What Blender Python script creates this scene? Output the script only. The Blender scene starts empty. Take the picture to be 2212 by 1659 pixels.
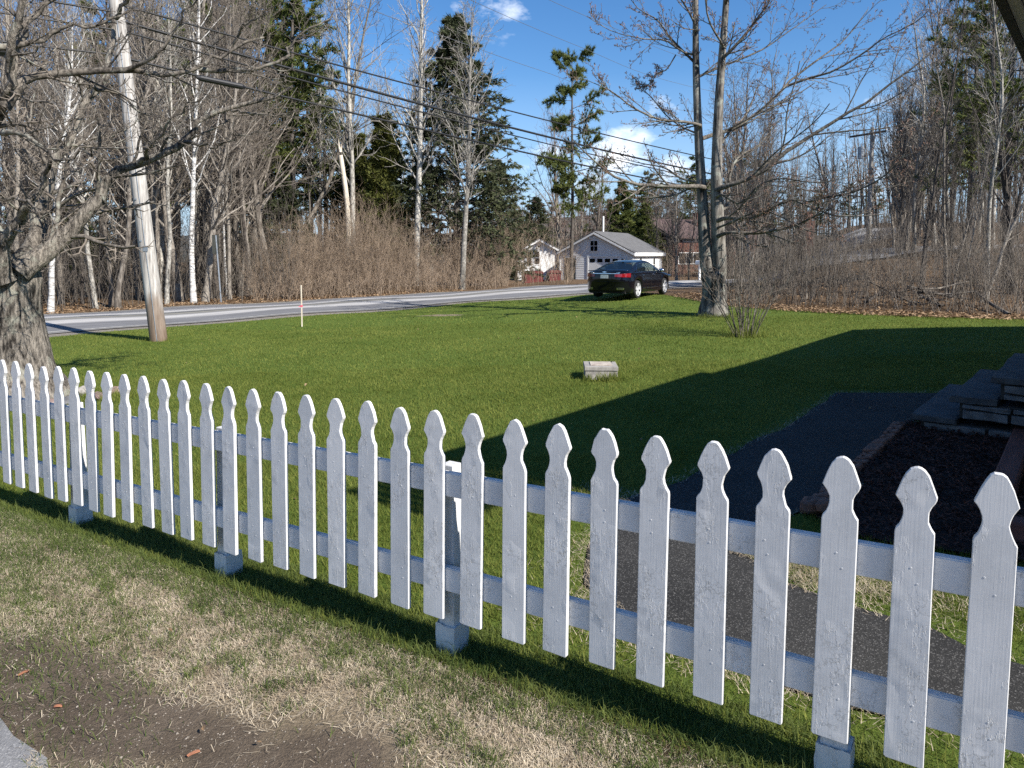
import bpy, bmesh, math, random
import numpy as np
from mathutils import Vector, Matrix
from mathutils.geometry import delaunay_2d_cdt

scene = bpy.context.scene
COL = scene.collection
random.seed(7)

# ------------------------------------------------------------------ camera, world, sun, exposure
CAM_H = 1.73
PITCH = math.radians(4.0)
FPX, CX, HORIZON = 1536.0, 1106.0, 550.0          # focal length and horizon in a 2212 x 1659 frame
PPY = HORIZON + FPX * math.tan(PITCH)
cam_data = bpy.data.cameras.new('camera')
cam_data.sensor_width = 36.0
cam_data.lens = 36.0 * FPX / 2212.0
cam_data.shift_y = -(829.5 - PPY) / 2212.0
cam_data.clip_start = 0.05
cam_data.clip_end = 3000.0
cam = bpy.data.objects.new('camera', cam_data)
cam.location = (0, 0, CAM_H)
cam.rotation_euler = (math.radians(90) - PITCH, 0, 0)
COL.objects.link(cam)
scene.camera = cam

SUN_EL = math.radians(38.0)
SHADOW = np.array([-0.7721, 0.6355])                 # direction in which shadows fall on the ground
SHADOW = SHADOW / np.linalg.norm(SHADOW)
SUN_AZ = math.atan2(-SHADOW[0], -SHADOW[1])

world = bpy.data.worlds.new('World')
scene.world = world
world.use_nodes = True
wn, wl = world.node_tree.nodes, world.node_tree.links
wn.clear()
w_out = wn.new('ShaderNodeOutputWorld')
w_bg = wn.new('ShaderNodeBackground')
w_bg.inputs['Strength'].default_value = 0.088
w_sky = wn.new('ShaderNodeTexSky')
w_sky.sky_type = 'NISHITA'
w_sky.sun_disc = False
w_sky.sun_elevation = SUN_EL
w_sky.sun_rotation = SUN_AZ
w_sky.air_density = 1.0
w_sky.dust_density = 0.05
w_sky.ozone_density = 3.0
w_hsv = wn.new('ShaderNodeHueSaturation')
w_hsv.inputs['Saturation'].default_value = 1.27
w_hsv.inputs['Hue'].default_value = 0.505
wl.new(w_sky.outputs['Color'], w_hsv.inputs['Color'])
# clouds: a few soft fair-weather puffs at set places in the sky, broken up by noise
w_tc = wn.new('ShaderNodeTexCoord')


def wmath(op, a, b=None, clamp=False):
    n = wn.new('ShaderNodeMath')
    n.operation = op
    n.use_clamp = clamp
    for k, v in ((0, a), (1, b)):
        if v is None:
            continue
        if isinstance(v, (int, float)):
            n.inputs[k].default_value = v
        else:
            wl.new(v, n.inputs[k])
    return n.outputs[0]


w_noise = wn.new('ShaderNodeTexNoise')
w_noise.inputs['Scale'].default_value = 16.0
w_noise.inputs['Detail'].default_value = 7.0
w_noise.inputs['Roughness'].default_value = 0.58
w_map = wn.new('ShaderNodeMapping')
w_map.inputs['Scale'].default_value = (1, 1, 1.9)
wl.new(w_tc.outputs['Generated'], w_map.inputs['Vector'])
wl.new(w_map.outputs['Vector'], w_noise.inputs['Vector'])
CLOUDS = [((0.145, 0.975, 0.135), 0.062, 1.0), ((0.195, 0.965, 0.20), 0.05, 0.75), ((0.06, 0.98, 0.135), 0.06, 0.55),
          ((0.22, 0.96, 0.115), 0.05, 0.8), ((0.10, 0.97, 0.10), 0.06, 0.6),
          ((-0.01, 0.94, 0.33), 0.09, 0.5), ((0.0, 0.95, 0.385), 0.09, 0.5), ((0.07, 0.94, 0.40), 0.09, 0.55),
          ((-0.2, 0.97, 0.10), 0.12, 0.6), ((-0.6, 0.79, 0.12), 0.2, 0.7), ((0.5, 0.85, 0.12), 0.2, 0.5),
          ((0.9, -0.3, 0.3), 0.3, 0.6), ((-0.6, -0.7, 0.35), 0.35, 0.7), ((-0.95, 0.1, 0.4), 0.3, 0.6)]
acc = None
for (d, rad, amt) in CLOUDS:
    dn = Vector(d).normalized()
    sub = wn.new('ShaderNodeVectorMath')
    sub.operation = 'DISTANCE'
    sc_ = wn.new('ShaderNodeVectorMath')
    sc_.operation = 'MULTIPLY'
    sc_.inputs[1].default_value = (1, 1, 1.7)
    wl.new(w_tc.outputs['Generated'], sc_.inputs[0])
    wl.new(sc_.outputs['Vector'], sub.inputs[0])
    sub.inputs[1].default_value = (dn.x, dn.y, dn.z * 1.7)
    fall = wmath('MULTIPLY', wmath('SUBTRACT', 1.0, wmath('DIVIDE', sub.outputs['Value'], rad * 1.35), True), amt)
    acc = fall if acc is None else wmath('MAXIMUM', acc, fall)
dens = wmath('MULTIPLY', wmath('SUBTRACT', wmath('ADD', acc, wmath('MULTIPLY', wmath('SUBTRACT', w_noise.outputs['Fac'], 0.5), 2.1)), 0.38), 1.5, True)
dens = wmath('MULTIPLY', dens, wmath('MULTIPLY', acc, 3.0, True))
w_mix = wn.new('ShaderNodeMix')
w_mix.data_type = 'RGBA'
wl.new(dens, w_mix.inputs['Factor'])
# pale blue air low over the horizon, all the way round
w_sep = wn.new('ShaderNodeSeparateXYZ')
wl.new(w_tc.outputs['Generated'], w_sep.inputs[0])
w_hz = wn.new('ShaderNodeMix')
w_hz.data_type = 'RGBA'
wl.new(wmath('MULTIPLY', wmath('SUBTRACT', 1.0, wmath('DIVIDE', wmath('ABSOLUTE', w_sep.outputs[2]), 0.24), True), 0.85), w_hz.inputs['Factor'])
wl.new(w_hsv.outputs['Color'], w_hz.inputs['A'])
w_hz.inputs['B'].default_value = (2.9, 4.3, 6.6, 1)
wl.new(w_hz.outputs['Result'], w_mix.inputs['A'])
w_mix.inputs['B'].default_value = (9.6, 9.9, 10.4, 1)
wl.new(w_mix.outputs['Result'], w_bg.inputs['Color'])
wl.new(w_bg.outputs['Background'], w_out.inputs['Surface'])

sun_data = bpy.data.lights.new('sun', 'SUN')
sun_data.energy = 5.0
sun_data.angle = math.radians(0.53)
sun_data.color = (1.0, 0.945, 0.87)
sun = bpy.data.objects.new('sun', sun_data)
ldir = Vector((SHADOW[0] * math.cos(SUN_EL), SHADOW[1] * math.cos(SUN_EL), -math.sin(SUN_EL)))
sun.rotation_euler = ldir.to_track_quat('-Z', 'Y').to_euler()
COL.objects.link(sun)

scene.view_settings.view_transform = 'Standard'
scene.view_settings.look = 'None'
scene.view_settings.exposure = 0.88
scene.view_settings.gamma = 1.0
scene.view_settings.use_curve_mapping = False
scene.render.engine = 'CYCLES'
scene.cycles.max_bounces = 6
scene.cycles.diffuse_bounces = 3
scene.cycles.transparent_max_bounces = 12
scene.cycles.use_denoising = False

# ------------------------------------------------------------------ terrain and measuring helpers


def sstep(a, b, x):
    t = np.clip((np.asarray(x, float) - a) / (b - a), 0, 1)
    return t * t * (3 - 2 * t)


def gz(x, y):
    x = np.asarray(x, float)
    y = np.asarray(y, float)
    z = 0.30 * np.tanh(x / 10.0)
    z = z - 0.55 * sstep(38, 56, y) * (1 - sstep(14, 22, x)) * sstep(-6, 2, x)
    z = z + np.maximum(0, y - 25 + 0.15 * (x - 14)) * 0.085 * sstep(0.36, 0.5, x / np.maximum(y, 1.0)) * (1 - 0.5 * sstep(60, 120, y))
    z = z + 0.035 * np.sin(x * 0.9 + y * 0.35) * np.sin(y * 0.55 - x * 0.2) * sstep(6, 11, y)
    return z


def g1(x, y):
    return float(gz(x, y))


CP, SP = math.cos(PITCH), math.sin(PITCH)


def ray(px, py):
    u, v = (px - CX) / FPX, (PPY - py) / FPX
    return np.array([u, CP + v * SP, -SP + v * CP])


def at(px, py, y):
    d = ray(px, py)
    return np.array([0, 0, CAM_H]) + d * (y / d[1])


def at_z(px, py, z):
    d = ray(px, py)
    return np.array([0, 0, CAM_H]) + d * ((z - CAM_H) / d[2])


def gp(px, py, up=0.0):
    z = 0.0
    for _ in range(30):
        p = at_z(px, py, z + up)
        z = 0.5 * z + 0.5 * g1(p[0], p[1])
    return p


# ------------------------------------------------------------------ object helpers


def tag(o, label=None, cat=None, group=None, kind=None):
    if label:
        o['label'] = label
    if cat:
        o['category'] = cat
    if group:
        o['group'] = group
    if kind:
        o['kind'] = kind
    return o


def empty(name, loc=(0, 0, 0), rz=0.0, label=None, cat=None, group=None):
    o = bpy.data.objects.new(name, None)
    o.empty_display_size = 0.2
    o.location = loc
    o.rotation_euler = (0, 0, rz)
    COL.objects.link(o)
    return tag(o, label, cat, group)


def link(name, me, parent=None, loc=None):
    o = bpy.data.objects.new(name, me)
    COL.objects.link(o)
    if parent is not None:
        o.parent = parent
    if loc is not None:
        o.location = loc
    return o


def mesh_np(name, V, F, mat, smooth=False, attrs=None, mat_idx=None):
    V = np.asarray(V, np.float32)
    F = np.asarray(F, np.int32)
    me = bpy.data.meshes.new(name)
    me.vertices.add(len(V))
    me.vertices.foreach_set('co', V.ravel())
    n, k = F.shape
    me.loops.add(n * k)
    me.loops.foreach_set('vertex_index', F.ravel())
    me.polygons.add(n)
    me.polygons.foreach_set('loop_start', np.arange(0, n * k, k, dtype=np.int32))
    me.polygons.foreach_set('loop_total', np.full(n, k, np.int32))
    me.polygons.foreach_set('use_smooth', np.full(n, smooth, bool))
    for m in (mat if isinstance(mat, (list, tuple)) else [mat]):
        me.materials.append(m)
    if mat_idx is not None:
        me.polygons.foreach_set('material_index', np.asarray(mat_idx, np.int32))
    if attrs:
        for an, av in attrs.items():
            a = me.attributes.new(an, 'FLOAT', 'POINT')
            a.data.foreach_set('value', np.asarray(av, np.float32))
    me.update(calc_edges=True)
    return me


def bm_mesh(name, bm, mat, smooth=False):
    bmesh.ops.recalc_face_normals(bm, faces=bm.faces)
    me = bpy.data.meshes.new(name)
    bm.to_mesh(me)
    bm.free()
    for m in (mat if isinstance(mat, (list, tuple)) else [mat]):
        me.materials.append(m)
    if smooth:
        me.polygons.foreach_set('use_smooth', np.ones(len(me.polygons), bool))
    return me


def add_box(bm, c, s, rz=0.0, bev=0.0, rot=None):
    M = Matrix.Translation(c) @ (rot if rot is not None else Matrix.Rotation(rz, 4, 'Z')) @ Matrix.Diagonal((s[0], s[1], s[2], 1))
    r = bmesh.ops.create_cube(bm, size=1.0, matrix=M)
    if bev > 0:
        ed = list({e for v in r['verts'] for e in v.link_edges})
        bmesh.ops.bevel(bm, geom=ed, offset=bev, segments=1, affect='EDGES')


def box_obj(name, c, s, mat, parent=None, rz=0.0, bev=0.0):
    bm = bmesh.new()
    add_box(bm, c, s, rz, bev)
    return link(name, bm_mesh(name, bm, mat), parent)


def prism(bm, pts, d0, d1, M=None):
    """closed outline pts (a, b) -> solid between depths; M maps (a, depth, b) to space"""
    v0 = [bm.verts.new((p[0], d0, p[1])) for p in pts]
    v1 = [bm.verts.new((p[0], d1, p[1])) for p in pts]
    bm.faces.new(v0)
    bm.faces.new(v1[::-1])
    n = len(pts)
    for i in range(n):
        bm.faces.new((v0[i], v0[(i + 1) % n], v1[(i + 1) % n], v1[i]))
    if M is not None:
        bmesh.ops.transform(bm, matrix=M, verts=v0 + v1)


def tubes(P, R, S, cap=False):
    """P (B,N,3) centre lines, R (B,N) radii -> vertices, quads"""
    P = np.asarray(P, float)
    R = np.asarray(R, float)
    B, N, _ = P.shape
    T = np.gradient(P, axis=1)
    T /= np.linalg.norm(T, axis=2, keepdims=True) + 1e-9
    m = np.abs(T.mean(axis=1))
    ref = np.eye(3)[np.argmin(m, axis=1)][:, None, :]
    U = np.cross(T, ref)
    U /= np.linalg.norm(U, axis=2, keepdims=True) + 1e-9
    W = np.cross(T, U)
    a = np.arange(S) * 2 * math.pi / S
    V = P[:, :, None, :] + R[:, :, None, None] * (np.cos(a)[None, None, :, None] * U[:, :, None, :] + np.sin(a)[None, None, :, None] * W[:, :, None, :])
    b, n, s = np.meshgrid(np.arange(B), np.arange(N - 1), np.arange(S), indexing='ij')
    s2 = (s + 1) % S
    idx = lambda nn, ss: (b * N + nn) * S + ss
    F = np.stack([idx(n, s), idx(n, s2), idx(n + 1, s2), idx(n + 1, s)], -1).reshape(-1, 4)
    return V.reshape(-1, 3), F


def join(parts):
    Vs, Fs, o = [], [], 0
    for V, F in parts:
        Vs.append(V)
        Fs.append(F + o)
        o += len(V)
    return np.concatenate(Vs), np.concatenate(Fs)


def resample(pts, n):
    """smooth curve through points"""
    p = np.asarray(pts, float)
    if len(p) == 2:
        t = np.linspace(0, 1, n)[:, None]
        return p[0] * (1 - t) + p[1] * t
    q = np.vstack([2 * p[0] - p[1], p, 2 * p[-1] - p[-2]])
    out = []
    m = len(p) - 1
    for t in np.linspace(0, m - 1e-6, n):
        i = int(t)
        f = t - i
        a, b, c, d = q[i], q[i + 1], q[i + 2], q[i + 3]
        out.append(0.5 * ((2 * b) + (-a + c) * f + (2 * a - 5 * b + 4 * c - d) * f * f + (-a + 3 * b - 3 * c + d) * f ** 3))
    return np.array(out)


def norm(v):
    return v / (np.linalg.norm(v, axis=-1, keepdims=True) + 1e-9)


def walk(rng, start, D, L, n, wob, up=0.0):
    """batch of wandering lines: start (B,3), unit direction D (B,3), length L (B,)"""
    B = len(start)
    P = np.zeros((B, n, 3))
    P[:, 0] = start
    d = D.copy()
    for k in range(1, n):
        d = norm(d + rng.normal(0, wob, (B, 3)) + np.array([0, 0, up]))
        P[:, k] = P[:, k - 1] + d * (L / (n - 1))[:, None]
    return P


def branch(rng, P, R, K, ang, lenf, n, rf, t0=0.15, t1=0.98, up=0.0, wob=0.15, rmin=0.003, tipf=0.35, shrink=0.55, flat=0.0, lmin=0.0, lmax=99, pw=1.0):
    B, N, _ = P.shape
    t = t0 + (t1 - t0) * (np.arange(K)[None, :] + rng.random((B, K))) / K
    f = t * (N - 1)
    i = np.clip(f.astype(int), 0, N - 2)
    w = (f - i)[..., None]
    bi = np.arange(B)[:, None]
    S = P[bi, i] * (1 - w) + P[bi, i + 1] * w
    T = norm(P[bi, i + 1] - P[bi, i])
    r = R[bi, i] * (1 - w[..., 0]) + R[bi, i + 1] * w[..., 0]
    PL = np.linalg.norm(np.diff(P, axis=1), axis=2).sum(1)[:, None]
    L = np.clip(lenf * PL * (1 - shrink * t ** pw) * (0.55 + 0.8 * rng.random((B, K))), lmin, lmax)
    ref = np.where(np.abs(T[..., 2:3]) > 0.9, np.array([1., 0, 0]), np.array([0, 0, 1.]))
    U = norm(np.cross(T, ref))
    W = np.cross(T, U)
    az = (np.arange(K)[None, :] * 2.399 + rng.random((B, 1)) * 6.28 + rng.normal(0, 0.5, (B, K)))[..., None]
    side = np.cos(az) * U + np.sin(az) * W * (1 - flat)
    side = norm(side)
    a = (ang * (0.75 + 0.5 * rng.random((B, K))))[..., None]
    D = norm(np.cos(a) * T + np.sin(a) * side)
    C = walk(rng, S.reshape(-1, 3), D.reshape(-1, 3), L.reshape(-1), n, wob, up)
    r0 = np.maximum(r.reshape(-1) * rf, rmin)
    R2 = r0[:, None] * np.linspace(1, tipf, n)[None, :]
    return C, R2


def keep(rng, P, R, frac):
    m = rng.random(len(P)) < frac
    return P[m], R[m]

# ------------------------------------------------------------------ materials


def new_mat(name):
    m = bpy.data.materials.new(name)
    m.use_nodes = True
    nt = m.node_tree
    b = nt.nodes['Principled BSDF']
    return m, nt.nodes, nt.links, b


def rgba(c):
    return (c[0], c[1], c[2], 1.0)


def ramp(nodes, stops):
    r = nodes.new('ShaderNodeValToRGB')
    e = r.color_ramp.elements
    while len(e) < len(stops):
        e.new(0.5)
    for k, (p, c) in enumerate(stops):
        e[k].position = p
        e[k].color = rgba(c)
    return r


def noise(nodes, links, vec, scale, detail=4, rough=0.55):
    n = nodes.new('ShaderNodeTexNoise')
    n.inputs['Scale'].default_value = scale
    n.inputs['Detail'].default_value = detail
    n.inputs['Roughness'].default_value = rough
    if vec is not None:
        links.new(vec, n.inputs['Vector'])
    return n


def mapping(nodes, links, src, scale):
    m = nodes.new('ShaderNodeMapping')
    m.inputs['Scale'].default_value = scale
    links.new(src, m.inputs['Vector'])
    return m.outputs['Vector']


def mixc(nodes, links, fac, a, b):
    m = nodes.new('ShaderNodeMix')
    m.data_type = 'RGBA'
    for key, v in (('Factor', fac), ('A', a), ('B', b)):
        if isinstance(v, (int, float)):
            m.inputs[key].default_value = v
        elif isinstance(v, tuple):
            m.inputs[key].default_value = rgba(v)
        else:
            links.new(v, m.inputs[key])
    return m.outputs['Result']


def mathn(nodes, links, op, a, b=None, clamp=False):
    n = nodes.new('ShaderNodeMath')
    n.operation = op
    n.use_clamp = clamp
    for k, v in ((0, a), (1, b)):
        if v is None:
            continue
        if isinstance(v, (int, float)):
            n.inputs[k].default_value = v
        else:
            links.new(v, n.inputs[k])
    return n.outputs[0]


def bump(nodes, links, height, strength, dist, bsdf, prev=None):
    b = nodes.new('ShaderNodeBump')
    b.inputs['Strength'].default_value = strength
    b.inputs['Distance'].default_value = dist
    links.new(height, b.inputs['Height'])
    if prev is not None:
        links.new(prev, b.inputs['Normal'])
    links.new(b.outputs['Normal'], bsdf.inputs['Normal'])
    return b.outputs['Normal']


def simple(name, col, rough=0.7, col2=None, scale=8.0, bmp=0.0, bdist=0.01, stretch=(1, 1, 1), metallic=0.0, spec=0.5, coat=0.0):
    m, N, L, b = new_mat(name)
    b.inputs['Roughness'].default_value = rough
    b.inputs['Metallic'].default_value = metallic
    b.inputs['Specular IOR Level'].default_value = spec
    b.inputs['Coat Weight'].default_value = coat
    tc = N.new('ShaderNodeTexCoord')
    vec = mapping(N, L, tc.outputs['Object'], stretch)
    nz = noise(N, L, vec, scale, 5, 0.6)
    c2 = col2 if col2 else tuple(v * 0.75 for v in col)
    r = ramp(N, [(0.35, c2), (0.65, col)])
    L.new(nz.outputs['Fac'], r.inputs['Fac'])
    L.new(r.outputs['Color'], b.inputs['Base Color'])
    if bmp:
        bump(N, L, nz.outputs['Fac'], bmp, bdist, b)
    return m


def foliage(name, ca, cb, trans=0.25, big=(0.3, 0.7), scale=0.6, rough=0.75, tcol=None):
    """leaf / blade material: per-blade random and a broad drift in colour"""
    m, N, L, b = new_mat(name)
    geo = N.new('ShaderNodeNewGeometry')
    at_ = N.new('ShaderNodeAttribute')
    at_.attribute_name = 'rnd'
    nz = noise(N, L, geo.outputs['Position'], scale, 3)
    nz2 = noise(N, L, geo.outputs['Position'], scale * 5.5, 3)
    f = mathn(N, L, 'ADD', mathn(N, L, 'MULTIPLY', at_.outputs['Fac'], 0.5), mathn(N, L, 'MULTIPLY', mathn(N, L, 'SUBTRACT', nz.outputs['Fac'], 0.3), 1.1))
    f = mathn(N, L, 'ADD', f, mathn(N, L, 'MULTIPLY', mathn(N, L, 'SUBTRACT', nz2.outputs['Fac'], 0.5), 0.7), True)
    r = ramp(N, [(0.12, ca), (0.85, cb)])
    L.new(f, r.inputs['Fac'])
    b.inputs['Roughness'].default_value = rough
    b.inputs['Specular IOR Level'].default_value = 0.25
    L.new(r.outputs['Color'], b.inputs['Base Color'])
    tr = N.new('ShaderNodeBsdfTranslucent')
    L.new(r.outputs['Color'], tr.inputs['Color'])
    mx = N.new('ShaderNodeMixShader')
    mx.inputs['Fac'].default_value = trans
    L.new(b.outputs['BSDF'], mx.inputs[1])
    L.new(tr.outputs['BSDF'], mx.inputs[2])
    L.new(mx.outputs['Shader'], N['Material Output'].inputs['Surface'])
    return m


def bark(name, ca, cb, scale=14.0, bmp=0.8, bdist=0.02, stretch=(1, 1, 0.22), rnd=True, lich=None):
    m, N, L, b = new_mat(name)
    tc = N.new('ShaderNodeTexCoord')
    oi = N.new('ShaderNodeObjectInfo')
    vec = mapping(N, L, tc.outputs['Object'], stretch)
    nz = noise(N, L, vec, scale, 6, 0.65)
    nb = noise(N, L, tc.outputs['Object'], 1.3, 3)
    r = ramp(N, [(0.36, ca), (0.64, cb)])
    f = mathn(N, L, 'ADD', nz.outputs['Fac'], mathn(N, L, 'MULTIPLY', mathn(N, L, 'SUBTRACT', nb.outputs['Fac'], 0.5), 0.5))
    if rnd:
        f = mathn(N, L, 'ADD', f, mathn(N, L, 'MULTIPLY', mathn(N, L, 'SUBTRACT', oi.outputs['Random'], 0.5), 0.28))
    L.new(f, r.inputs['Fac'])
    c = r.outputs['Color']
    if lich:
        nl = noise(N, L, tc.outputs['Object'], 5.0, 5, 0.7)
        rl = ramp(N, [(0.55, (0, 0, 0)), (0.66, (1, 1, 1))])
        L.new(nl.outputs['Fac'], rl.inputs['Fac'])
        c = mixc(N, L, mathn(N, L, 'MULTIPLY', rl.outputs['Color'], 0.6), c, lich)
    L.new(c, b.inputs['Base Color'])
    b.inputs['Roughness'].default_value = 0.9
    b.inputs['Specular IOR Level'].default_value = 0.15
    bump(N, L, nz.outputs['Fac'], bmp, bdist, b)
    return m


def mat_white_paint():
    m, N, L, b = new_mat('white_paint')
    tc = N.new('ShaderNodeTexCoord')
    oi = N.new('ShaderNodeObjectInfo')
    off = N.new('ShaderNodeVectorMath')
    off.operation = 'ADD'
    sc_ = N.new('ShaderNodeVectorMath')
    sc_.operation = 'SCALE'
    sc_.inputs[0].default_value = (37.0, 11.0, 53.0)
    L.new(oi.outputs['Random'], sc_.inputs['Scale'])
    L.new(tc.outputs['Object'], off.inputs[0])
    L.new(sc_.outputs['Vector'], off.inputs[1])
    grain = noise(N, L, mapping(N, L, off.outputs['Vector'], (1, 1, 0.035)), 170.0, 4, 0.6)
    wav = N.new('ShaderNodeTexWave')
    wav.inputs['Scale'].default_value = 34.0
    wav.inputs['Distortion'].default_value = 5.0
    wav.inputs['Detail'].default_value = 2.0
    L.new(mapping(N, L, off.outputs['Vector'], (1, 1, 0.07)), wav.inputs['Vector'])
    # raised edges of old flaking coats
    fl = noise(N, L, mapping(N, L, off.outputs['Vector'], (1, 1, 0.3)), 13.0, 6, 0.7)
    rf = ramp(N, [(0.50, (0, 0, 0)), (0.515, (1, 1, 1))])
    L.new(fl.outputs['Fac'], rf.inputs['Fac'])
    fl2 = noise(N, L, off.outputs['Vector'], 5.0, 2)
    rsel = ramp(N, [(0.45, (0, 0, 0)), (0.6, (1, 1, 1))])
    L.new(fl2.outputs['Fac'], rsel.inputs['Fac'])
    h = mathn(N, L, 'ADD', mathn(N, L, 'MULTIPLY', grain.outputs['Fac'], 0.35), mathn(N, L, 'MULTIPLY', wav.outputs['Fac'], 0.03))
    h = mathn(N, L, 'ADD', h, mathn(N, L, 'MULTIPLY', mathn(N, L, 'MULTIPLY', rf.outputs['Color'], rsel.outputs['Color']), 2.0))
    bump(N, L, h, 0.55, 0.0016, b)
    # thin cracks with grime, and a little dirt
    crk = N.new('ShaderNodeTexVoronoi')
    crk.feature = 'DISTANCE_TO_EDGE'
    crk.inputs['Scale'].default_value = 9.0
    wv = mixc(N, L, 0.12, mapping(N, L, off.outputs['Vector'], (1, 1, 0.28)), noise(N, L, off.outputs['Vector'], 30.0, 3).outputs['Color'])
    L.new(wv, crk.inputs['Vector'])
    rc = ramp(N, [(0.0, (1, 1, 1)), (0.03, (0, 0, 0))])
    L.new(crk.outputs['Distance'], rc.inputs['Fac'])
    cf = mathn(N, L, 'MULTIPLY', mathn(N, L, 'MULTIPLY', rc.outputs['Color'], rsel.outputs['Color']), 0.8)
    dn = noise(N, L, off.outputs['Vector'], 6.0, 6, 0.7)
    rd = ramp(N, [(0.3, (0.49, 0.495, 0.495)), (0.6, (0.61, 0.61, 0.605))])
    L.new(dn.outputs['Fac'], rd.inputs['Fac'])
    c = mixc(N, L, cf, rd.outputs['Color'], (0.33, 0.33, 0.32))
    L.new(c, b.inputs['Base Color'])
    b.inputs['Roughness'].default_value = 0.5
    b.inputs['Specular IOR Level'].default_value = 0.35
    return m


def mat_asphalt(name, ca, cb, scale=60.0, speck=0.25):
    m, N, L, b = new_mat(name)
    geo = N.new('ShaderNodeNewGeometry')
    big = noise(N, L, geo.outputs['Position'], 1.1, 5, 0.65)
    fine = N.new('ShaderNodeTexVoronoi')
    fine.inputs['Scale'].default_value = scale
    L.new(geo.outputs['Position'], fine.inputs['Vector'])
    r = ramp(N, [(0.3, ca), (0.7, cb)])
    L.new(big.outputs['Fac'], r.inputs['Fac'])
    rs = ramp(N, [(0.82, (0, 0, 0)), (0.93, (1, 1, 1))])
    sep = N.new('ShaderNodeSeparateColor')
    L.new(fine.outputs['Color'], sep.inputs['Color'])
    L.new(sep.outputs[0], rs.inputs['Fac'])
    c = mixc(N, L, mathn(N, L, 'MULTIPLY', rs.outputs['Color'], speck), r.outputs['Color'], (0.42, 0.41, 0.39))
    rk = ramp(N, [(0.0, (1, 1, 1)), (0.35, (0, 0, 0))])
    L.new(sep.outputs[1], rk.inputs['Fac'])
    c = mixc(N, L, mathn(N, L, 'MULTIPLY', rk.outputs['Color'], 0.55), c, tuple(v * 0.45 for v in ca))
    L.new(c, b.inputs['Base Color'])
    b.inputs['Roughness'].default_value = 0.9
    b.inputs['Specular IOR Level'].default_value = 0.2
    bump(N, L, fine.outputs['Distance'], 0.6, 0.003, b)
    return m


def mat_road():
    m, N, L, b = new_mat('worn_road')
    au = N.new('ShaderNodeAttribute')
    au.attribute_name = 'across'
    av = N.new('ShaderNodeAttribute')
    av.attribute_name = 'along'
    cmb = N.new('ShaderNodeCombineXYZ')
    L.new(mathn(N, L, 'MULTIPLY', au.outputs['Fac'], 6.8), cmb.inputs[0])
    L.new(mathn(N, L, 'MULTIPLY', av.outputs['Fac'], 0.14), cmb.inputs[1])
    streak = noise(N, L, cmb.outputs['Vector'], 2.6, 6, 0.7)
    u = mathn(N, L, 'ADD', au.outputs['Fac'], mathn(N, L, 'MULTIPLY', mathn(N, L, 'SUBTRACT', streak.outputs['Fac'], 0.5), 0.06))
    g, lt, dk = (0.155, 0.155, 0.16), (0.40, 0.39, 0.375), (0.10, 0.10, 0.10)
    r = ramp(N, [(0.0, (0.2, 0.19, 0.175)), (0.05, g), (0.26, g), (0.31, lt), (0.40, lt), (0.44, (0.27, 0.265, 0.255)), (0.485, dk), (0.51, (0.25, 0.24, 0.2)), (0.55, dk),
                 (0.6, (0.29, 0.285, 0.27)), (0.65, lt), (0.72, (0.36, 0.35, 0.34)), (0.77, g), (0.94, g), (1.0, (0.22, 0.20, 0.17))])
    L.new(u, r.inputs['Fac'])
    geo = N.new('ShaderNodeNewGeometry')
    fine = noise(N, L, geo.outputs['Position'], 22.0, 4, 0.7)
    st = ramp(N, [(0.3, (0.68, 0.68, 0.68)), (0.62, (1.18, 1.18, 1.18))])
    L.new(mathn(N, L, 'ADD', mathn(N, L, 'MULTIPLY', streak.outputs['Fac'], 0.75), mathn(N, L, 'MULTIPLY', fine.outputs['Fac'], 0.25)), st.inputs['Fac'])
    mu = N.new('ShaderNodeMix')
    mu.data_type = 'RGBA'
    mu.blend_type = 'MULTIPLY'
    mu.inputs['Factor'].default_value = 1.0
    L.new(r.outputs['Color'], mu.inputs['A'])
    L.new(st.outputs['Color'], mu.inputs['B'])
    L.new(mu.outputs['Result'], b.inputs['Base Color'])
    b.inputs['Roughness'].default_value = 0.85
    b.inputs['Specular IOR Level'].default_value = 0.25
    bump(N, L, fine.outputs['Fac'], 0.4, 0.01, b)
    return m


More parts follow.
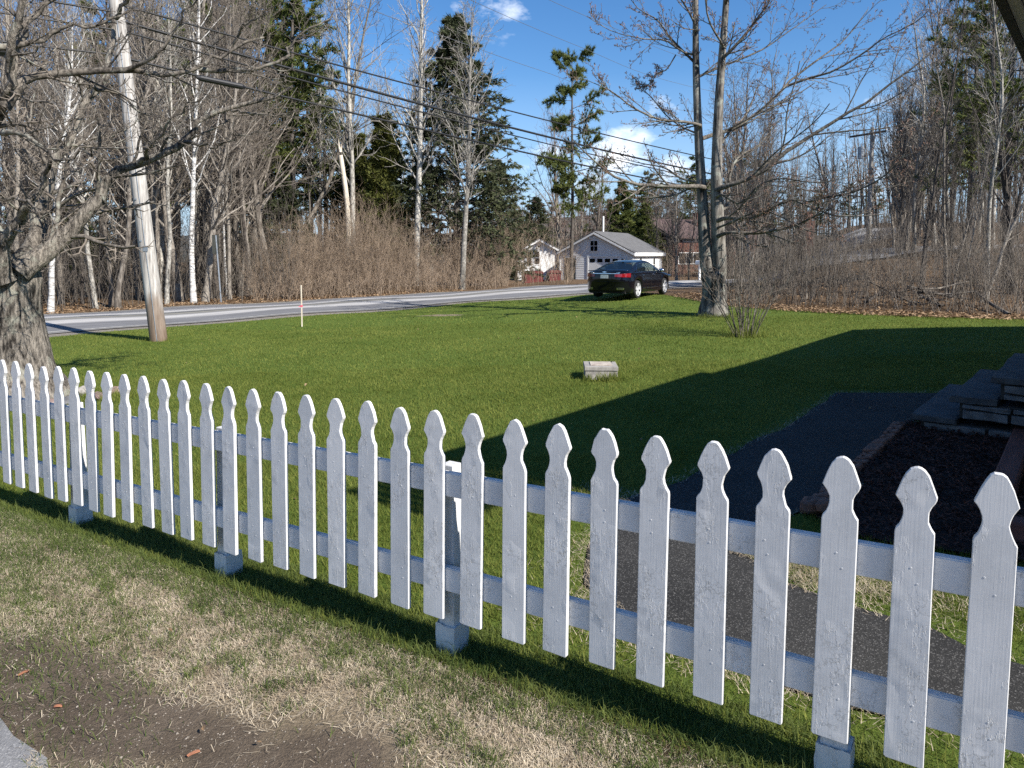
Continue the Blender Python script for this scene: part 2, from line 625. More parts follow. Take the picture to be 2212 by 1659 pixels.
def mat_ground():
    m, N, L, b = new_mat('ground_soil')
    geo = N.new('ShaderNodeNewGeometry')

    def att(n):
        a = N.new('ShaderNodeAttribute')
        a.attribute_name = n
        return a.outputs['Fac']
    p = geo.outputs['Position']
    n1 = noise(N, L, p, 0.45, 5, 0.6)
    n2 = noise(N, L, p, 3.2, 5, 0.65)
    n3 = noise(N, L, p, 38.0, 5, 0.7)
    n4 = noise(N, L, p, 120.0, 4, 0.7)
    # woodland floor
    rw = ramp(N, [(0.3, (0.045, 0.030, 0.018)), (0.5, (0.12, 0.080, 0.048)), (0.7, (0.24, 0.165, 0.10))])
    L.new(mathn(N, L, 'ADD', mathn(N, L, 'MULTIPLY', n3.outputs['Fac'], 0.6), mathn(N, L, 'MULTIPLY', n2.outputs['Fac'], 0.4)), rw.inputs['Fac'])
    # turf under the blades
    rl = ramp(N, [(0.28, (0.050, 0.080, 0.013)), (0.5, (0.085, 0.125, 0.022)), (0.75, (0.140, 0.165, 0.040))])
    L.new(mathn(N, L, 'ADD', mathn(N, L, 'MULTIPLY', n4.outputs['Fac'], 0.55), mathn(N, L, 'ADD', mathn(N, L, 'MULTIPLY', n1.outputs['Fac'], 0.3), mathn(N, L, 'MULTIPLY', n2.outputs['Fac'], 0.15))), rl.inputs['Fac'])
    # thatch
    rs = ramp(N, [(0.3, (0.10, 0.078, 0.052)), (0.5, (0.25, 0.20, 0.135)), (0.72, (0.44, 0.365, 0.26))])
    L.new(mathn(N, L, 'ADD', mathn(N, L, 'MULTIPLY', n4.outputs['Fac'], 0.6), mathn(N, L, 'MULTIPLY', n2.outputs['Fac'], 0.4)), rs.inputs['Fac'])
    # bare soil
    rd = ramp(N, [(0.3, (0.060, 0.046, 0.033)), (0.55, (0.125, 0.098, 0.072)), (0.75, (0.21, 0.17, 0.13))])
    L.new(mathn(N, L, 'ADD', mathn(N, L, 'MULTIPLY', n4.outputs['Fac'], 0.5), mathn(N, L, 'MULTIPLY', n2.outputs['Fac'], 0.5)), rd.inputs['Fac'])
    jit = mathn(N, L, 'MULTIPLY', mathn(N, L, 'SUBTRACT', n2.outputs['Fac'], 0.5), 0.9)

    def edge(nm, soft=3.0):
        return mathn(N, L, 'MULTIPLY', mathn(N, L, 'ADD', mathn(N, L, 'SUBTRACT', att(nm), 0.5), mathn(N, L, 'ADD', jit, 0.5 / soft)), soft, True)
    c = mixc(N, L, edge('lawn'), rw.outputs['Color'], rl.outputs['Color'])
    c = mixc(N, L, edge('straw'), c, rs.outputs['Color'])
    c = mixc(N, L, edge('dirt'), c, rd.outputs['Color'])
    rg = ramp(N, [(0.35, (0.13, 0.115, 0.095)), (0.6, (0.27, 0.245, 0.21))])
    L.new(n3.outputs['Fac'], rg.inputs['Fac'])
    c = mixc(N, L, edge('gravel'), c, rg.outputs['Color'])
    L.new(c, b.inputs['Base Color'])
    b.inputs['Roughness'].default_value = 0.95
    b.inputs['Specular IOR Level'].default_value = 0.1
    bump(N, L, mathn(N, L, 'ADD', n3.outputs['Fac'], mathn(N, L, 'MULTIPLY', n4.outputs['Fac'], 0.5)), 0.9, 0.02, b)
    return m


def mat_birch():
    m, N, L, b = new_mat('birch_bark')
    tc = N.new('ShaderNodeTexCoord')
    oi = N.new('ShaderNodeObjectInfo')
    n1 = noise(N, L, mapping(N, L, tc.outputs['Object'], (1, 1, 4.0)), 3.2, 6, 0.75)
    r = ramp(N, [(0.36, (0.05, 0.045, 0.04)), (0.45, (0.36, 0.345, 0.32)), (0.62, (0.70, 0.69, 0.66))])
    L.new(n1.outputs['Fac'], r.inputs['Fac'])
    L.new(r.outputs['Color'], b.inputs['Base Color'])
    b.inputs['Roughness'].default_value = 0.8
    return m


def mat_glass(name, tint, opacity):
    m, N, L, b = new_mat(name)
    b.inputs['Base Color'].default_value = rgba(tint)
    b.inputs['Roughness'].default_value = 0.04
    b.inputs['Specular IOR Level'].default_value = 0.6
    tr = N.new('ShaderNodeBsdfTransparent')
    tr.inputs['Color'].default_value = (0.72, 0.82, 0.78, 1)
    mx = N.new('ShaderNodeMixShader')
    mx.inputs['Fac'].default_value = opacity
    L.new(tr.outputs['BSDF'], mx.inputs[1])
    L.new(b.outputs['BSDF'], mx.inputs[2])
    L.new(mx.outputs['Shader'], N['Material Output'].inputs['Surface'])
    return m


def mat_shingle(name, ca, cb, row=0.14):
    m, N, L, b = new_mat(name)
    tc = N.new('ShaderNodeTexCoord')
    br = N.new('ShaderNodeTexBrick')
    br.inputs['Scale'].default_value = 1.0
    br.inputs['Brick Width'].default_value = 0.33
    br.inputs['Row Height'].default_value = row
    br.inputs['Mortar Size'].default_value = 0.006
    br.inputs['Color1'].default_value = rgba(ca)
    br.inputs['Color2'].default_value = rgba(cb)
    br.inputs['Mortar'].default_value = rgba(tuple(v * 0.4 for v in ca))
    L.new(tc.outputs['Object'], br.inputs['Vector'])
    nz = noise(N, L, tc.outputs['Object'], 7.0, 5, 0.7)
    c = mixc(N, L, mathn(N, L, 'MULTIPLY', nz.outputs['Fac'], 0.5), br.outputs['Color'], tuple(v * 0.6 for v in ca))
    L.new(c, b.inputs['Base Color'])
    b.inputs['Roughness'].default_value = 0.95
    return m


M_WHITE = mat_white_paint()
M_GROUND = mat_ground()
M_ROAD = mat_road()
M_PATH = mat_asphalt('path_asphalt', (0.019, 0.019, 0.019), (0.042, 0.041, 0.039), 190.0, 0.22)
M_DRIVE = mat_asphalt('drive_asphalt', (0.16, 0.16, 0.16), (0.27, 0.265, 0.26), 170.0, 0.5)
M_LINE = simple('faded_line_paint', (0.52, 0.51, 0.47), 0.8, (0.26, 0.255, 0.24), 9.0)
M_BARK = bark('grey_bark', (0.085, 0.072, 0.060), (0.27, 0.242, 0.205), 16.0, 0.6, 0.01)
M_BARK_PALE = bark('pale_poplar_bark', (0.16, 0.15, 0.13), (0.50, 0.475, 0.42), 12.0, 0.4, 0.01, (1, 1, 0.6))
M_BARK_DARK = bark('dark_bark', (0.045, 0.038, 0.033), (0.13, 0.115, 0.10), 16.0, 0.6, 0.01)
M_BIRCH = mat_birch()
M_MAPLE = bark('furrowed_maple_bark', (0.022, 0.019, 0.017), (0.25, 0.23, 0.20), 12.0, 1.0, 0.03, (1, 1, 0.14), False, (0.36, 0.375, 0.31))
M_LIMB = bark('limb_bark', (0.040, 0.035, 0.030), (0.19, 0.168, 0.14), 22.0, 0.6, 0.008, (1, 1, 1), False, (0.34, 0.355, 0.30))
M_OLDMAPLE = bark('old_maple_bark', (0.022, 0.019, 0.016), (0.31, 0.275, 0.23), 24.0, 1.0, 0.08, (1, 1, 0.16), False, (0.34, 0.345, 0.28))
M_TWIG = simple('twig_bark', (0.200, 0.168, 0.134), 0.85, (0.095, 0.079, 0.064), 3.0)
M_TWIG_DARK = simple('dark_twig_bark', (0.115, 0.096, 0.080), 0.85, (0.055, 0.046, 0.039), 3.0)
M_TWIG_PALE = simple('pale_twig_bark', (0.36, 0.335, 0.295), 0.85, (0.22, 0.20, 0.175), 3.0)
M_TWIG_RED = simple('reddish_twig_bark', (0.215, 0.145, 0.12), 0.85, (0.14, 0.095, 0.08), 3.0)
M_BRUSH = simple('brush_stems', (0.335, 0.255, 0.180), 0.85, (0.185, 0.138, 0.098), 2.0)
M_BRUSH_GREY = simple('grey_brush_stems', (0.165, 0.140, 0.113), 0.85, (0.075, 0.063, 0.051), 2.0)
M_BUD = simple('tree_buds', (0.20, 0.11, 0.07), 0.7)
M_PINE = foliage('pine_needles', (0.040, 0.062, 0.015), (0.165, 0.185, 0.048), 0.2)
M_SPRUCE = foliage('spruce_needles', (0.026, 0.036, 0.018), (0.105, 0.118, 0.055), 0.15)
M_CONES = foliage('cone_clusters', (0.022, 0.015, 0.010), (0.06, 0.042, 0.028), 0.05)
M_CEDAR = foliage('cedar_sprays', (0.034, 0.046, 0.010), (0.150, 0.155, 0.036), 0.2)
M_GRASS = foliage('lawn_blades', (0.090, 0.125, 0.016), (0.250, 0.270, 0.062), 0.42, scale=0.5)
M_GRASS_V = foliage('verge_blades', (0.055, 0.090, 0.018), (0.165, 0.200, 0.060), 0.38, scale=3.0)
M_STRAW = foliage('dead_grass', (0.25, 0.195, 0.13), (0.66, 0.565, 0.42), 0.15, scale=6.0)
M_LEAF = foliage('dead_leaves', (0.10, 0.055, 0.028), (0.42, 0.29, 0.17), 0.15, scale=2.0)
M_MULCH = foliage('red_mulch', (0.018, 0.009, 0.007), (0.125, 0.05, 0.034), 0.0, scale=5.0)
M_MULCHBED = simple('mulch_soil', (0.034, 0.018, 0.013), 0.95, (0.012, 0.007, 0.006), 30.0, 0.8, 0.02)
M_POLE = bark('weathered_pole_wood', (0.20, 0.19, 0.175), (0.46, 0.445, 0.415), 9.0, 0.5, 0.006, (1, 1, 0.05), False)
M_CABLE = simple('black_cable', (0.012, 0.012, 0.013), 0.5)
M_WIRE = simple('grey_wire', (0.12, 0.125, 0.13), 0.5)
M_CONC = simple('old_concrete', (0.34, 0.32, 0.29), 0.9, (0.20, 0.185, 0.17), 14.0, 0.5, 0.004)
M_TILE = simple('pale_tile', (0.50, 0.45, 0.375), 0.8, (0.30, 0.24, 0.20), 12.0)
M_STONE = simple('grey_stone', (0.165, 0.165, 0.168), 0.9, (0.08, 0.08, 0.082), 9.0, 0.8, 0.01)
M_SLATE = simple('slate_tread', (0.080, 0.081, 0.084), 0.85, (0.040, 0.041, 0.044), 5.0, 0.4, 0.006, (1, 1, 3))
M_MORTAR = simple('dark_mortar', (0.045, 0.043, 0.041), 0.95, None, 20.0, 0.6, 0.01)
M_BRICK = simple('old_brick', (0.24, 0.115, 0.078), 0.9, (0.11, 0.06, 0.045), 20.0, 0.5, 0.004)
M_SIDING = simple('white_siding', (0.80, 0.80, 0.79), 0.55, (0.70, 0.70, 0.69), 2.0)
M_TRIM = simple('white_trim', (0.82, 0.82, 0.80), 0.5, (0.75, 0.75, 0.74), 3.0)
M_SHINGLE = mat_shingle('grey_shingles', (0.105, 0.105, 0.108), (0.155, 0.155, 0.155))
M_SHINGLE_BR = mat_shingle('brown_shingles', (0.095, 0.062, 0.056), (0.125, 0.084, 0.075))
M_DARKGLASS = simple('dark_window_glass', (0.012, 0.014, 0.016), 0.06)
M_REDBRICK = mat_shingle('red_brick_wall', (0.115, 0.046, 0.034), (0.16, 0.066, 0.046), 0.075)
M_REDWOOD = simple('red_stained_timber', (0.20, 0.075, 0.055), 0.8, (0.115, 0.04, 0.03), 10.0, 0.5, 0.006, (0.15, 1, 1))
M_FASCIA = simple('dark_fascia', (0.035, 0.030, 0.022), 0.6)
M_SOFFIT = simple('tan_soffit', (0.36, 0.34, 0.29), 0.6, (0.31, 0.29, 0.25), 3.0)
M_METAL = simple('galvanised_metal', (0.34, 0.37, 0.40), 0.45, (0.25, 0.28, 0.31), 6.0, metallic=0.6)
M_SIGNBACK = simple('sign_plate', (0.07, 0.075, 0.065), 0.5, metallic=0.3)
M_STAKE = simple('pale_stake_wood', (0.66, 0.60, 0.50), 0.8, (0.46, 0.39, 0.29), 20.0, stretch=(1, 1, 0.1))
M_PINK = simple('pink_tape', (0.75, 0.10, 0.16), 0.5)
M_CHIP = simple('orange_bark_chip', (0.40, 0.17, 0.085), 0.85, (0.22, 0.09, 0.05), 30.0, 0.4, 0.003)
M_RED = simple('faded_red_paint', (0.13, 0.022, 0.02), 0.5)
M_ROCK = simple('field_stone', (0.27, 0.19, 0.16), 0.9, (0.14, 0.10, 0.09), 9.0, 0.7, 0.01)

# ------------------------------------------------------------------ layout lines
F_TH = -0.5596
F_DIR = np.array([math.cos(F_TH), math.sin(F_TH)])        # along the fence towards the right
F_NRM = np.array([F_DIR[1], -F_DIR[0]])                   # towards the camera
F_P0 = np.array([-0.3174, 2.9678])
F_STEP = 0.1959
H_DIR = np.array([0.6450, 0.7642])                        # along the front of the house, away from the camera
H_DIR = H_DIR / np.linalg.norm(H_DIR)
H_IN = np.array([H_DIR[1], -H_DIR[0]])                    # into the house


def fpos(i):
    return F_P0 + F_DIR * F_STEP * (i - 21)


ROAD_NEAR = resample([(-60, -30), (-38, -8), (-22, 7.0), (-13.6, 15.6), (-9.9, 19.3), (-6.0, 22.9), (-1.8, 26.4), (3.6, 30.3), (9.2, 34.6), (16, 41), (26, 52), (40, 70)], 90)
_rt = norm(np.gradient(ROAD_NEAR, axis=0))
_rn = np.stack([-_rt[:, 1], _rt[:, 0]], 1)
ROAD_W = 7.0
ROAD_FAR = ROAD_NEAR + _rn * ROAD_W
TREELINE = np.array([gp(*q)[:2] for q in ((1455, 640), (1525, 653), (1650, 667), (1800, 676), (1950, 683), (2212, 690))])
PATH_PX = [(1808, 850), (1708, 917), (1581, 977), (1475, 1037), (1370, 1070), (1300, 1115), (1262, 1180), (1272, 1265), (1335, 1335), (1475, 1420), (1625, 1466), (1758, 1506), (1908, 1540), (2100, 1600),
           (2400, 1680), (2400, 1500), (2098, 1400), (2022, 1356), (1875, 1323), (1775, 1286), (1708, 1262), (1640, 1215), (1590, 1190), (1600, 1150), (1660, 1122), (1740, 1108), (1775, 1080), (1868, 996),
           (1941, 925), (1985, 905), (2040, 895), (2060, 850)]
MULCH_PX = [(1946, 925), (1873, 996), (1780, 1080), (1762, 1110), (1800, 1150), (1870, 1166), (1950, 1182), (2120, 1205), (2500, 1260), (2500, 1000), (2250, 930), (2040, 897)]
PATH = np.array([gp(*q)[:2] for q in PATH_PX])
MULCH = np.array([gp(*q)[:2] for q in MULCH_PX])
DRIVE = np.array([gp(*q)[:2] for q in ((-60, 1480), (0, 1552), (40, 1600), (75, 1655), (110, 1720), (-200, 1900), (-900, 1700), (-500, 1450))])


def inside(poly, P):
    x, y = P[:, 0], P[:, 1]
    r = np.zeros(len(P), bool)
    j = len(poly) - 1
    for i in range(len(poly)):
        xi, yi = poly[i]
        xj, yj = poly[j]
        c = ((yi > y) != (yj > y)) & (x < (xj - xi) * (y - yi) / (yj - yi + 1e-12) + xi)
        r ^= c
        j = i
    return r


def sdist(poly, P):
    """signed distance, positive inside"""
    d = np.full(len(P), 1e9)
    for i in range(len(poly)):
        a, b = np.asarray(poly[i]), np.asarray(poly[(i + 1) % len(poly)])
        ab = b - a
        t = np.clip(((P - a) @ ab) / (ab @ ab + 1e-12), 0, 1)
        d = np.minimum(d, np.linalg.norm(P - a - t[:, None] * ab, axis=1))
    return np.where(inside(poly, P), d, -d)


_road_l = [tuple(q) for q in ROAD_NEAR[::-1] if q[0] < TREELINE[0][0] - 0.5]
LAWN = np.array([tuple(fpos(-300)), tuple(fpos(120)), (30, 5), (30, 15.0), (20, 17.0)] + [tuple(q) for q in TREELINE[::-1]] + _road_l)
ROADPOLY = np.vstack([ROAD_NEAR, ROAD_FAR[::-1]])


def front_d(P):
    return (P - F_P0) @ F_NRM


# thin patches and bare soil of the verge, in ground metres
DIRT = [(gp(190, 1545)[:2], 0.34, 0.13), (gp(60, 1440)[:2], 0.26, 0.11), (gp(420, 1600)[:2], 0.30, 0.09), (gp(700, 1650)[:2], 0.25, 0.10), (gp(0, 1500)[:2], 0.4, 0.2)]


def dirt_amt(P):
    v = np.zeros(len(P))
    for c, a, b in DIRT:
        q = P - c
        u1, u2 = q @ F_DIR, q @ F_NRM
        v = np.maximum(v, 1 - np.sqrt((u1 / (a * 1.5)) ** 2 + (u2 / (b * 1.9)) ** 2) * 0.5)
    return np.clip(v, 0, 1)


# ------------------------------------------------------------------ ground
def lines(segs):
    out = [segs[0][0]]
    for (a, b, n) in segs:
        out += list(np.linspace(a, b, n + 1)[1:])
    return np.array(out)


gxs = lines([(-900, -120, 8), (-120, -40, 20), (-40, -12, 46), (-12, 12, 160), (12, 40, 46), (40, 120, 20), (120, 900, 8)])
gys = lines([(-200, -20, 8), (-20, 0.8, 20), (0.8, 9, 72), (9, 36, 96), (36, 80, 44), (80, 200, 20), (200, 1500, 12)])
GX, GY = np.meshgrid(gxs, gys, indexing='ij')
gpts = np.stack([GX.ravel(), GY.ravel()], 1)
gzv = gz(gpts[:, 0], gpts[:, 1])
rd_d = sdist(ROADPOLY, gpts)
gzv = gzv - 0.07 * sstep(0.05, 0.5, rd_d)
for poly in (PATH, MULCH, DRIVE):
    gzv = gzv - 0.03 * sstep(0.0, 0.12, sdist(poly, gpts))
gzv = gzv + 0.25 * np.sin(gpts[:, 0] * 0.35) * np.sin(gpts[:, 1] * 0.3) * sstep(1.0, 6.0, sdist(np.vstack([ROAD_FAR, [(40, 300), (-300, 300), (-300, -30)]]), gpts))
lawn_d = sdist(LAWN, gpts)
fd = front_d(gpts)
a_lawn = sstep(-0.25, 0.25, lawn_d) * (1 - sstep(-0.45, -0.15, rd_d))
a_straw = sstep(-0.1, 0.25, fd)
bare_c = gp(955, 681)[:2]
bare = np.clip(1.3 - np.hypot((gpts[:, 0] - bare_c[0]) / 0.9, (gpts[:, 1] - bare_c[1]) / 0.55), 0, 1)
a_straw = np.maximum(a_straw, bare * 0.8)
a_gravel = sstep(-0.85, -0.45, rd_d)
a_dirt = dirt_amt(gpts) * a_straw
nx, ny = len(gxs), len(gys)
ii, jj = np.meshgrid(np.arange(nx - 1), np.arange(ny - 1), indexing='ij')
gf = np.stack([ii * ny + jj, (ii + 1) * ny + jj, (ii + 1) * ny + jj + 1, ii * ny + jj + 1], -1).reshape(-1, 4)
ground = link('ground', mesh_np('ground', np.column_stack([gpts, gzv]), gf, M_GROUND, True, {'lawn': a_lawn, 'straw': a_straw, 'dirt': a_dirt, 'gravel': a_gravel}))
tag(ground, kind='structure')

# road
NU = 12
uu = np.linspace(0, 1, NU)
along = np.concatenate([[0], np.cumsum(np.linalg.norm(np.diff(ROAD_NEAR, axis=0), axis=1))])
RV, RU, RA = [], [], []
for k in range(len(ROAD_NEAR)):
    for u in uu:
        p = ROAD_NEAR[k] * (1 - u) + ROAD_FAR[k] * u
        RV.append((p[0], p[1], g1(p[0], p[1]) + 0.02 + 0.05 * (1 - (2 * u - 1) ** 2)))
        RU.append(u)
        RA.append(along[k])
n = len(ROAD_NEAR)
ii, jj = np.meshgrid(np.arange(n - 1), np.arange(NU - 1), indexing='ij')
rf = np.stack([ii * NU + jj, (ii + 1) * NU + jj, (ii + 1) * NU + jj + 1, ii * NU + jj + 1], -1).reshape(-1, 4)
road = link('road', mesh_np('road', RV, rf, M_ROAD, True, {'across': RU, 'along': RA}))
tag(road, kind='structure')
for u0, u1 in ((0.035, 0.05), (0.948, 0.964)):
    V = []
    for k in range(len(ROAD_NEAR)):
        for u in (u0, u1):
            p = ROAD_NEAR[k] * (1 - u) + ROAD_FAR[k] * u
            V.append((p[0], p[1], g1(p[0], p[1]) + 0.026 + 0.05 * (1 - (2 * u - 1) ** 2)))
    ii = np.arange(n - 1)
    o = link('edge_line', mesh_np('edge_line', V, np.stack([ii * 2, ii * 2 + 2, ii * 2 + 3, ii * 2 + 1], -1), M_LINE), road)


def sheet(name, poly, mat, up, step=0.25):
    """flat-laid sheet that follows the terrain inside an outline"""
    poly = [tuple(p) for p in poly]
    ring = []
    for k in range(len(poly)):
        a, b = np.array(poly[k]), np.array(poly[(k + 1) % len(poly)])
        m = max(1, int(np.linalg.norm(b - a) / step))
        for q in range(m):
            p = a + (b - a) * q / m
            ring.append(p + np.array([math.sin(p[0] * 31 + p[1] * 17), math.cos(p[0] * 23 - p[1] * 29)]) * 0.028)
    pts = [Vector(p) for p in ring]
    nb = len(pts)
    lo, hi = np.min(ring, 0), np.max(ring, 0)
    xs, ys = np.arange(lo[0], hi[0], step), np.arange(lo[1], hi[1], step)
    G = np.array([(x, y) for x in xs for y in ys])
    G = G[sdist(np.array(ring), G) > step * 0.4]
    pts += [Vector(p) for p in G]
    vs, es, fs, *_ = delaunay_2d_cdt(pts, [], [list(range(nb))], 1, 1e-5)
    V = [(v.x, v.y, g1(v.x, v.y) + up) for v in vs]
    me = bpy.data.meshes.new(name)
    me.from_pydata(V, [], fs)
    me.materials.append(mat)
    bm = bmesh.new()
    bm.from_mesh(me)
    for f in bm.faces:
        f.normal_update()
        if f.normal.z < 0:
            f.normal_flip()
    bm.to_mesh(me)
    bm.free()
    return tag(link(name, me), kind='structure')


# low wooded hills closing the horizon
hx = np.linspace(-900, 900, 121)
HV, HN = [], 7
for k, x in enumerate(hx):
    for j in range(HN):
        f = j / (HN - 1)
        y = 170 + 130 * f
        HV.append((x, y + 0.02 * abs(x), -3 + (13 + 5 * math.sin(x * 0.013 + 1) + 3 * math.sin(x * 0.041)) * math.sin(f * math.pi / 2)))
ii, jj = np.meshgrid(np.arange(120), np.arange(HN - 1), indexing='ij')
M_HILL = simple('wooded_hill', (0.085, 0.072, 0.058), 0.95, (0.040, 0.042, 0.028), 0.25)
hills = link('hills', mesh_np('hills', HV, np.stack([ii * HN + jj, (ii + 1) * HN + jj, (ii + 1) * HN + jj + 1, ii * HN + jj + 1], -1).reshape(-1, 4), M_HILL, True))
tag(hills, kind='structure')

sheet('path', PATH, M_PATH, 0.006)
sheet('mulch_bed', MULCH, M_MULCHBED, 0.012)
sheet('pavement', DRIVE, M_DRIVE, 0.010)
# the second lane seen climbing through the trees on the right
side_road = [gp(1930, 549)[:2] * 1.0, gp(2040, 541)[:2], gp(2110, 536)[:2]]
c0 = np.array([20.5, 40.0])
LANE = resample([(17, 38.5), (22, 41.5), (28, 43.0), (36, 43.5), (50, 46)], 24)
lt_ = norm(np.gradient(LANE, axis=0))
ln_ = np.stack([-lt_[:, 1], lt_[:, 0]], 1)
V = []
for k in range(len(LANE)):
    for s in (-2.2, 0, 2.2):
        p = LANE[k] + ln_[k] * s
        V.append((p[0], p[1], max(g1(p[0], p[1]), g1(*(LANE[k]))) + 0.12))
ii, jj = np.meshgrid(np.arange(len(LANE) - 1), np.arange(2), indexing='ij')
lane = link('lane', mesh_np('lane', V, np.stack([ii * 3 + jj, (ii + 1) * 3 + jj, (ii + 1) * 3 + jj + 1, ii * 3 + jj + 1], -1).reshape(-1, 4), M_DRIVE))
tag(lane, kind='structure')

# ------------------------------------------------------------------ picket fence
PW = 0.052
PROF = [(0.0, 0.0), (0.010, -0.0015), (0.019, -0.008), (0.029, -0.024), (0.040, -0.047), (0.0515, -0.082), (0.052, -0.090), (0.047, -0.099), (0.039, -0.111), (0.0335, -0.127), (0.032, -0.143), (0.0345, -0.160), (0.041, -0.177), (0.0495, -0.190), (PW, -0.200), (PW, -0.896), (PW - 0.005, -0.9)]


def picket_mesh(k):
    rng = np.random.default_rng(100 + k)
    rr = [(x + rng.normal(0, 0.0009), z + rng.normal(0, 0.0009)) for x, z in PROF]
    ll = [(-x + rng.normal(0, 0.0009), z + rng.normal(0, 0.0009)) for x, z in PROF[1:]][::-1]
    bm = bmesh.new()
    prism(bm, rr + ll, 0.0, 0.019)
    bmesh.ops.recalc_face_normals(bm, faces=bm.faces)
    big = [f for f in bm.faces if abs(f.normal.y) > 0.9]
    ed = {e for f in big for e in f.edges}
    bmesh.ops.bevel(bm, geom=list(ed), offset=0.0022, segments=1, affect='EDGES')
    for z in (-0.300, -0.345, -0.715, -0.762):
        x = rng.uniform(-0.022, 0.022)
        bmesh.ops.create_cone(bm, segments=8, radius1=0.0032, radius2=0.0026, depth=0.0010, cap_ends=True, matrix=Matrix.Translation((x, -0.0002, z)) @ Matrix.Rotation(math.pi / 2, 4, 'X'))
    return bm_mesh('picket', bm, M_WHITE)


fence_rot = F_TH
FZ0 = 0.031
FSLOPE = 0.0051 / F_STEP
fence = empty('picket_fence', (F_P0[0], F_P0[1], 0), fence_rot, 'white painted wooden picket fence running across the front of the lawn', 'fence')


def ftop(i):
    return CAM_H - 0.6524 + 0.0051 * (i - 21)


pm = [picket_mesh(k) for k in range(6)]
rngf = np.random.default_rng(3)
for i in range(-3, 38):
    o = link('picket', pm[(i * 5 + i // 3) % 6], fence, ((i - 21) * F_STEP + rngf.normal(0, 0.003), -0.019, ftop(i) + rngf.normal(0, 0.003)))
    o.rotation_euler = (rngf.normal(0, 0.004), 0.011 + rngf.normal(0, 0.0045), rngf.normal(0, 0.012))
POSTS = [-2.9, 5.1, 13.12, 21.05, 28.98, 36.9]
for a, b in zip(POSTS[:-1], POSTS[1:]):
    for lo, hi in ((0.366, 0.264), (0.785, 0.682)):
        bm = bmesh.new()
        x0, x1 = (a - 21) * F_STEP + 0.002, (b - 21) * F_STEP - 0.002
        jz = rngf.normal(0, 0.004)
        za0, za1 = ftop(a) - lo + jz, ftop(a) - hi + jz
        zb0, zb1 = ftop(b) - lo + jz, ftop(b) - hi + jz
        vs = [bm.verts.new(q) for q in ((x0, 0.0005, za0), (x1, 0.0005, zb0), (x1, 0.0005, zb1), (x0, 0.0005, za1), (x0, 0.0375, za0), (x1, 0.0375, zb0), (x1, 0.0375, zb1), (x0, 0.0375, za1))]
        for q in ((0, 1, 2, 3), (5, 4, 7, 6), (4, 0, 3, 7), (1, 5, 6, 2), (3, 2, 6, 7), (4, 5, 1, 0)):
            bm.faces.new([vs[k] for k in q])
        bmesh.ops.bevel(bm, geom=bm.edges[:], offset=0.004, segments=2, affect='EDGES')
        link('rail', bm_mesh('rail', bm, M_WHITE), fence)
for i in POSTS:
    x = (i - 21) * F_STEP
    p = fpos(i)
    zg = g1(p[0], p[1])
    zt = ftop(i) - 0.264
    bm = bmesh.new()
    add_box(bm, (x, 0.083, (zg - 0.2 + zt) / 2), (0.088, 0.088, zt - zg + 0.2), 0, 0.003)
    for v in bm.verts:
        if v.co.z > zt - 0.01:
            v.co.x = x + (v.co.x - x) * 0.72
            v.co.z += 0.012
            v.co.y = 0.083 + (v.co.y - 0.083) * 0.72
        elif v.co.z > zt - 0.2:
            pass
    post = link('post', bm_mesh('post', bm, M_WHITE), fence)
    bm = bmesh.new()
    add_box(bm, (x, 0.083, zg + 0.025), (0.104, 0.104, 0.20), 0, 0.002)
    rr = np.random.default_rng(int(i * 10) + 900)
    bmesh.ops.subdivide_edges(bm, edges=bm.edges[:], cuts=3, use_grid_fill=True)
    for v in bm.verts:
        if v.co.z > zg + 0.11:
            v.co.z += rr.normal(0, 0.006)
        elif v.co.z > zg - 0.05:
            v.co.x += rr.normal(0, 0.0018)
            v.co.y += rr.normal(0, 0.0018)
    link('post_sleeve', bm_mesh('post_sleeve', bm, M_WHITE), post)

# ------------------------------------------------------------------ the house whose eave and shadow come in from the right
def hp(origin, s, n_, z):
    q = np.asarray(origin) + H_DIR * s + H_IN * n_
    return (q[0], q[1], z)


EAVE_Z = 2.98                                            # under side of the fascia
e0 = at_z(2178, 60, EAVE_Z)[:2]
sh_pt = gp(1715, 760)[:2]                                 # a point the eave's shadow passes through
nn = -H_IN
need = (sh_pt - e0) @ nn / (SHADOW @ nn)
print('house shadow reach', need, 'sun elevation for that', math.degrees(math.atan((EAVE_Z - g1(*sh_pt)) / need)), 'now', math.degrees(SUN_EL))
reach = (EAVE_Z - 0.06) / math.tan(SUN_EL)
corner = gp(1865, 712)[:2] - SHADOW * (EAVE_Z + 0.10 - g1(*gp(1865, 712)[:2])) / math.tan(SUN_EL)
bumpc = gp(1525, 806)[:2] - SHADOW * reach
s_end = (corner - e0) @ H_DIR
s_bump = (bumpc - e0) @ H_DIR
corner = e0 + H_DIR * s_end
house = empty('house', (e0[0], e0[1], 0), math.atan2(H_DIR[1], H_DIR[0]), 'low house at the right edge with a tan soffit and dark fascia overhead', 'house')
# local axes: x along the front, y = out of the house (left), so inward is -y
EAVE_IN = 0.28                                           # beyond the bump the eave steps back
near_c = gp(966, 984)[:2] - SHADOW * (EAVE_Z + 0.10) / math.tan(SUN_EL)
s_vis = (at_z(2136, -6, EAVE_Z)[:2] - e0) @ H_DIR
s_start = min((near_c - e0) @ H_DIR, s_vis)
print('near end', (near_c - e0) @ H_DIR, 'seen from', s_vis)
FAR_SK = 0.30
bm = bmesh.new()
plan = [(s_start, 0.0), (s_bump, 0.0), (s_bump, -EAVE_IN), (s_end, -EAVE_IN), (s_end + 3.1, -3.6), (s_end + 3.1, -9.5), (s_start, -9.5)]
lower = [bm.verts.new((x, y - (0.115 if y > -1 else 0), EAVE_Z + 0.06)) for x, y in plan]
upper = [bm.verts.new((x, y, EAVE_Z + 0.10)) for x, y in plan]
bm.faces.new(lower)
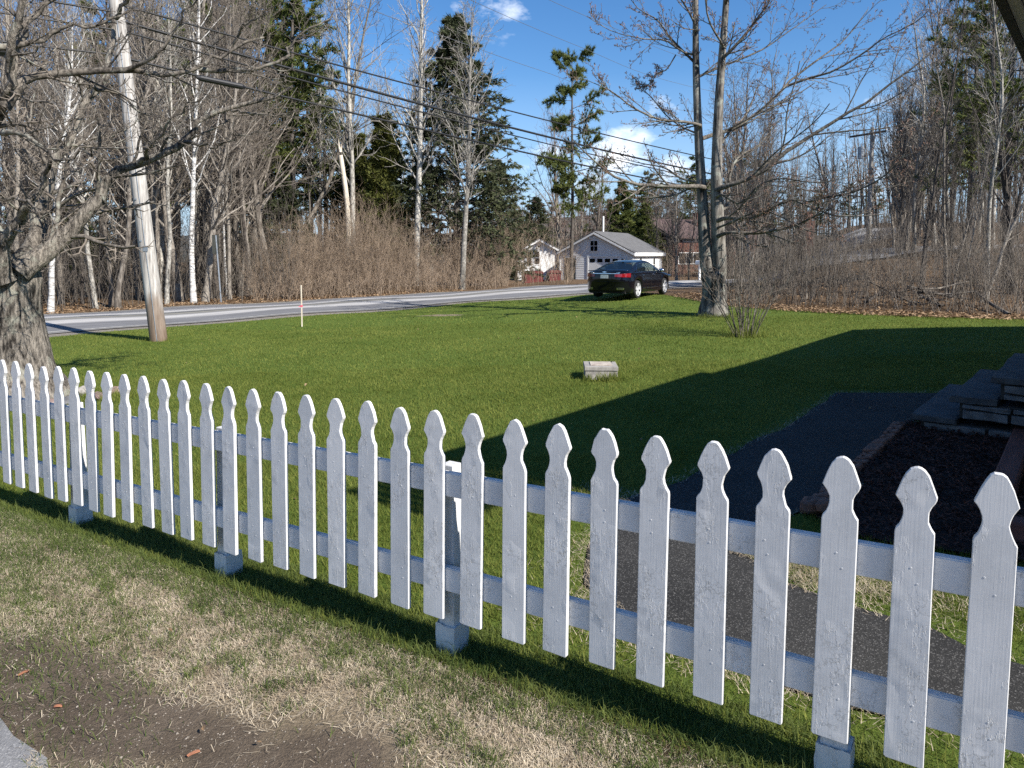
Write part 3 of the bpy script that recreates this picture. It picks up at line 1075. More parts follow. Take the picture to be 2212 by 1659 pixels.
bm.faces.new(upper)
for k in range(len(plan)):
    bm.faces.new((lower[k], lower[(k + 1) % len(plan)], upper[(k + 1) % len(plan)], upper[k]))
link('roof', bm_mesh('roof', bm, M_SHINGLE_BR), house)
for x0, x1, y0 in ((s_start, s_bump, 0.0), (s_bump, s_end, -EAVE_IN)):
    box_obj('fascia', ((x0 + x1) / 2, y0 - 0.02, EAVE_Z + 0.024), (x1 - x0 - 0.004, 0.04, 0.068), M_FASCIA, house)
    box_obj('soffit_trim', ((x0 + x1) / 2, y0 - 0.066, EAVE_Z + 0.016), (x1 - x0 - 0.004, 0.045, 0.03), M_SOFFIT, house)
pan_w = 0.10
x = -1.6
while x < 6.4:
    bm = bmesh.new()
    add_box(bm, (x, -0.092 - 0.55, EAVE_Z + 0.034), (pan_w - 0.008, 1.1, 0.014), 0, 0.003)
    link('soffit_panel', bm_mesh('soffit_panel', bm, M_SOFFIT), house)
    x += pan_w
box_obj('soffit', ((s_start + s_end) / 2, -0.70, EAVE_Z + 0.050), (s_end - s_start - 0.1, 1.2, 0.012), M_SOFFIT, house)
for k in range(-5, 16):
    a = np.linspace(0.3, 5.0, 9)
    hx = k * 0.22
    pts = np.stack([hx + 0.018 * np.cos(a), np.full(9, -0.125), EAVE_Z + 0.008 + 0.018 * np.sin(a)], 1)
    V, F = tubes(pts[None], np.full((1, 9), 0.0035), 5)
    link('hook', mesh_np('hook', V, F, M_FASCIA, True), house)
wall_y = -0.95
wl_ = s_end - 0.6 - s_start
box_obj('wall', ((s_start + s_end - 0.6) / 2, wall_y - 0.09, EAVE_Z / 2), (wl_, 0.18, EAVE_Z - 0.02), M_SIDING, house)
box_obj('wall', ((s_start + s_end) / 2, -9.2, EAVE_Z / 2), (s_end - s_start + 5, 0.18, EAVE_Z - 0.02), M_SIDING, house)
box_obj('wall', (s_end - 0.45, -5.1, EAVE_Z / 2), (0.18, 8.0, EAVE_Z - 0.03), M_SIDING, house)
box_obj('door', (7.7, wall_y + 0.02, 1.95), (0.95, 0.05, 2.0), M_REDWOOD, house)

# front steps: slabs on a stone-faced base, climbing to the right
st_l = gp(1969, 892, 0.21)
st0 = at_z(1969, 892, 0.26)[:2]
ZB = g1(st0[0], st0[1])
steps = empty('front_steps', (st0[0], st0[1], ZB), math.atan2(H_DIR[1], H_DIR[0]), 'dark slab front steps with rough stone block sides in the house shade', 'steps')
TR, RS, WD = 0.30, 0.205, 1.95
lev = 0.26 - ZB
rs = np.random.default_rng(5)
for k in range(5):
    top = lev + RS * k
    y0 = -TR * k
    dep = TR + 0.06 if k < 4 else 1.6
    bm = bmesh.new()
    add_box(bm, (WD / 2, y0 - dep / 2, top - 0.03), (WD + (0.0 if k else 0.04), dep, 0.06), 0, 0.008)
    bmesh.ops.subdivide_edges(bm, edges=[e for e in bm.edges if e.calc_length() > 0.2], cuts=6)
    for v in bm.verts:
        v.co += Vector((rs.normal(0, 0.004), rs.normal(0, 0.004), 0))
    link('tread', bm_mesh('tread', bm, M_SLATE), steps)
    # core of the step below its slab
    y1 = -TR * 4 - 1.5
    box_obj('core', (WD / 2, (y0 - 0.07 + y1) / 2, top - 0.06 - (RS - 0.062) / 2 - 0.0), (WD - 0.14, (y0 - 0.07) - y1, RS - 0.062), M_MORTAR, steps)
box_obj('core', (WD / 2, (-0.07 - TR * 4 - 1.5) / 2, (lev - 0.06 - RS + 0.06) / 2 - 0.1), (WD - 0.14, TR * 4 + 1.43, lev - 0.06 - RS + 0.062 + 0.2), M_MORTAR, steps)
# stone blocks on the near side (x = 0 side faces the camera)
for k in range(5):
    top = lev + RS * k - 0.062
    bot = top - (RS - 0.064) if k else -0.12
    rows = [(bot, bot + (top - bot) * 0.62), (bot + (top - bot) * 0.62, top)] if k % 2 else [(bot, bot + (top - bot) * 0.42), (bot + (top - bot) * 0.42, top)]
    for (z0, z1) in rows:
        y = -0.09 - TR * k
        y_end = -TR * 4 - 1.4
        while y > y_end:
            L_ = rs.uniform(0.18, 0.5)
            L_ = min(L_, y - y_end)
            bm = bmesh.new()
            add_box(bm, (0.055 + rs.uniform(-0.008, 0.008), y - L_ / 2, (z0 + z1) / 2), (0.09, L_ - 0.022, z1 - z0 - 0.016), 0, 0.007)
            bmesh.ops.subdivide_edges(bm, edges=[e for e in bm.edges if e.calc_length() > 0.1], cuts=2)
            for v in bm.verts:
                v.co += Vector((rs.normal(0, 0.004), rs.normal(0, 0.003), rs.normal(0, 0.002)))
            link('stone', bm_mesh('stone', bm, M_STONE), steps)
            y -= L_

# mulch bed edging bricks, landscape timber
edge_pts = resample([gp(*q)[:2] for q in ((1941, 922), (1918, 950), (1891, 974), (1868, 997), (1830, 1032), (1775, 1083), (1752, 1108))], 19)
edging = empty('brick_edging', (edge_pts[0][0], edge_pts[0][1], 0), 0, 'curved row of old bricks set along the mulch bed beside the dark path', 'edging')
for k, p in enumerate(edge_pts):
    q = edge_pts[min(k + 1, 18)] - edge_pts[max(k - 1, 0)]
    a = math.atan2(q[1], q[0])
    bm = bmesh.new()
    add_box(bm, (0, 0, 0), (0.10, 0.12, 0.055), 0, 0.010)
    o = link('brick', bm_mesh('brick', bm, M_BRICK), edging, (p[0] - edge_pts[0][0], p[1] - edge_pts[0][1], g1(*p) + 0.022 + rs.normal(0, 0.008)))
    o.rotation_euler = (rs.normal(0.25, 0.1), rs.normal(0, 0.08), a + rs.normal(0, 0.1))
for j, (px, py, sz, rz_) in enumerate(((1762, 1098, 0.13, 0.4), (1744, 1104, 0.10, 1.1), (1768, 1112, 0.12, 2.0), (1752, 1116, 0.09, 0.1), (1780, 1120, 0.12, 0.8))):
    p = gp(px, py)
    bm = bmesh.new()
    add_box(bm, (0, 0, 0), (sz, sz * 0.75, 0.075), 0, 0.018)
    for v in bm.verts:
        v.co += Vector(rs.normal(0, 0.006, 3))
    o = link('brick', bm_mesh('brick', bm, M_BRICK), edging, (p[0] - edge_pts[0][0], p[1] - edge_pts[0][1], p[2] + 0.04 + 0.01 * j))
    o.rotation_euler = (rs.normal(0, 0.2), rs.normal(0, 0.2), rz_)
for (pa, pb, lab) in (((2120, 1158), (2480, 1215), 'red stained landscape timber lying sunlit across the front of the mulch bed'),
                      ((2165, 1085), (2225, 905), 'red brown timber running back along the house side of the mulch bed')):
    a, b = gp(*pa), gp(*pb)
    d = b - a
    L_ = float(np.linalg.norm(d[:2]))
    o = box_obj('landscape_timber', (L_ / 2, 0, 0.06), (L_, 0.14, 0.15), M_REDWOOD, None, 0, 0.012)
    o.location = (a[0], a[1], a[2])
    o.rotation_euler = (0, 0, math.atan2(d[1], d[0]))
    tag(o, lab, 'timber', 'timbers edging the mulch bed')

# ------------------------------------------------------------------ concrete block in the lawn
bk = gp(1263, 821)
block = empty('concrete_block', tuple(bk), -0.06, 'low concrete block capped with a pale tile standing alone in the lawn', 'block')
bm = bmesh.new()
add_box(bm, (0.222, 0.24, 0.055), (0.432, 0.47, 0.13), 0, 0.004)
link('base', bm_mesh('base', bm, M_CONC), block)
bm = bmesh.new()
add_box(bm, (0.222, 0.24, 0.154), (0.448, 0.49, 0.055), 0, 0.004)
link('cap', bm_mesh('cap', bm, M_CONC), block)
bm = bmesh.new()
add_box(bm, (0.225, 0.255, 0.186), (0.29, 0.31, 0.012), 0, 0.003)
link('tile', bm_mesh('tile', bm, M_TILE), block)
bm = bmesh.new()
bmesh.ops.create_cone(bm, segments=10, radius1=0.012, radius2=0.012, depth=0.012, cap_ends=True, matrix=Matrix.Translation((0.385, 0.41, 0.187)))
link('bolt', bm_mesh('bolt', bm, M_FASCIA), block)

# stones round the foot of the old tree
for k, (px, py, sx, sy, m, lab) in enumerate(((212, 862, 0.24, 0.14, M_ROCK, 'reddish stone behind the sixth picket at the foot of the old maple'),
                                            (250, 850, 0.16, 0.12, M_ROCK, 'small red stone in the grass at the end of the stone row'),
                                            (150, 872, 0.30, 0.18, M_STONE, 'grey flat stone near the old maple behind the fence'),
                                            (180, 850, 0.34, 0.12, M_CONC, 'pale flat slab lying between the stones by the old maple'),
                                            (110, 880, 0.26, 0.18, M_ROCK, 'brown stone nearest the old maple trunk behind the fence'))):
    p = gp(px, py)
    bm = bmesh.new()
    bmesh.ops.create_icosphere(bm, subdivisions=2, radius=1.0)
    for v in bm.verts:
        v.co = Vector((v.co.x * sx / 2, v.co.y * sy / 2, v.co.z * 0.07)) * (1 + rs.normal(0, 0.08))
    o = link('stone', bm_mesh('garden_stone', bm, m), None, (p[0], p[1], p[2] + 0.03))
    o.name = 'garden_stone'
    o.rotation_euler = (0, 0, rs.uniform(0, 3))
    tag(o, lab, 'stone', 'stones round the old maple')

# chips of bark on the verge
for (px, py, L_, a, lab) in ((418, 1632, 0.045, 0.9, 'orange bark chip lying on bare soil near the bottom of the verge'),
                             (52, 1457, 0.05, 1.2, 'rusty brown bark chip on the soil at the left of the verge'),
                             (125, 1530, 0.03, 0.2, 'short tan bark sliver between the two bigger chips')):
    p = gp(px, py)
    bm = bmesh.new()
    bmesh.ops.create_grid(bm, x_segments=5, y_segments=2, size=0.5)
    r = bmesh.ops.extrude_face_region(bm, geom=bm.faces[:])
    for v in [g for g in r['geom'] if isinstance(g, bmesh.types.BMVert)]:
        v.co.z += 0.25
    for v in bm.verts:
        v.co = Vector((v.co.x * L_, v.co.y * 0.013 * (1 - abs(v.co.x) * 0.7), v.co.z * 0.012 + 0.004 * math.cos(v.co.x * 3)))
        v.co += Vector(rs.normal(0, 0.0006, 3))
    o = link('bark_chip', bm_mesh('bark_chip', bm, M_CHIP), None, (p[0], p[1], p[2] + 0.006))
    o.rotation_euler = (0.15, 0.1, a)
    tag(o, lab, 'wood chip')

# ------------------------------------------------------------------ trees


def tree_mesh(name, layers, mats):
    """layers: list of (P, R, sides, material index)"""
    parts, mi = [], []
    for P, R, S, k in layers:
        if len(P) == 0:
            continue
        V, F = tubes(P, R, S)
        parts.append((V, F))
        mi.append(np.full(len(F), k))
    V, F = join(parts)
    return mesh_np(name, V, F, mats, True, None, np.concatenate(mi))


def trunk_line(rng, h, r, n=14, wob=0.05, flare=1.35, tip=0.12, lean=0.02):
    P = walk(rng, np.zeros((1, 3)), norm(np.array([[rng.normal(0, lean), rng.normal(0, lean), 1.0]])), np.array([h]), n, wob, 0.12)
    t = np.linspace(0, 1, n)
    R = (r * (1 - t) ** 0.75 * (1 - tip) + r * tip)[None, :]
    R[0, 0] *= flare
    return P, R


def bare_variant(seed, h, r, low, k1, bark_m, twig_m, ang=0.75, lenf=0.30, k2=7, k3=5, wob=0.055, sides=8, up=0.08, lean=0.02, rt=0.007):
    rng = np.random.default_rng(seed)
    P0, R0 = trunk_line(rng, h, r, 14, wob, 1.3, 0.10, lean)
    P1, R1 = branch(rng, P0, R0, k1, ang, lenf, 7, 0.42, low, 0.99, up, 0.13, 0.012, 0.3)
    P2, R2 = branch(rng, P1, R1, k2, 0.75, 0.5, 5, 0.5, 0.2, 0.98, 0.05, 0.16, rt * 1.2, 0.5)
    P3, R3 = branch(rng, P2, R2, k3, 0.7, 0.55, 3, 0.6, 0.2, 1.0, 0.06, 0.16, rt, 0.6)
    tr = tree_mesh('trunk', [(P0 - np.array([0, 0, 0.15]), R0, sides, 0)], [bark_m])
    cr = tree_mesh('crown', [(P1, R1, 5, 0), (P2, R2, 3, 1), (P3, R3, 3, 1)], [bark_m, twig_m])
    return tr, cr


def plant_tree(name, meshes, loc, rz, sc, label, cat='tree', group=None, tilt=(0, 0)):
    o = empty(name, tuple(loc), 0, label, cat, group)
    o.rotation_euler = (tilt[0], tilt[1], rz)
    o.scale = (sc, sc, sc) if not isinstance(sc, tuple) else sc
    for nm, me in meshes:
        link(nm, me, o)
    return o


WOODS = [bare_variant(200 + k, 15.0, r, low, k1, b, t, ang, lf, 6, 5) for k, (r, low, k1, b, t, ang, lf) in enumerate((
    (0.12, 0.20, 30, M_BARK, M_TWIG, 0.70, 0.24), (0.16, 0.25, 34, M_BARK, M_TWIG, 0.75, 0.27), (0.09, 0.15, 28, M_BARK, M_TWIG, 0.65, 0.20),
    (0.14, 0.35, 30, M_BARK_PALE, M_TWIG_PALE, 0.60, 0.25), (0.11, 0.28, 28, M_BARK_DARK, M_TWIG, 0.80, 0.25), (0.18, 0.22, 36, M_BARK, M_TWIG, 0.80, 0.30)))]
WOODS_LEAN = [bare_variant(230 + k, 14.0, 0.11, 0.2, 28, M_BARK, M_TWIG, 0.75, 0.26, 6, 5, 0.09, 8, 0.08, 0.14) for k in range(2)]
RIGHTW = [bare_variant(280 + k, 15.0, r, low, k1, b, t, ang, lf, 6, 5) for k, (r, low, k1, b, t, ang, lf) in enumerate(((0.12, 0.30, 28, M_BARK_DARK, M_TWIG_DARK, 0.62, 0.24), (0.15, 0.35, 30, M_BARK, M_TWIG_DARK, 0.66, 0.26), (0.085, 0.22, 26, M_BARK_DARK, M_TWIG_DARK, 0.55, 0.22)))]
SPREAD = [bare_variant(240 + k, 12.0, 0.19, 0.16, 30, M_BARK, t, 0.55, 0.42, 7, 5, 0.05, 8, 0.10) for k, t in enumerate((M_TWIG, M_TWIG, M_TWIG_RED))]
POPLAR = [bare_variant(250 + k, 18.0, 0.17, 0.28, 40, M_BARK_PALE, M_TWIG_PALE, 0.62, 0.22, 8, 5, 0.025, 8, 0.13, 0.01, 0.008) for k in range(2)]
BIRCH = [bare_variant(260 + k, 15.0, 0.13, 0.30, 30, M_BIRCH, M_TWIG, 0.6, 0.22, 7, 5, 0.03, 10, 0.1, 0.01) for k in range(2)]
DARKW = [bare_variant(270 + k, 15.0, r, 0.2, 30, M_BARK_DARK, M_TWIG_DARK, 0.6, 0.27, 6, 5, 0.05) for k, r in enumerate((0.12, 0.16))]


def parts_of(v):
    return [('trunk', v[0]), ('crown', v[1])]


def put(name, variant, px, base_y, dist, top_y, label, vh, group=None, rz=None, tilt=(0, 0), width=1.0):
    """plant a bare tree at a distance, tall enough to reach top_y"""
    x = (px - CX) / FPX * dist
    z = g1(x, dist)
    h = CAM_H + (HORIZON - top_y) / FPX * dist - z
    s = h / vh
    return plant_tree(name, parts_of(variant), (x, dist, z), rng_p.uniform(0, 6.28) if rz is None else rz, (s * width, s * width, s), label, 'tree', group, tilt)


rng_p = np.random.default_rng(11)
# --- single trees one can point at
put('birch_tree', BIRCH[0], 417, 650, 28.5, -90, 'tall straight white birch in the woods right of the leaning utility pole', 15.0, width=0.95)
put('birch_tree', BIRCH[1], 106, 670, 24.5, 60, 'white birch leaning left at the road edge just right of the old maple trunk', 15.0, tilt=(0, -0.09), width=1.15)
put('birch_tree', BIRCH[1], 490, 640, 33.0, 120, 'thin pale birch behind the road sign, leaning right', 15.0, tilt=(0, 0.05), width=0.6)
put('poplar_tree', POPLAR[0], 765, 560, 38.0, -120, 'pale poplar standing between the cedar and the broken snag', 18.0, width=0.95)
put('poplar_tree', POPLAR[1], 896, 540, 39.0, -160, 'tall white-topped poplar left of the dark spruce', 18.0, width=1.0, tilt=(0, -0.015))
put('poplar_tree', POPLAR[0], 997, 560, 37.0, 20, 'straight pale poplar in front of the dark spruce', 18.0, rz=2.0, width=1.2)
put('poplar_tree', POPLAR[1], 972, 560, 42.0, 230, 'short thin poplar beside the trunk in front of the spruce', 18.0, width=1.0, tilt=(0, 0.02))
put('poplar_tree', POPLAR[1], 690, 600, 44.0, 40, 'slim poplar in front of the pines left of the cedar', 18.0, width=0.8)
put('red_maple_tree', SPREAD[2], 1205, 520, 60.0, 250, 'reddish budding bare tree left of the lone white pine', 12.0, width=0.8)
put('red_maple_tree', SPREAD[2], 1290, 520, 66.0, 330, 'small reddish bare tree right of the lone white pine', 12.0, width=0.8)
put('bare_tree', SPREAD[0], 1418, 500, 64.0, 385, 'pale forked bare sapling behind the white garage roof', 12.0, width=0.6)
put('bare_tree', WOODS[5], 386, 650, 29.5, -60, 'thick grey trunk just left of the white birch in the woods', 15.0, width=1.0)
put('bare_tree', WOODS_LEAN[0], 252, 655, 26.5, 10, 'grey trunk rising left of the utility pole and leaning left', 14.0, tilt=(0, -0.06), width=1.2)
put('bare_tree', WOODS[1], 338, 655, 29.0, -60, 'grey trunk just right of the utility pole in the woods', 15.0, width=1.05)
put('bare_tree', WOODS[5], 540, 645, 34.0, -40, 'thick grey double-looking trunk right of the road sign', 15.0, width=0.9)
put('bare_tree', WOODS[1], 566, 640, 37.0, 0, 'brown trunk standing at the left end of the brush thicket', 15.0, width=0.9)
put('bare_tree', DARKW[0], 1990, 640, 24.0, 70, 'thin dark bare tree at the lawn edge left of the brush pile trunks', 15.0, width=0.9)
put('bare_tree', WOODS_LEAN[1], 2120, 680, 21.5, 60, 'dark slender tree curving up left at the right edge of the lawn', 14.0, tilt=(0, -0.13), width=0.9)
put('bare_tree', WOODS[3], 2132, 680, 23.0, -40, 'grey trunk with pale patches at the right lawn edge', 15.0, width=0.8)
put('bare_tree', DARKW[1], 2185, 690, 25.0, -60, 'dark straight trunk nearest the right border behind the steps', 15.0, width=0.9)
put('bare_tree', WOODS[2], 2045, 675, 24.5, 120, 'thin grey sapling between the two dark trunks at the lawn edge', 15.0)

# broken snag
sx = (750 - CX) / FPX * 37.0
rng = np.random.default_rng(77)
P0, R0 = trunk_line(rng, 7.2, 0.15, 10, 0.03, 1.3, 0.8, 0.01)
P1, R1 = branch(rng, P0, R0, 5, 1.1, 0.09, 4, 0.25, 0.4, 0.9, 0.0, 0.1, 0.012)
Pk = np.array([[[0.02, 0, 7.2], [0.05, 0.02, 7.6]], [[-0.05, 0.03, 7.2], [-0.08, 0.02, 7.9]], [[0.0, -0.06, 7.2], [0.0, -0.07, 7.45]]]) + (P0[0, -1] - np.array([0, 0, 7.25]))
Rk = np.array([[0.06, 0.004]] * 3)
snag = empty('dead_snag', (sx, 37.0, g1(sx, 37.0)), 0, 'broken pale dead trunk with a splintered top left of the poplar', 'dead tree')
link('trunk', tree_mesh('snag_trunk', [(P0 - np.array([0, 0, 0.2]), R0, 8, 0), (Pk, Rk, 4, 0)], [M_STAKE]), snag)
link('branch_stubs', tree_mesh('branch_stubs', [(P1, R1, 4, 0)], [M_TWIG_PALE]), snag)

# --- the rest of the woods, tree by tree
_rc = (ROAD_NEAR + ROAD_FAR) / 2
ROADVIEW = _rc[(_rc[:, 0] > 8.0) & (_rc[:, 0] < 14.0)]       # the stretch of road seen sunlit past the car
taken = []


ORD = ['first', 'second', 'third', 'fourth', 'fifth', 'sixth', 'seventh', 'eighth', 'ninth', 'tenth', 'eleventh', 'twelfth', 'thirteenth', 'fourteenth', 'fifteenth', 'sixteenth', 'seventeenth', 'eighteenth', 'nineteenth', 'twentieth', 'twenty-first', 'twenty-second', 'twenty-third', 'twenty-fourth', 'twenty-fifth', 'twenty-sixth', 'twenty-seventh', 'twenty-eighth', 'twenty-ninth', 'thirtieth', 'thirty-first', 'thirty-second']
MARKS = [(-999, 'the left border of the photo'), (45, 'the old maple trunk'), (300, 'the leaning utility pole'), (417, 'the tall white birch'), (476, 'the road sign'), (566, 'the thicket left end'), (652, 'the survey stake'),
         (750, 'the broken snag'), (896, 'the white-topped poplar'), (1000, 'the big spruce'), (1110, 'the hidden white house'), (1234, 'the lone white pine'), (1299, 'the garage peak'), (1375, 'the black car roof'), (1541, 'the lawn maple trunk'), (1611, 'the lawn shrub'),
         (1873, 'the distant utility pole'), (1990, 'the thin dark tree'), (2132, 'the pale-patched grey trunk')]


def name_by_place(objs, what):
    cnt = {}
    for o in sorted(objs, key=lambda q: q.location.x / q.location.y):
        px = CX + FPX * o.location.x / o.location.y
        m = [t for x_, t in MARKS if x_ <= px][-1]
        cnt[m] = cnt.get(m, 0) + 1
        o['label'] = '%s %s to the right of %s' % (ORD[min(cnt[m], 32) - 1], what, m)


def scatter(n, pxr, dr, top, variants, name, label, group, gap=0.9, wr=(0.8, 1.15), pw=1.0, lean=0.03, what=None):
    made = tries = 0
    objs = []
    while made < n and tries < n * 60:
        tries += 1
        px = rng_p.uniform(*pxr)
        d = dr[0] + (dr[1] - dr[0]) * rng_p.random() ** pw
        x = (px - CX) / FPX * d
        P = np.array([[x, d]])
        if sdist(ROADPOLY, P)[0] > -1.6 or sdist(LAWN, P)[0] > -0.7:
            continue
        if abs(px - 1873) < 55 and d < 51:
            continue
        v_ = ROADVIEW - P
        al_ = v_ @ SHADOW
        if (((al_ > 0) & (al_ < 17) & (np.abs(v_ @ np.array([-SHADOW[1], SHADOW[0]])) < 1.3)).any()) and px > 1300:
            continue
        if any((x - a) ** 2 + (d - b) ** 2 < gap * gap for a, b in taken):
            continue
        if any(abs(x - a) < c and abs(d - b) < e for a, b, c, e in KEEP_CLEAR):
            continue
        taken.append((x, d))
        v, vh = variants[rng_p.integers(len(variants))]
        ty = rng_p.uniform(*top)
        h = max(3.0, CAM_H + (HORIZON - ty) / FPX * d - g1(x, d))
        s = h / vh
        w = s * rng_p.uniform(*wr)
        to = plant_tree(name, parts_of(v), (x, d, g1(x, d) - 0.05), rng_p.uniform(0, 6.28), (w, w, s), label, 'tree', group, (rng_p.normal(0, lean), rng_p.normal(0, lean)))
        objs.append(to)
        made += 1
    if what:
        name_by_place(objs, what)
    return made


KEEP_CLEAR = [(10.0, 57.0, 6.5, 6.5), (2.6, 62.0, 4.5, 5.0), (20.5, 74.0, 9, 6), (13.6, 45, 2.0, 3.0)]
W6 = [(v, 15.0) for v in WOODS] + [(v, 14.0) for v in WOODS_LEAN]
n1 = scatter(44, (-80, 600), (24, 36), (-160, 120), W6, 'bare_tree', 'bare slender grey tree in the front of the woods across the road', 'bare trees at the front of the left woods', 0.8, (0.7, 1.1), what='front-row bare tree')
n2 = scatter(38, (-80, 640), (36, 60), (-120, 140), W6, 'bare_tree', 'bare grey tree deep in the woods across the road', 'bare trees deep in the left woods', 1.0, (0.9, 1.3))
n3 = scatter(14, (640, 1010), (44, 64), (120, 330), [(POPLAR[0], 18.0), (POPLAR[1], 18.0), (WOODS[0], 15.0), (WOODS[2], 15.0)], 'bare_tree', 'thin pale bare tree behind the brush thicket near the spruce', 'thin trees round the spruce', 0.8, (0.7, 1.0), what='thin pale tree above the brush')
n4 = scatter(16, (1090, 1480), (62, 92), (395, 460), [(SPREAD[0], 12.0), (SPREAD[1], 12.0), (SPREAD[2], 12.0), (WOODS[4], 15.0)], 'bare_tree', 'low bare tree far behind the white buildings', 'low trees behind the white buildings', 1.5, (0.9, 1.2), what='far low bare tree')
n5 = scatter(48, (1590, 1960), (34, 62), (150, 330), [(SPREAD[0], 12.0), (SPREAD[1], 12.0), (RIGHTW[0], 15.0), (RIGHTW[1], 15.0), (RIGHTW[2], 15.0)], 'bare_tree', 'bare grey tree on the rising ground right of the lawn maple', 'bare trees on the right slope', 0.9, (0.8, 1.1), what='spreading bare slope tree')
n8 = scatter(20, (1440, 1660), (48, 66), (380, 470), [(WOODS[2], 15.0), (SPREAD[0], 12.0), (SPREAD[2], 12.0)], 'bare_tree', 'slim bare tree standing in front of the brick house', 'slim trees before the brick house', 0.8, (0.7, 1.1), what='slim tree by the brick house')
n6 = scatter(34, (1560, 2230), (22, 34), (250, 420), [(v, 15.0) for v in RIGHTW], 'bare_tree', 'thin young bare tree in the brush beyond the lawn', 'young trees in the right brush', 0.6, (0.45, 0.7), what='thin young brush tree')
n7 = scatter(40, (1950, 2290), (25, 55), (-60, 190), [(v, 15.0) for v in RIGHTW] + [(RIGHTW[0], 15.0), (WOODS[3], 15.0)], 'bare_tree', 'tall bare tree in the woods at the right edge', 'tall bare trees at the right edge', 0.8, (0.75, 1.05), what='tall right-edge bare tree')
print('trees', n1, n2, n3, n4, n5, n6, n7)

# ------------------------------------------------------------------ evergreens


def tufts(rng, pts, dirs, m, length, width, spread, hang=0.0):
    T = len(pts)
    p = np.repeat(pts, m, axis=0) + rng.normal(0, length * 0.12, (T * m, 3))
    d = norm(np.repeat(dirs, m, axis=0) + rng.normal(0, spread, (T * m, 3)) + np.array([0, 0, -hang]))
    L = length * (0.6 + 0.8 * rng.random(T * m))[:, None]
    s = norm(np.cross(d, rng.normal(0, 1, (T * m, 3))))
    w = width * (0.7 + 0.6 * rng.random(T * m))[:, None]
    V = np.stack([p - s * w * 0.5, p + s * w * 0.5, p + d * L], 1).reshape(-1, 3)
    F = np.arange(T * m * 3).reshape(-1, 3)
    r = np.clip(np.repeat(np.repeat(rng.random(T), m) * 0.6 + rng.random(T * m) * 0.4, 3), 0, 1)
    return V, F, r


def needles_on(rng, layers, m, length, width, spread, hang, frm=0.3):
    pts, dirs = [], []
    for P, st in layers:
        T = norm(np.gradient(P, axis=1))
        k0 = max(1, int(P.shape[1] * st))
        pts.append(P[:, k0:].reshape(-1, 3))
        dirs.append(T[:, k0:].reshape(-1, 3))
    return tufts(rng, np.concatenate(pts), np.concatenate(dirs), m, length, width, spread, hang)


def conifer(seed, h, r, k1, ang, lenf, shrink, t0, k2, lenf2, m, nl, nw, spread, hang, mat, bark_m, up=0.03, keepf=1.0, wob=0.05, lean=0.01, droop=0.0, cones=False, pw=1.0):
    rng = np.random.default_rng(seed)
    P0, R0 = trunk_line(rng, h, r, 14, 0.02, 1.3, 0.08, lean)
    P1, R1 = branch(rng, P0, R0, k1, ang, lenf, 7, 0.3, t0, 0.985, up, wob, 0.012, 0.3, shrink, pw=pw)
    P1, R1 = keep(rng, P1, R1, keepf)
    P2, R2 = branch(rng, P1, R1, k2, 0.85, lenf2, 4, 0.5, 0.25, 1.0, up * 0.6 - droop, 0.08, 0.006, 0.5, 0.5, 0.7)
    V, F, rn = needles_on(rng, [(P2, 0.3), (P1, 0.45)], m, nl, nw, spread, hang)
    out = [('trunk', tree_mesh('trunk', [(P0 - np.array([0, 0, 0.2]), R0, 8, 0)], [bark_m])),
           ('boughs', tree_mesh('boughs', [(P1, R1, 4, 0), (P2, R2, 3, 0)], [bark_m])),
           ('needles', mesh_np('needles', V, F, mat, False, {'rnd': rn}))]
    if cones:
        z = P2[:, -1, 2]
        q = P2[z > h * 0.80][:, 1:].reshape(-1, 3)
        q = q[rng.random(len(q)) < 0.55]
        V, F, rn = tufts(rng, q, np.tile([0, 0, -1.0], (len(q), 1)), 3, 0.16, 0.07, 0.3)
        out.append(('cone_clusters', mesh_np('cone_clusters', V, F, M_CONES, False, {'rnd': rn})))
    return out


PINE = [conifer(300 + k, 16.0, 0.2, 58, 1.32, 0.27, 0.72, t0, 10, 0.42, 11, 0.30, 0.07, 0.6, -0.25, M_PINE, M_BARK_DARK, 0.035, 0.8) for k, t0 in enumerate((0.30, 0.22, 0.40))]
LONEPINE = conifer(310, 17.0, 0.22, 46, 1.40, 0.23, 0.45, 0.30, 14, 0.42, 22, 0.32, 0.062, 0.65, -0.25, M_PINE, M_BARK_DARK, 0.02, 0.66, 0.06)
BIGSPRUCE = conifer(320, 15.8, 0.24, 240, 1.50, 0.255, 0.93, 0.10, 11, 0.38, 9, 0.27, 0.075, 0.5, 0.3, M_SPRUCE, M_BARK_DARK, 0.015, 0.92, 0.05, 0.0, 0.03, True, 2.0)
SPRUCE = [conifer(330 + k, 9.0, 0.13, 150, 1.45, 0.28, 0.93, 0.06, 9, 0.38, 8, 0.2, 0.055, 0.5, 0.15, M_SPRUCE, M_BARK_DARK, 0.02, 0.95, pw=1.3) for k in range(2)]
CEDAR = conifer(340, 8.6, 0.13, 210, 0.95, 0.20, 0.80, 0.05, 9, 0.45, 8, 0.2, 0.065, 0.55, 0.0, M_CEDAR, M_BARK_DARK, 0.08, 1.0, pw=1.4)
BALSAM = conifer(341, 9.0, 0.13, 150, 1.35, 0.30, 0.93, 0.05, 9, 0.4, 8, 0.22, 0.06, 0.55, 0.0, M_PINE, M_BARK_DARK, 0.02, 1.0)


def put_con(name, parts, px, dist, top_y, vh, label, group=None, width=1.0):
    x = (px - CX) / FPX * dist
    z = g1(x, dist)
    s = (CAM_H + (HORIZON - top_y) / FPX * dist - z) / vh
    taken.append((x, dist))
    return plant_tree(name, parts, (x, dist, z - 0.05), rng_p.uniform(0, 6.28), (s * width, s * width, s), label, 'tree', group)


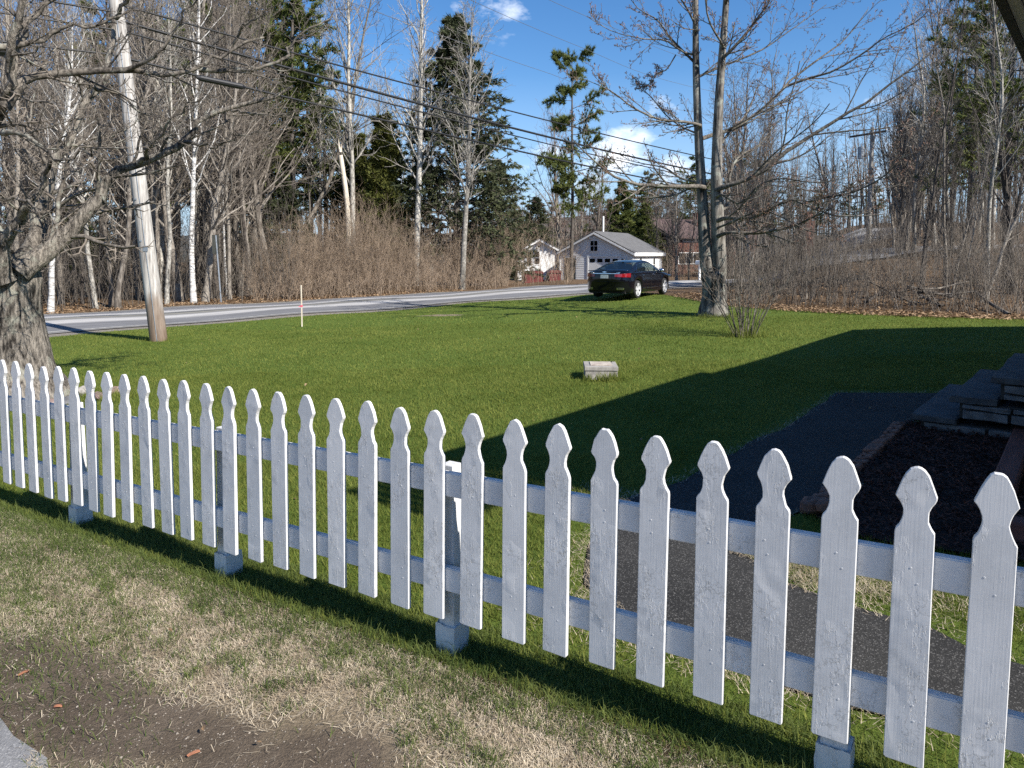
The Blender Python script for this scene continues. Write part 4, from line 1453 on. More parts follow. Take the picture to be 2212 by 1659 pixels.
put_con('spruce_tree', BIGSPRUCE, 985, 42.0, 42, 15.8, 'big dark cone-laden spruce behind the pale poplars', width=1.0)
put_con('spruce_tree', SPRUCE[0], 1088, 46.0, 345, 9.0, 'smaller dark spruce on the right flank of the big spruce', width=1.1)
put_con('spruce_tree', SPRUCE[1], 1150, 76.0, 425, 9.0, 'low dark spruce above the brush left of the white house', width=1.3)
put_con('cedar_tree', CEDAR, 832, 40.0, 262, 8.6, 'yellow-green dense cedar right of the broken snag', width=1.15)
put_con('cedar_tree', CEDAR, 768, 44.0, 300, 8.6, 'dull green cedar behind the broken snag', width=1.2)
put_con('white_pine_tree', LONEPINE, 1234, 56.0, 122, 17.0, 'lone tall white pine against the sky left of the lawn maple', width=0.72)
put_con('white_pine_tree', PINE[0], 640, 42.0, -60, 16.0, 'green white pine at the right end of the left woods', width=0.95)
put_con('white_pine_tree', PINE[1], 560, 46.0, -120, 16.0, 'tall green pine behind the woods above the road sign', width=0.9)
put_con('white_pine_tree', PINE[2], 705, 47.0, 190, 16.0, 'mid green pine between the tall pine and the cedar', width=1.2)
put_con('white_pine_tree', PINE[1], 480, 52.0, -60, 16.0, 'deep green pine showing between trunks behind the birch', width=0.9)
put_con('white_pine_tree', PINE[1], 610, 52.0, 250, 16.0, 'low bushy pine behind the left end of the thicket', width=1.3)
put_con('white_pine_tree', PINE[0], 380, 58.0, 60, 16.0, 'dark pine deep behind the pole in the left woods', width=0.9)
for k, (px, d, ty, nm) in enumerate(((455, 48.0, 60, 'green pine bough mass between the white birch and the road sign'), (520, 50.0, -80, 'tall pine backing the trunks right of the road sign'), (230, 56.0, 40, 'green pine far behind the left side of the utility pole'),
                                 (672, 54.0, 120, 'green pine behind the slim poplar left of the cedar'), (120, 58.0, 180, 'dark pine far behind the old maple limbs'), (345, 54.0, 200, 'half hidden pine just right of the utility pole'))):
    put_con('white_pine_tree', PINE[k % 3], px, d, ty, 16.0, nm, width=1.1)
put_con('balsam_fir_tree', BALSAM, 60, 44.0, 380, 9.0, 'low green fir glimpsed behind the old maple trunk', width=1.3)
put_con('balsam_fir_tree', BALSAM, 165, 42.0, 400, 9.0, 'low green fir between the old maple and the utility pole', width=1.3)
put_con('spruce_tree', SPRUCE[1], 530, 41.0, 330, 9.0, 'dark spruce in the shade of the woods right of the sign', width=1.2)
put_con('spruce_tree', SPRUCE[0], 630, 40.0, 380, 9.0, 'dark spruce behind the left end of the thicket', width=1.2)
put_con('spruce_tree', SPRUCE[0], 300, 50.0, 330, 9.0, 'dark spruce deep behind the utility pole', width=1.2)
put_con('balsam_fir_tree', BALSAM, 1345, 74.0, 392, 9.0, 'green fir directly behind the garage ridge', width=1.1)
put_con('balsam_fir_tree', BALSAM, 1392, 70.0, 440, 9.0, 'dark green fir behind the right half of the garage roof', width=1.3)
put_con('white_pine_tree', PINE[2], 1400, 86.0, 375, 16.0, 'distant pine above the garage roof', width=1.0)
put_con('white_pine_tree', PINE[1], 1482, 88.0, 345, 16.0, 'distant pine touching the left stem of the lawn maple', width=1.0)
put_con('white_pine_tree', PINE[0], 1440, 92.0, 400, 16.0, 'distant low pine right of the garage', width=1.1)
put_con('balsam_fir_tree', BALSAM, 1315, 82.0, 432, 9.0, 'small far fir left of the garage ridge', width=1.0)
put_con('white_pine_tree', PINE[0], 2172, 27.0, -150, 16.0, 'tall dark pine rising behind the eave at the right edge', width=1.0)
put_con('white_pine_tree', PINE[1], 2088, 38.0, -80, 16.0, 'pine with drooping boughs behind the right edge trees', width=0.8)
for k, (px, d, ty, nm) in enumerate(((1275, 96, 420, 'far pine between the lone pine and the garage peak'), (1180, 98, 440, 'far low pine left of the lone white pine'), (1368, 90, 400, 'far bushy pine above the middle of the garage roof'), (1515, 94, 380, 'far pine behind the left stem of the lawn maple'), (1120, 92, 430, 'far pine above the half hidden white house'))):
    put_con('white_pine_tree', PINE[k % 3], px, d, ty, 16.0, nm, width=1.5)
for k, (px, d, ty) in enumerate(((1640, 80, 405), (1700, 84, 395), (1760, 78, 415), (1830, 86, 400), (1890, 80, 385), (1960, 76, 330), (2030, 70, 320), (1600, 90, 395), (2110, 72, 300))):
    put_con('white_pine_tree', PINE[k % 3], px, d, ty - 60 if k > 4 else ty, 16.0, '%s of the far green pines behind the bare right slope, counted from the left' % ORD[[1640, 1600, 1700, 1760, 1830, 1890, 1960, 2030, 2110].index(px) if px not in (1600, 1640) else (0 if px == 1600 else 1)], 'far pines on the right slope', 1.2)

# ------------------------------------------------------------------ lawn maple with twin stems


def limb(pts, d0, d1, r0, r1, n=14, base=None):
    ds = np.linspace(d0, d1, len(pts))
    P = np.array([at(px, py, d) for (px, py), d in zip(pts, ds)])
    P = resample(P, n)
    return P - base, np.linspace(r0, r1, n)


def batch(limbs):
    return np.stack([l[0] for l in limbs]), np.stack([l[1] for l in limbs])


mb = gp(1541, 681)
MD = mb[1]
maple = empty('maple_tree', tuple(mb), 0, 'twin-stemmed bare maple standing at the far side of the lawn right of the car', 'tree')
ppm = MD / FPX
rng = np.random.default_rng(21)
n = 16
bolep = np.array([mb + np.array([0, 0, -0.25]), at(1542, 655, MD), at(1543, 630, MD), at(1542, 605, MD), at(1541, 585, MD)])
bole = (resample(bolep, n) - mb, np.interp(np.linspace(0, 1, n), [0, 0.12, 0.3, 0.6, 0.85, 1.0], [0.44, 0.385, 0.32, 0.305, 0.32, 0.25]))
ls = limb([(1533, 615), (1526, 570), (1521, 510), (1518, 440), (1512, 350), (1507, 250), (1503, 120), (1503, 0), (1506, -160), (1512, -330)], MD, MD + 0.3, 0.19, 0.035, n, mb)
rs_ = limb([(1549, 615), (1553, 565), (1551, 500), (1548, 420), (1549, 330), (1552, 240), (1559, 130), (1569, 0), (1578, -170), (1585, -350)], MD, MD - 0.3, 0.215, 0.035, n, mb)
V, F = join([tubes(bole[0][None], bole[1][None], 18), tubes(ls[0][None], ls[1][None], 14), tubes(rs_[0][None], rs_[1][None], 14)])
ang = np.arctan2(V[:, 1], V[:, 0])
lowz = np.clip(1 - V[:, 2] / 0.5, 0, 1)
V[:, :2] *= (1 + 0.10 * lowz * np.sin(ang * 5 + 1.0))[:, None]
link('trunk', mesh_np('trunk', V, F, M_MAPLE, True), maple)
ML = [
    ([(1565, 403), (1600, 392), (1648, 370), (1708, 320), (1775, 280), (1825, 247), (1875, 220), (1941, 167), (1995, 130), (2041, 77)], -0.2, -2.0, .085, .016),
    ([(1521, 297), (1585, 277), (1641, 240), (1688, 197), (1708, 173), (1775, 123), (1828, 83), (1875, 20)], 0.1, 1.8, .075, .014),
    ([(1702, 185), (1750, 168), (1801, 153), (1868, 113), (1908, 83), (1975, 50), (2008, 20)], 1.1, -0.6, .045, .010),
    ([(1571, 470), (1600, 472), (1635, 467), (1701, 433), (1735, 440), (1808, 467), (1908, 463)], -0.3, -2.6, .075, .012),
    ([(1575, 503), (1641, 503), (1715, 487), (1761, 467), (1795, 450)], -0.2, -2.2, .07, .014),
    ([(1571, 445), (1578, 370), (1600, 335), (1635, 317), (1661, 287), (1688, 250)], 0.0, 1.4, .06, .012),
    ([(1735, 440), (1778, 427), (1830, 418), (1891, 393), (1941, 350), (1985, 280)], -1.6, -3.4, .045, .009),
    ([(1515, 163), (1555, 145), (1641, 110), (1701, 70), (1785, 10)], 0.2, 1.2, .05, .010),
    ([(1571, 117), (1608, 77), (1641, 33), (1661, 5), (1680, -60)], -0.2, -1.0, .06, .014),
    ([(1512, 270), (1470, 262), (1420, 257), (1364, 230), (1321, 197), (1260, 170)], 0.1, -1.4, .06, .009),
    ([(1520, 403), (1464, 403), (1400, 400), (1371, 397), (1324, 380), (1284, 347), (1254, 320), (1231, 293)], 0.1, -1.8, .085, .009),
    ([(1510, 395), (1470, 385), (1437, 363), (1387, 353), (1330, 340)], 0.2, 1.6, .05, .009),
    ([(1505, 140), (1475, 110), (1444, 77), (1420, 43), (1380, 20), (1350, -20)], 0.1, 1.2, .055, .010),
    ([(1475, 112), (1437, 87), (1400, 85), (1371, 80), (1321, 67), (1270, 37)], 0.4, -0.6, .035, .008),
    ([(1509, 290), (1475, 275), (1440, 250), (1404, 207), (1380, 190)], 0.1, 1.5, .04, .009),
    ([(1460, 118), (1440, 150), (1420, 158), (1405, 180), (1390, 187)], 0.5, 0.9, .022, .006),
    ([(1548, 330), (1575, 285), (1610, 250), (1630, 205), (1650, 150)], 0.0, 1.8, .05, .009),
    ([(1504, 60), (1485, 20), (1450, -30), (1400, -80), (1330, -110)], 0.1, -0.8, .045, .010),
    ([(1570, 0), (1600, -40), (1640, -100), (1700, -150), (1790, -190)], -0.2, -1.6, .055, .010),
    ([(1506, -60), (1470, -140), (1430, -220)], 0.1, 0.8, .04, .010),
    ([(1575, -110), (1600, -190), (1650, -270)], -0.2, 0.8, .04, .010),
    ([(1560, 95), (1530, 40), (1520, -40), (1500, -100)], -0.2, -1.6, .045, .010),
    ([(1560, 420), (1600, 440), (1640, 400), (1690, 385), (1760, 395), (1850, 380)], -0.2, -3.0, .05, .008),
    ([(1568, 485), (1640, 455), (1690, 470), (1750, 500), (1800, 505)], -0.2, -3.2, .04, .008),
]
SL = np.array([(600, 1530), (510, 1521), (440, 1518), (350, 1512), (250, 1507), (120, 1503), (0, 1503), (-160, 1506), (-330, 1512)])[::-1]
SR = np.array([(600, 1550), (500, 1551), (420, 1548), (330, 1549), (240, 1552), (130, 1559), (0, 1569), (-170, 1578), (-350, 1585)])[::-1]


def rooted(p):
    x, y = p[0]
    c = [np.interp(y + 7, S[:, 0], S[:, 1]) for S in (SL, SR)]
    k = min(c, key=lambda q: abs(q - x))
    return [(k, y + 7)] + list(p) if abs(k - x) < 40 else p


limbs = [limb(rooted(p), MD + a, MD + b, r0 * 0.82, r1 * 0.75, 14, mb) for (p, a, b, r0, r1) in ML]
P1, R1 = batch(limbs)
for k in range(len(limbs)):
    o_ = mesh_np('limb', *tubes(P1[k:k + 1], R1[k:k + 1], 8), M_LIMB, True)
    link('limb', o_, maple)
P2, R2 = branch(rng, P1, R1, 12, 0.58, 0.36, 8, 0.5, 0.14, 0.99, 0.05, 0.09, 0.0065, 0.45, 0.45)
P3, R3 = branch(rng, P2, R2, 7, 0.62, 0.38, 6, 0.6, 0.15, 0.99, 0.05, 0.13, 0.0052, 0.6)
P4, R4 = branch(rng, P3, R3, 3, 0.65, 0.42, 3, 0.8, 0.2, 1.0, 0.05, 0.18, 0.0045, 0.7, 0.4, 0, 0.05)
twg = link('twigs', tree_mesh('twigs', [(P2, R2, 4, 0), (P3, R3, 3, 1), (P4, R4, 3, 1)], [M_LIMB, M_TWIG]), maple)
twg['kind'] = 'stuff'
bp = np.concatenate([P4[:, -1], P3[:, -1], P4[::2, 1]])
V, F, rn = tufts(rng, bp, np.tile([0, 0, 1.0], (len(bp), 1)), 2, 0.036, 0.022, 0.6)
bud = link('buds', mesh_np('buds', V, F, M_BUD), maple)
bud['kind'] = 'stuff'

# ------------------------------------------------------------------ old maple at the left
OD = 9.2
ob = np.array([(28 - CX) / FPX * OD, OD, 0.0])
ob[2] = g1(ob[0], ob[1])
old = empty('old_maple_tree', tuple(ob), 0, 'massive old maple with spreading limbs at the left edge behind the fence', 'tree')
rng = np.random.default_rng(31)
tp = np.array([ob + np.array([0, 0, -0.3]), at(22, 830, OD), at(18, 760, OD), at(16, 700, OD), at(18, 640, OD), at(24, 590, OD), at(30, 545, OD)])
n = 18
tl = resample(tp, n) - ob
tr = np.interp(np.linspace(0, 1, n), [0, 0.12, 0.25, 0.4, 0.6, 0.8, 1.0], [0.80, 0.66, 0.52, 0.45, 0.38, 0.36, 0.27])
V, F = tubes(tl[None], tr[None], 26)
ang = np.arctan2(V[:, 1], V[:, 0])
lowz = np.clip(1 - V[:, 2] / 1.0, 0, 1)
V[:, :2] *= (1 + (0.03 + 0.09 * lowz) * np.sin(ang * 6 + 0.6) + 0.025 * np.sin(ang * 13 + V[:, 2] * 3))[:, None]
link('trunk', mesh_np('trunk', V, F, M_OLDMAPLE, True), old)
OL = [
    ([(40, 590), (72, 565), (105, 545), (150, 503), (187, 460), (217, 420), (240, 377), (300, 353), (400, 307), (430, 270), (467, 243), (567, 213), (633, 187)], -0.2, 0.9, .165, .02, 18),
    ([(35, 590), (58, 555), (67, 533), (83, 467), (103, 377), (133, 330), (167, 253), (213, 187), (240, 120), (250, 40)], 0.1, 1.6, .19, .03, 18),
    ([(5, 600), (10, 540), (35, 480), (60, 450), (78, 410), (92, 377), (110, 352)], -0.35, -0.9, .12, .02, 14),
    ([(10, 610), (-30, 540), (-60, 420), (-40, 300), (8, 232), (20, 190), (20, 130), (40, 60), (60, -40)], -0.3, -1.4, .17, .03, 16),
    ([(8, 232), (40, 182), (67, 170), (150, 157), (267, 153), (367, 163), (430, 150), (460, 120), (500, 100), (563, 80)], -0.9, -0.1, .085, .02, 16),
    ([(430, 150), (480, 152), (533, 153), (610, 130), (630, 100), (650, 73), (703, 43), (720, 0)], -0.25, 0.5, .042, .012, 14),
    ([(-30, 120), (0, 98), (60, 92), (110, 72), (190, 62), (240, 40), (300, 20)], -1.2, -0.6, .06, .014, 14),
    ([(0, 285), (40, 290), (100, 320), (130, 345), (190, 325), (260, 315)], -0.9, -1.6, .045, .012, 14),
    ([(217, 420), (235, 455), (245, 520), (245, 560)], 0.2, 0.5, .022, .007, 14),
    ([(300, 353), (320, 320), (340, 300), (400, 230), (430, 215)], 0.3, -0.6, .04, .009, 14),
    ([(400, 307), (450, 313), (510, 300), (570, 280)], 0.5, 0.0, .03, .008, 14),
    ([(500, 240), (560, 246), (620, 250), (690, 255)], 0.6, 0.1, .022, .006, 14),
    ([(187, 187), (240, 200), (300, 240), (370, 290), (420, 330)], -0.5, 0.4, .03, .007, 14),
    ([(0, 430), (45, 430), (90, 455), (130, 490), (150, 520)], -0.8, -1.2, .03, .008, 14),
    ([(250, 40), (280, -10), (330, -60), (420, -110)], 1.4, 0.6, .04, .01, 14),
    ([(20, 130), (80, 30), (160, -30), (300, -80)], -1.0, -0.6, .06, .012, 14),
    ([(267, 153), (330, 120), (380, 60), (410, 10), (450, -40)], -0.6, -1.0, .035, .008, 14),
    ([(-60, 420), (-140, 330), (-220, 240), (-300, 180)], -0.6, -1.5, .09, .02, 14),
    ([(-40, 300), (-120, 200), (-160, 60), (-170, -80)], -0.8, 0.6, .09, .02, 14),
    ([(500, 100), (530, 50), (580, 20), (640, -20)], -0.4, -0.8, .022, .007, 14),
    ([(103, 377), (60, 330), (50, 280), (70, 220), (60, 150)], 0.9, 1.6, .05, .012, 14),
    ([(133, 330), (200, 300), (270, 280), (340, 210)], 1.1, 1.8, .035, .009, 14),
]
PP, RR = [], []
for (p, a, b, r0, r1, n) in OL:
    P, R = limb(p, OD + a, OD + b, r0, r1, 18, ob)
    R = np.interp(np.linspace(0, 1, 18), [0, 0.25, 0.6, 1.0], [r0 * 0.9, r0 * 0.58, r0 * 0.32, min(r1, r0 * 0.18)])
    wob_ = rng.normal(0, 1, (18, 3)) * (0.012 + 0.02 * np.linspace(0, 1, 18))[:, None]
    wob_[0] = 0
    P = P + wob_
    PP.append(P)
    RR.append(R)
    big = r0 > 0.1
    V, F = tubes(P[None], R[None], 14 if big else 8)
    link('limb', mesh_np('limb', V, F, M_OLDMAPLE if big else M_LIMB, True), old)
P1, R1 = np.stack(PP), np.stack(RR)
P2, R2 = branch(rng, P1, R1, 12, 0.75, 0.28, 8, 0.36, 0.15, 0.99, 0.03, 0.14, 0.0045, 0.45, 0.4, 0, 0.25, 1.7)
P3, R3 = branch(rng, P2, R2, 6, 0.75, 0.45, 6, 0.6, 0.15, 0.99, 0.03, 0.18, 0.0032, 0.6)
P4, R4 = branch(rng, P3, R3, 3, 0.75, 0.5, 4, 0.8, 0.2, 1.0, 0.02, 0.24, 0.003, 0.7, 0.4, 0, 0.05)
twg = link('twigs', tree_mesh('twigs', [(P2, R2, 4, 0), (P3, R3, 3, 1), (P4, R4, 3, 1)], [M_LIMB, M_TWIG]), old)
twg['kind'] = 'stuff'

# ------------------------------------------------------------------ brush, thickets, undergrowth
def stems(rng, base, h, spread, mats, r=0.008, k=5, k2=4, wob=0.07, n=6, up=0.04):
    B = len(base)
    D = norm(np.column_stack([rng.normal(0, spread, B), rng.normal(0, spread, B), np.ones(B)]))
    P0 = walk(rng, base, D, h, n, wob, up)
    R0 = (r * (0.7 + 0.7 * rng.random(B)))[:, None] * np.linspace(1, 0.35, n)[None]
    P1, R1 = branch(rng, P0, R0, k, 0.6, 0.38, 3, 0.6, 0.25, 0.98, 0.05, 0.12, r * 0.42, 0.5)
    layers = [(P0, R0, 3, 0), (P1, R1, 3, 0)]
    if k2:
        P2, R2 = branch(rng, P1, R1, k2, 0.65, 0.5, 2, 0.8, 0.2, 1.0, 0.05, 0.14, r * 0.36, 0.6)
        layers.append((P2, R2, 3, 0))
    return layers


def field(rng, n, pxr, f):
    """random ground points seen between two image columns, accepted by f(points)"""
    out = []
    while sum(len(q) for q in out) < n:
        y = rng.uniform(16, 75, 20000)
        x = (rng.uniform(pxr[0], pxr[1], 20000) - CX) / FPX * y
        P = np.column_stack([x, y])
        out.append(P[f(P)])
    P = np.concatenate(out)[:n]
    return np.column_stack([P, gz(P[:, 0], P[:, 1]) - 0.05])


def off_road(lo, hi):
    def f(P):
        d = -sdist(ROADPOLY, P)
        far = sdist(FARSIDE, P) > 0
        return (d > lo) & (d < hi) & far
    return f


FARSIDE = np.vstack([ROAD_FAR, [(60, 300), (-300, 300), (-300, -30)]])
TL_DIR = norm(TREELINE[-1] - TREELINE[2])
TREEPOLY = np.vstack([TREELINE, [TREELINE[-1] + TL_DIR * 14, TREELINE[-1] + np.array([60, 60]), (30, 120), (18, 60), TREELINE[0] + np.array([4, 6])]])


def beyond(lo, hi):
    def f(P):
        d = sdist(TREEPOLY, P)
        return (d > lo) & (d < hi) & (sdist(ROADPOLY, P) < -0.8)
    return f


rng = np.random.default_rng(41)
b = field(rng, 3000, (545, 1235), off_road(0.9, 6.5))
dr_ = -sdist(ROADPOLY, b[:, :2])
cl_ = 0.5 + 0.28 * np.sin(b[:, 0] * 0.75 + 1.0) + 0.22 * np.sin(b[:, 0] * 1.9 + b[:, 1] * 0.8)
pxb = CX + FPX * b[:, 0] / b[:, 1]
m_ = rng.random(len(b)) < np.where((pxb > 1095) & (pxb < 1218), 0.10, np.where(pxb >= 1218, 0.3, np.clip(0.35 + 0.8 * cl_, 0.3, 1)))
b, dr_, cl_ = b[m_], dr_[m_], cl_[m_]
hh = np.clip((0.9 + 3.0 * sstep(0.8, 4.5, dr_) * (0.45 + 0.75 * cl_)) * rng.uniform(0.65, 1.25, len(b)), 0.7, 5.0)
o = link('brush_thicket', tree_mesh('brush_thicket', stems(rng, b, hh, 0.30, None, 0.0110, 5, 4, 0.11), [M_BRUSH]))
tag(o, 'tangled brown leafless brush thicket along the far side of the road', 'brush', kind='stuff')
b = field(rng, 750, (1560, 2260), beyond(0.7, 3.5))
b2 = field(rng, 1250, (1580, 2280), beyond(2.0, 11.0))
b = np.vstack([b, b2])
cl_ = 0.5 + 0.3 * np.sin(b[:, 0] * 1.1 + 0.4) * np.cos(b[:, 1] * 0.7) + 0.22 * np.sin(b[:, 0] * 2.7 + b[:, 1] * 1.6)
m_ = rng.random(len(cl_)) < np.clip(0.15 + 1.05 * cl_, 0.12, 1)
b, cl_ = b[m_], cl_[m_]
hh = np.clip((0.6 + 2.2 * cl_) * rng.uniform(0.6, 1.4, len(b)), 0.5, 3.6)
o = link('brush_thicket', tree_mesh('brush_thicket', stems(rng, b, hh, 0.24, None, 0.0090, 5, 3, 0.10), [M_BRUSH_GREY]))
tag(o, 'grey-brown leafless brush crowding the woods edge beyond the lawn', 'brush', kind='stuff')
b = field(rng, 850, (-60, 640), off_road(1.2, 14.0))
hh = np.clip(rng.gamma(2.2, 1.0, len(b)) + 0.8, 0.8, 6.5)
o = link('undergrowth', tree_mesh('undergrowth', stems(rng, b, hh, 0.2, None, 0.011, 5, 4), [M_BRUSH_GREY]))
tag(o, 'bare saplings and undergrowth between the trunks of the left woods', 'undergrowth', kind='stuff')

b = field(rng, 560, (1425, 1680), off_road(0.8, 12.0))
hh = rng.uniform(0.6, 3.2, len(b))
o = link('brush_thicket', tree_mesh('brush_thicket', stems(rng, b, hh, 0.26, None, 0.010, 5, 4), [M_BRUSH]))
tag(o, 'low brown brush beyond the road in front of the brick house', 'brush', kind='stuff')

# far-off wood that reads as one mass
rng = np.random.default_rng(43)
nf = 340
px = rng.uniform(-160, 2360, nf)
px[:150] = rng.uniform(1500, 2360, 150)
dd = rng.uniform(72, 120, nf)
gap = (px > 1085) & (px < 1500)
xx = (px - CX) / FPX * dd
base = np.column_stack([xx, dd, gz(xx, dd) - 0.1])
hgt = rng.uniform(9, 15, nf)
hgt[gap] = rng.uniform(6, 9.5, gap.sum())
P0 = walk(rng, base, norm(np.column_stack([rng.normal(0, 0.05, nf), rng.normal(0, 0.05, nf), np.ones(nf)])), hgt, 6, 0.05, 0.1)
R0 = (0.05 + 0.10 * rng.random(nf))[:, None] * np.linspace(1, 0.2, 6)[None]
P1, R1 = branch(rng, P0, R0, 11, 0.7, 0.26, 4, 0.5, 0.2, 0.99, 0.08, 0.12, 0.018)
P2, R2 = branch(rng, P1, R1, 5, 0.7, 0.5, 2, 0.6, 0.2, 1.0, 0.06, 0.12, 0.013)
o = link('distant_woods', tree_mesh('distant_woods', [(P0, R0, 5, 0), (P1, R1, 3, 1), (P2, R2, 3, 1)], [M_BARK, M_TWIG]))
tag(o, 'far grey bare woods closing the view behind everything', 'woods', kind='stuff')

# lone shrub on the lawn
sb = gp(1611, 727)
rng = np.random.default_rng(47)
nb = 30
bb = np.column_stack([rng.normal(0, 0.09, nb), rng.normal(0, 0.09, nb), np.full(nb, -0.05)])
D = norm(np.column_stack([bb[:, 0] * 2.0 + rng.normal(0, 0.10, nb), bb[:, 1] * 2.0 + rng.normal(0, 0.12, nb), np.ones(nb)]))
P0 = walk(rng, bb, D, rng.uniform(0.9, 2.1, nb), 8, 0.06, 0.01)
R0 = rng.uniform(0.006, 0.012, nb)[:, None] * np.linspace(1, 0.4, 8)[None]
P1, R1 = branch(rng, P0, R0, 7, 0.6, 0.34, 5, 0.6, 0.3, 0.98, 0.06, 0.1, 0.004)
P2, R2 = branch(rng, P1, R1, 4, 0.6, 0.5, 3, 0.8, 0.2, 1.0, 0.05, 0.1, 0.0035)
shrub = empty('bare_shrub', tuple(sb), 0, 'multi-stemmed leafless shrub alone on the lawn right of the maple', 'shrub')
link('stems', tree_mesh('stems', [(P0, R0, 5, 0)], [M_LIMB]), shrub)
tw = link('twigs', tree_mesh('shrub_twigs', [(P1, R1, 3, 0), (P2, R2, 3, 0)], [M_TWIG]), shrub)
tw['kind'] = 'stuff'

# shrubs scattered over the slope behind the brush line
SHRUBV = []
for k in range(3):
    rr_ = np.random.default_rng(480 + k)
    b0 = np.column_stack([rr_.normal(0, 0.30, 14), rr_.normal(0, 0.30, 14), np.full(14, -0.05)])
    SHRUBV.append(tree_mesh('stems', stems(rr_, b0, rr_.uniform(0.9, 2.6, 14), 0.25, None, 0.011, 7, 6, 0.1), [(M_BRUSH_GREY, M_BRUSH, M_BRUSH_GREY)[k]]))
sp_ = np.vstack([field(rng_p, 18, (1600, 2260), beyond(3.0, 12.0)), field(rng_p, 46, (1640, 2280), beyond(10.0, 30.0))])
sh_list = []
for k, p in enumerate(sp_):
    o = empty('slope_shrub', tuple(p), 0, 'leafless tangled shrub on the slope beyond the right brush', 'shrub', 'shrubs on the right slope')
    o.rotation_euler = (0, 0, rng_p.uniform(0, 6.28))
    s_ = rng_p.uniform(0.6, 1.1)
    sh_list.append(o)
    o.scale = (s_, s_, s_)
    link('stems', SHRUBV[k % 3], o)
name_by_place(sh_list, 'leafless slope shrub')

# brush pile and fallen logs
rng = np.random.default_rng(53)
pb = gp(2010, 672)
pb = np.array([pb[0] + 0.6, pb[1] + 2.2, g1(pb[0] + 0.6, pb[1] + 2.2)])
pile = empty('brush_pile', tuple(pb), 0, 'heap of grey cut branches and logs at the woods edge beyond the lawn', 'brush pile')
for k in range(18):
    L_ = rng.uniform(0.8, 2.4)
    a = rng.uniform(0, 6.28)
    el = rng.normal(0.05, 0.25)
    d = np.array([math.cos(a) * math.cos(el), math.sin(a) * math.cos(el) * 0.6, math.sin(el)])
    c = np.array([rng.normal(0, 0.75), rng.normal(0, 0.5), 0.12 + abs(rng.normal(0.15, 0.22))])
    P = walk(rng, (c - d * L_ / 2)[None], norm(d[None]), np.array([L_]), 6, 0.05)
    P[..., 2] = np.maximum(P[..., 2], 0.03)
    r = rng.uniform(0.015, 0.055)
    V, F = tubes(P, np.linspace(r, r * 0.5, 6)[None], 6)
    link('log', mesh_np('log', V, F, M_BARK if k % 3 else M_BARK_DARK, True), pile)
for (pa, pb_, r, lab, m) in (((572, 634), (615, 648), 0.09, 'weathered fallen log on the leaf bank left of the thicket', M_BARK_DARK), ((2105, 655), (2180, 684), 0.05, 'grey fallen limb slanting through the brush at the right', M_BARK),
                             ((1960, 640), (2030, 665), 0.04, 'thin grey fallen limb crossing the brush pile', M_BARK)):
    a, b_ = gp(*pa), gp(*pb_)
    a[2] += 0.35
    b_[2] += 0.05
    P = resample([a, (a + b_) / 2 + np.array([0, 0, -0.04]), b_], 8)
    V, F = tubes(P[None], np.linspace(r * 0.7, r, 8)[None], 8)
    tag(link('fallen_log', mesh_np('fallen_log', V, F, m, True)), lab, 'log')

# ------------------------------------------------------------------ leaves, grass, straw, mulch


def quads_flat(rng, P, L, W, tilt, rn):
    """loose flat pieces: bent kite of four corners"""
    n = len(P)
    a = rng.uniform(0, 6.28, n)
    d = np.column_stack([np.cos(a), np.sin(a), rng.normal(0, tilt, n)])
    s = np.column_stack([-np.sin(a), np.cos(a), rng.normal(0, tilt, n)])
    d, s = norm(d), norm(s)
    L, W = L[:, None], W[:, None]
    up = np.array([0, 0, 1.0])
    c = np.abs(rng.normal(0, 0.25, n))[:, None] * W
    V = np.stack([P - d * L / 2, P - s * W / 2 + up * c, P + d * L / 2, P + s * W / 2 + up * c * 0.6], 1).reshape(-1, 3)
    V[:, 2] += 0.004
    return V, np.arange(n * 4).reshape(-1, 4), np.repeat(rn, 4)


rng = np.random.default_rng(61)
lp = [field(rng, 9000, (-80, 1000), off_road(0.15, 5.5)), field(rng, 5200, (1560, 2300), beyond(-0.35, 1.2)), field(rng, 900, (1450, 1545), beyond(-0.2, 1.5)), field(rng, 3000, (1560, 2300), beyond(1.0, 7.0))]
sc1 = np.column_stack([rng.uniform(-0.7, 0.75, 500), rng.uniform(5, 26, 500)])
sc1[:, 0] *= sc1[:, 1]
sc1 = sc1[sdist(LAWN, sc1) > 0.3][:90]
sc2 = np.column_stack([rng.uniform(-0.72, 0.6, 400), rng.uniform(2.2, 4.2, 400)])
sc2[:, 0] *= sc2[:, 1]
sc2 = sc2[front_d(sc2) > 0.1][:4]
near = [np.column_stack([q, gz(q[:, 0], q[:, 1])]) for q in (sc1, sc2)]
lp = np.concatenate(lp + near)
lp[:, 2] = gz(lp[:, 0], lp[:, 1]) + 0.01 + 0.05 * rng.random(len(lp)) * (np.arange(len(lp)) < len(lp) - len(near[0]) - len(near[1]))
size = rng.uniform(0.06, 0.12, len(lp))
size[-len(near[1]):] *= 0.32
size[-len(near[1]) - len(near[0]):-len(near[1])] *= 0.45
lp[-len(near[1]):, 2] += 0.012
V, F, rn = quads_flat(rng, lp, size, size * 0.7, 0.35, rng.random(len(lp)))
tag(link('leaf_litter', mesh_np('leaf_litter', V, F, M_LEAF, False, {'rnd': rn})), 'dry brown fallen leaves along the road bank and woods edge', 'leaves', kind='stuff')


def blades(rng, P, h, w, lean):
    n = len(P)
    a = rng.uniform(0, 6.28, n)
    s = np.column_stack([np.cos(a), np.sin(a), np.zeros(n)]) * (w / 2)[:, None]
    tip = np.column_stack([rng.normal(0, lean, n), rng.normal(0, lean, n), np.ones(n)]) * h[:, None]
    V = np.stack([P - s, P + s, P + tip], 1).reshape(-1, 3)
    return V, np.arange(n * 3).reshape(-1, 3)


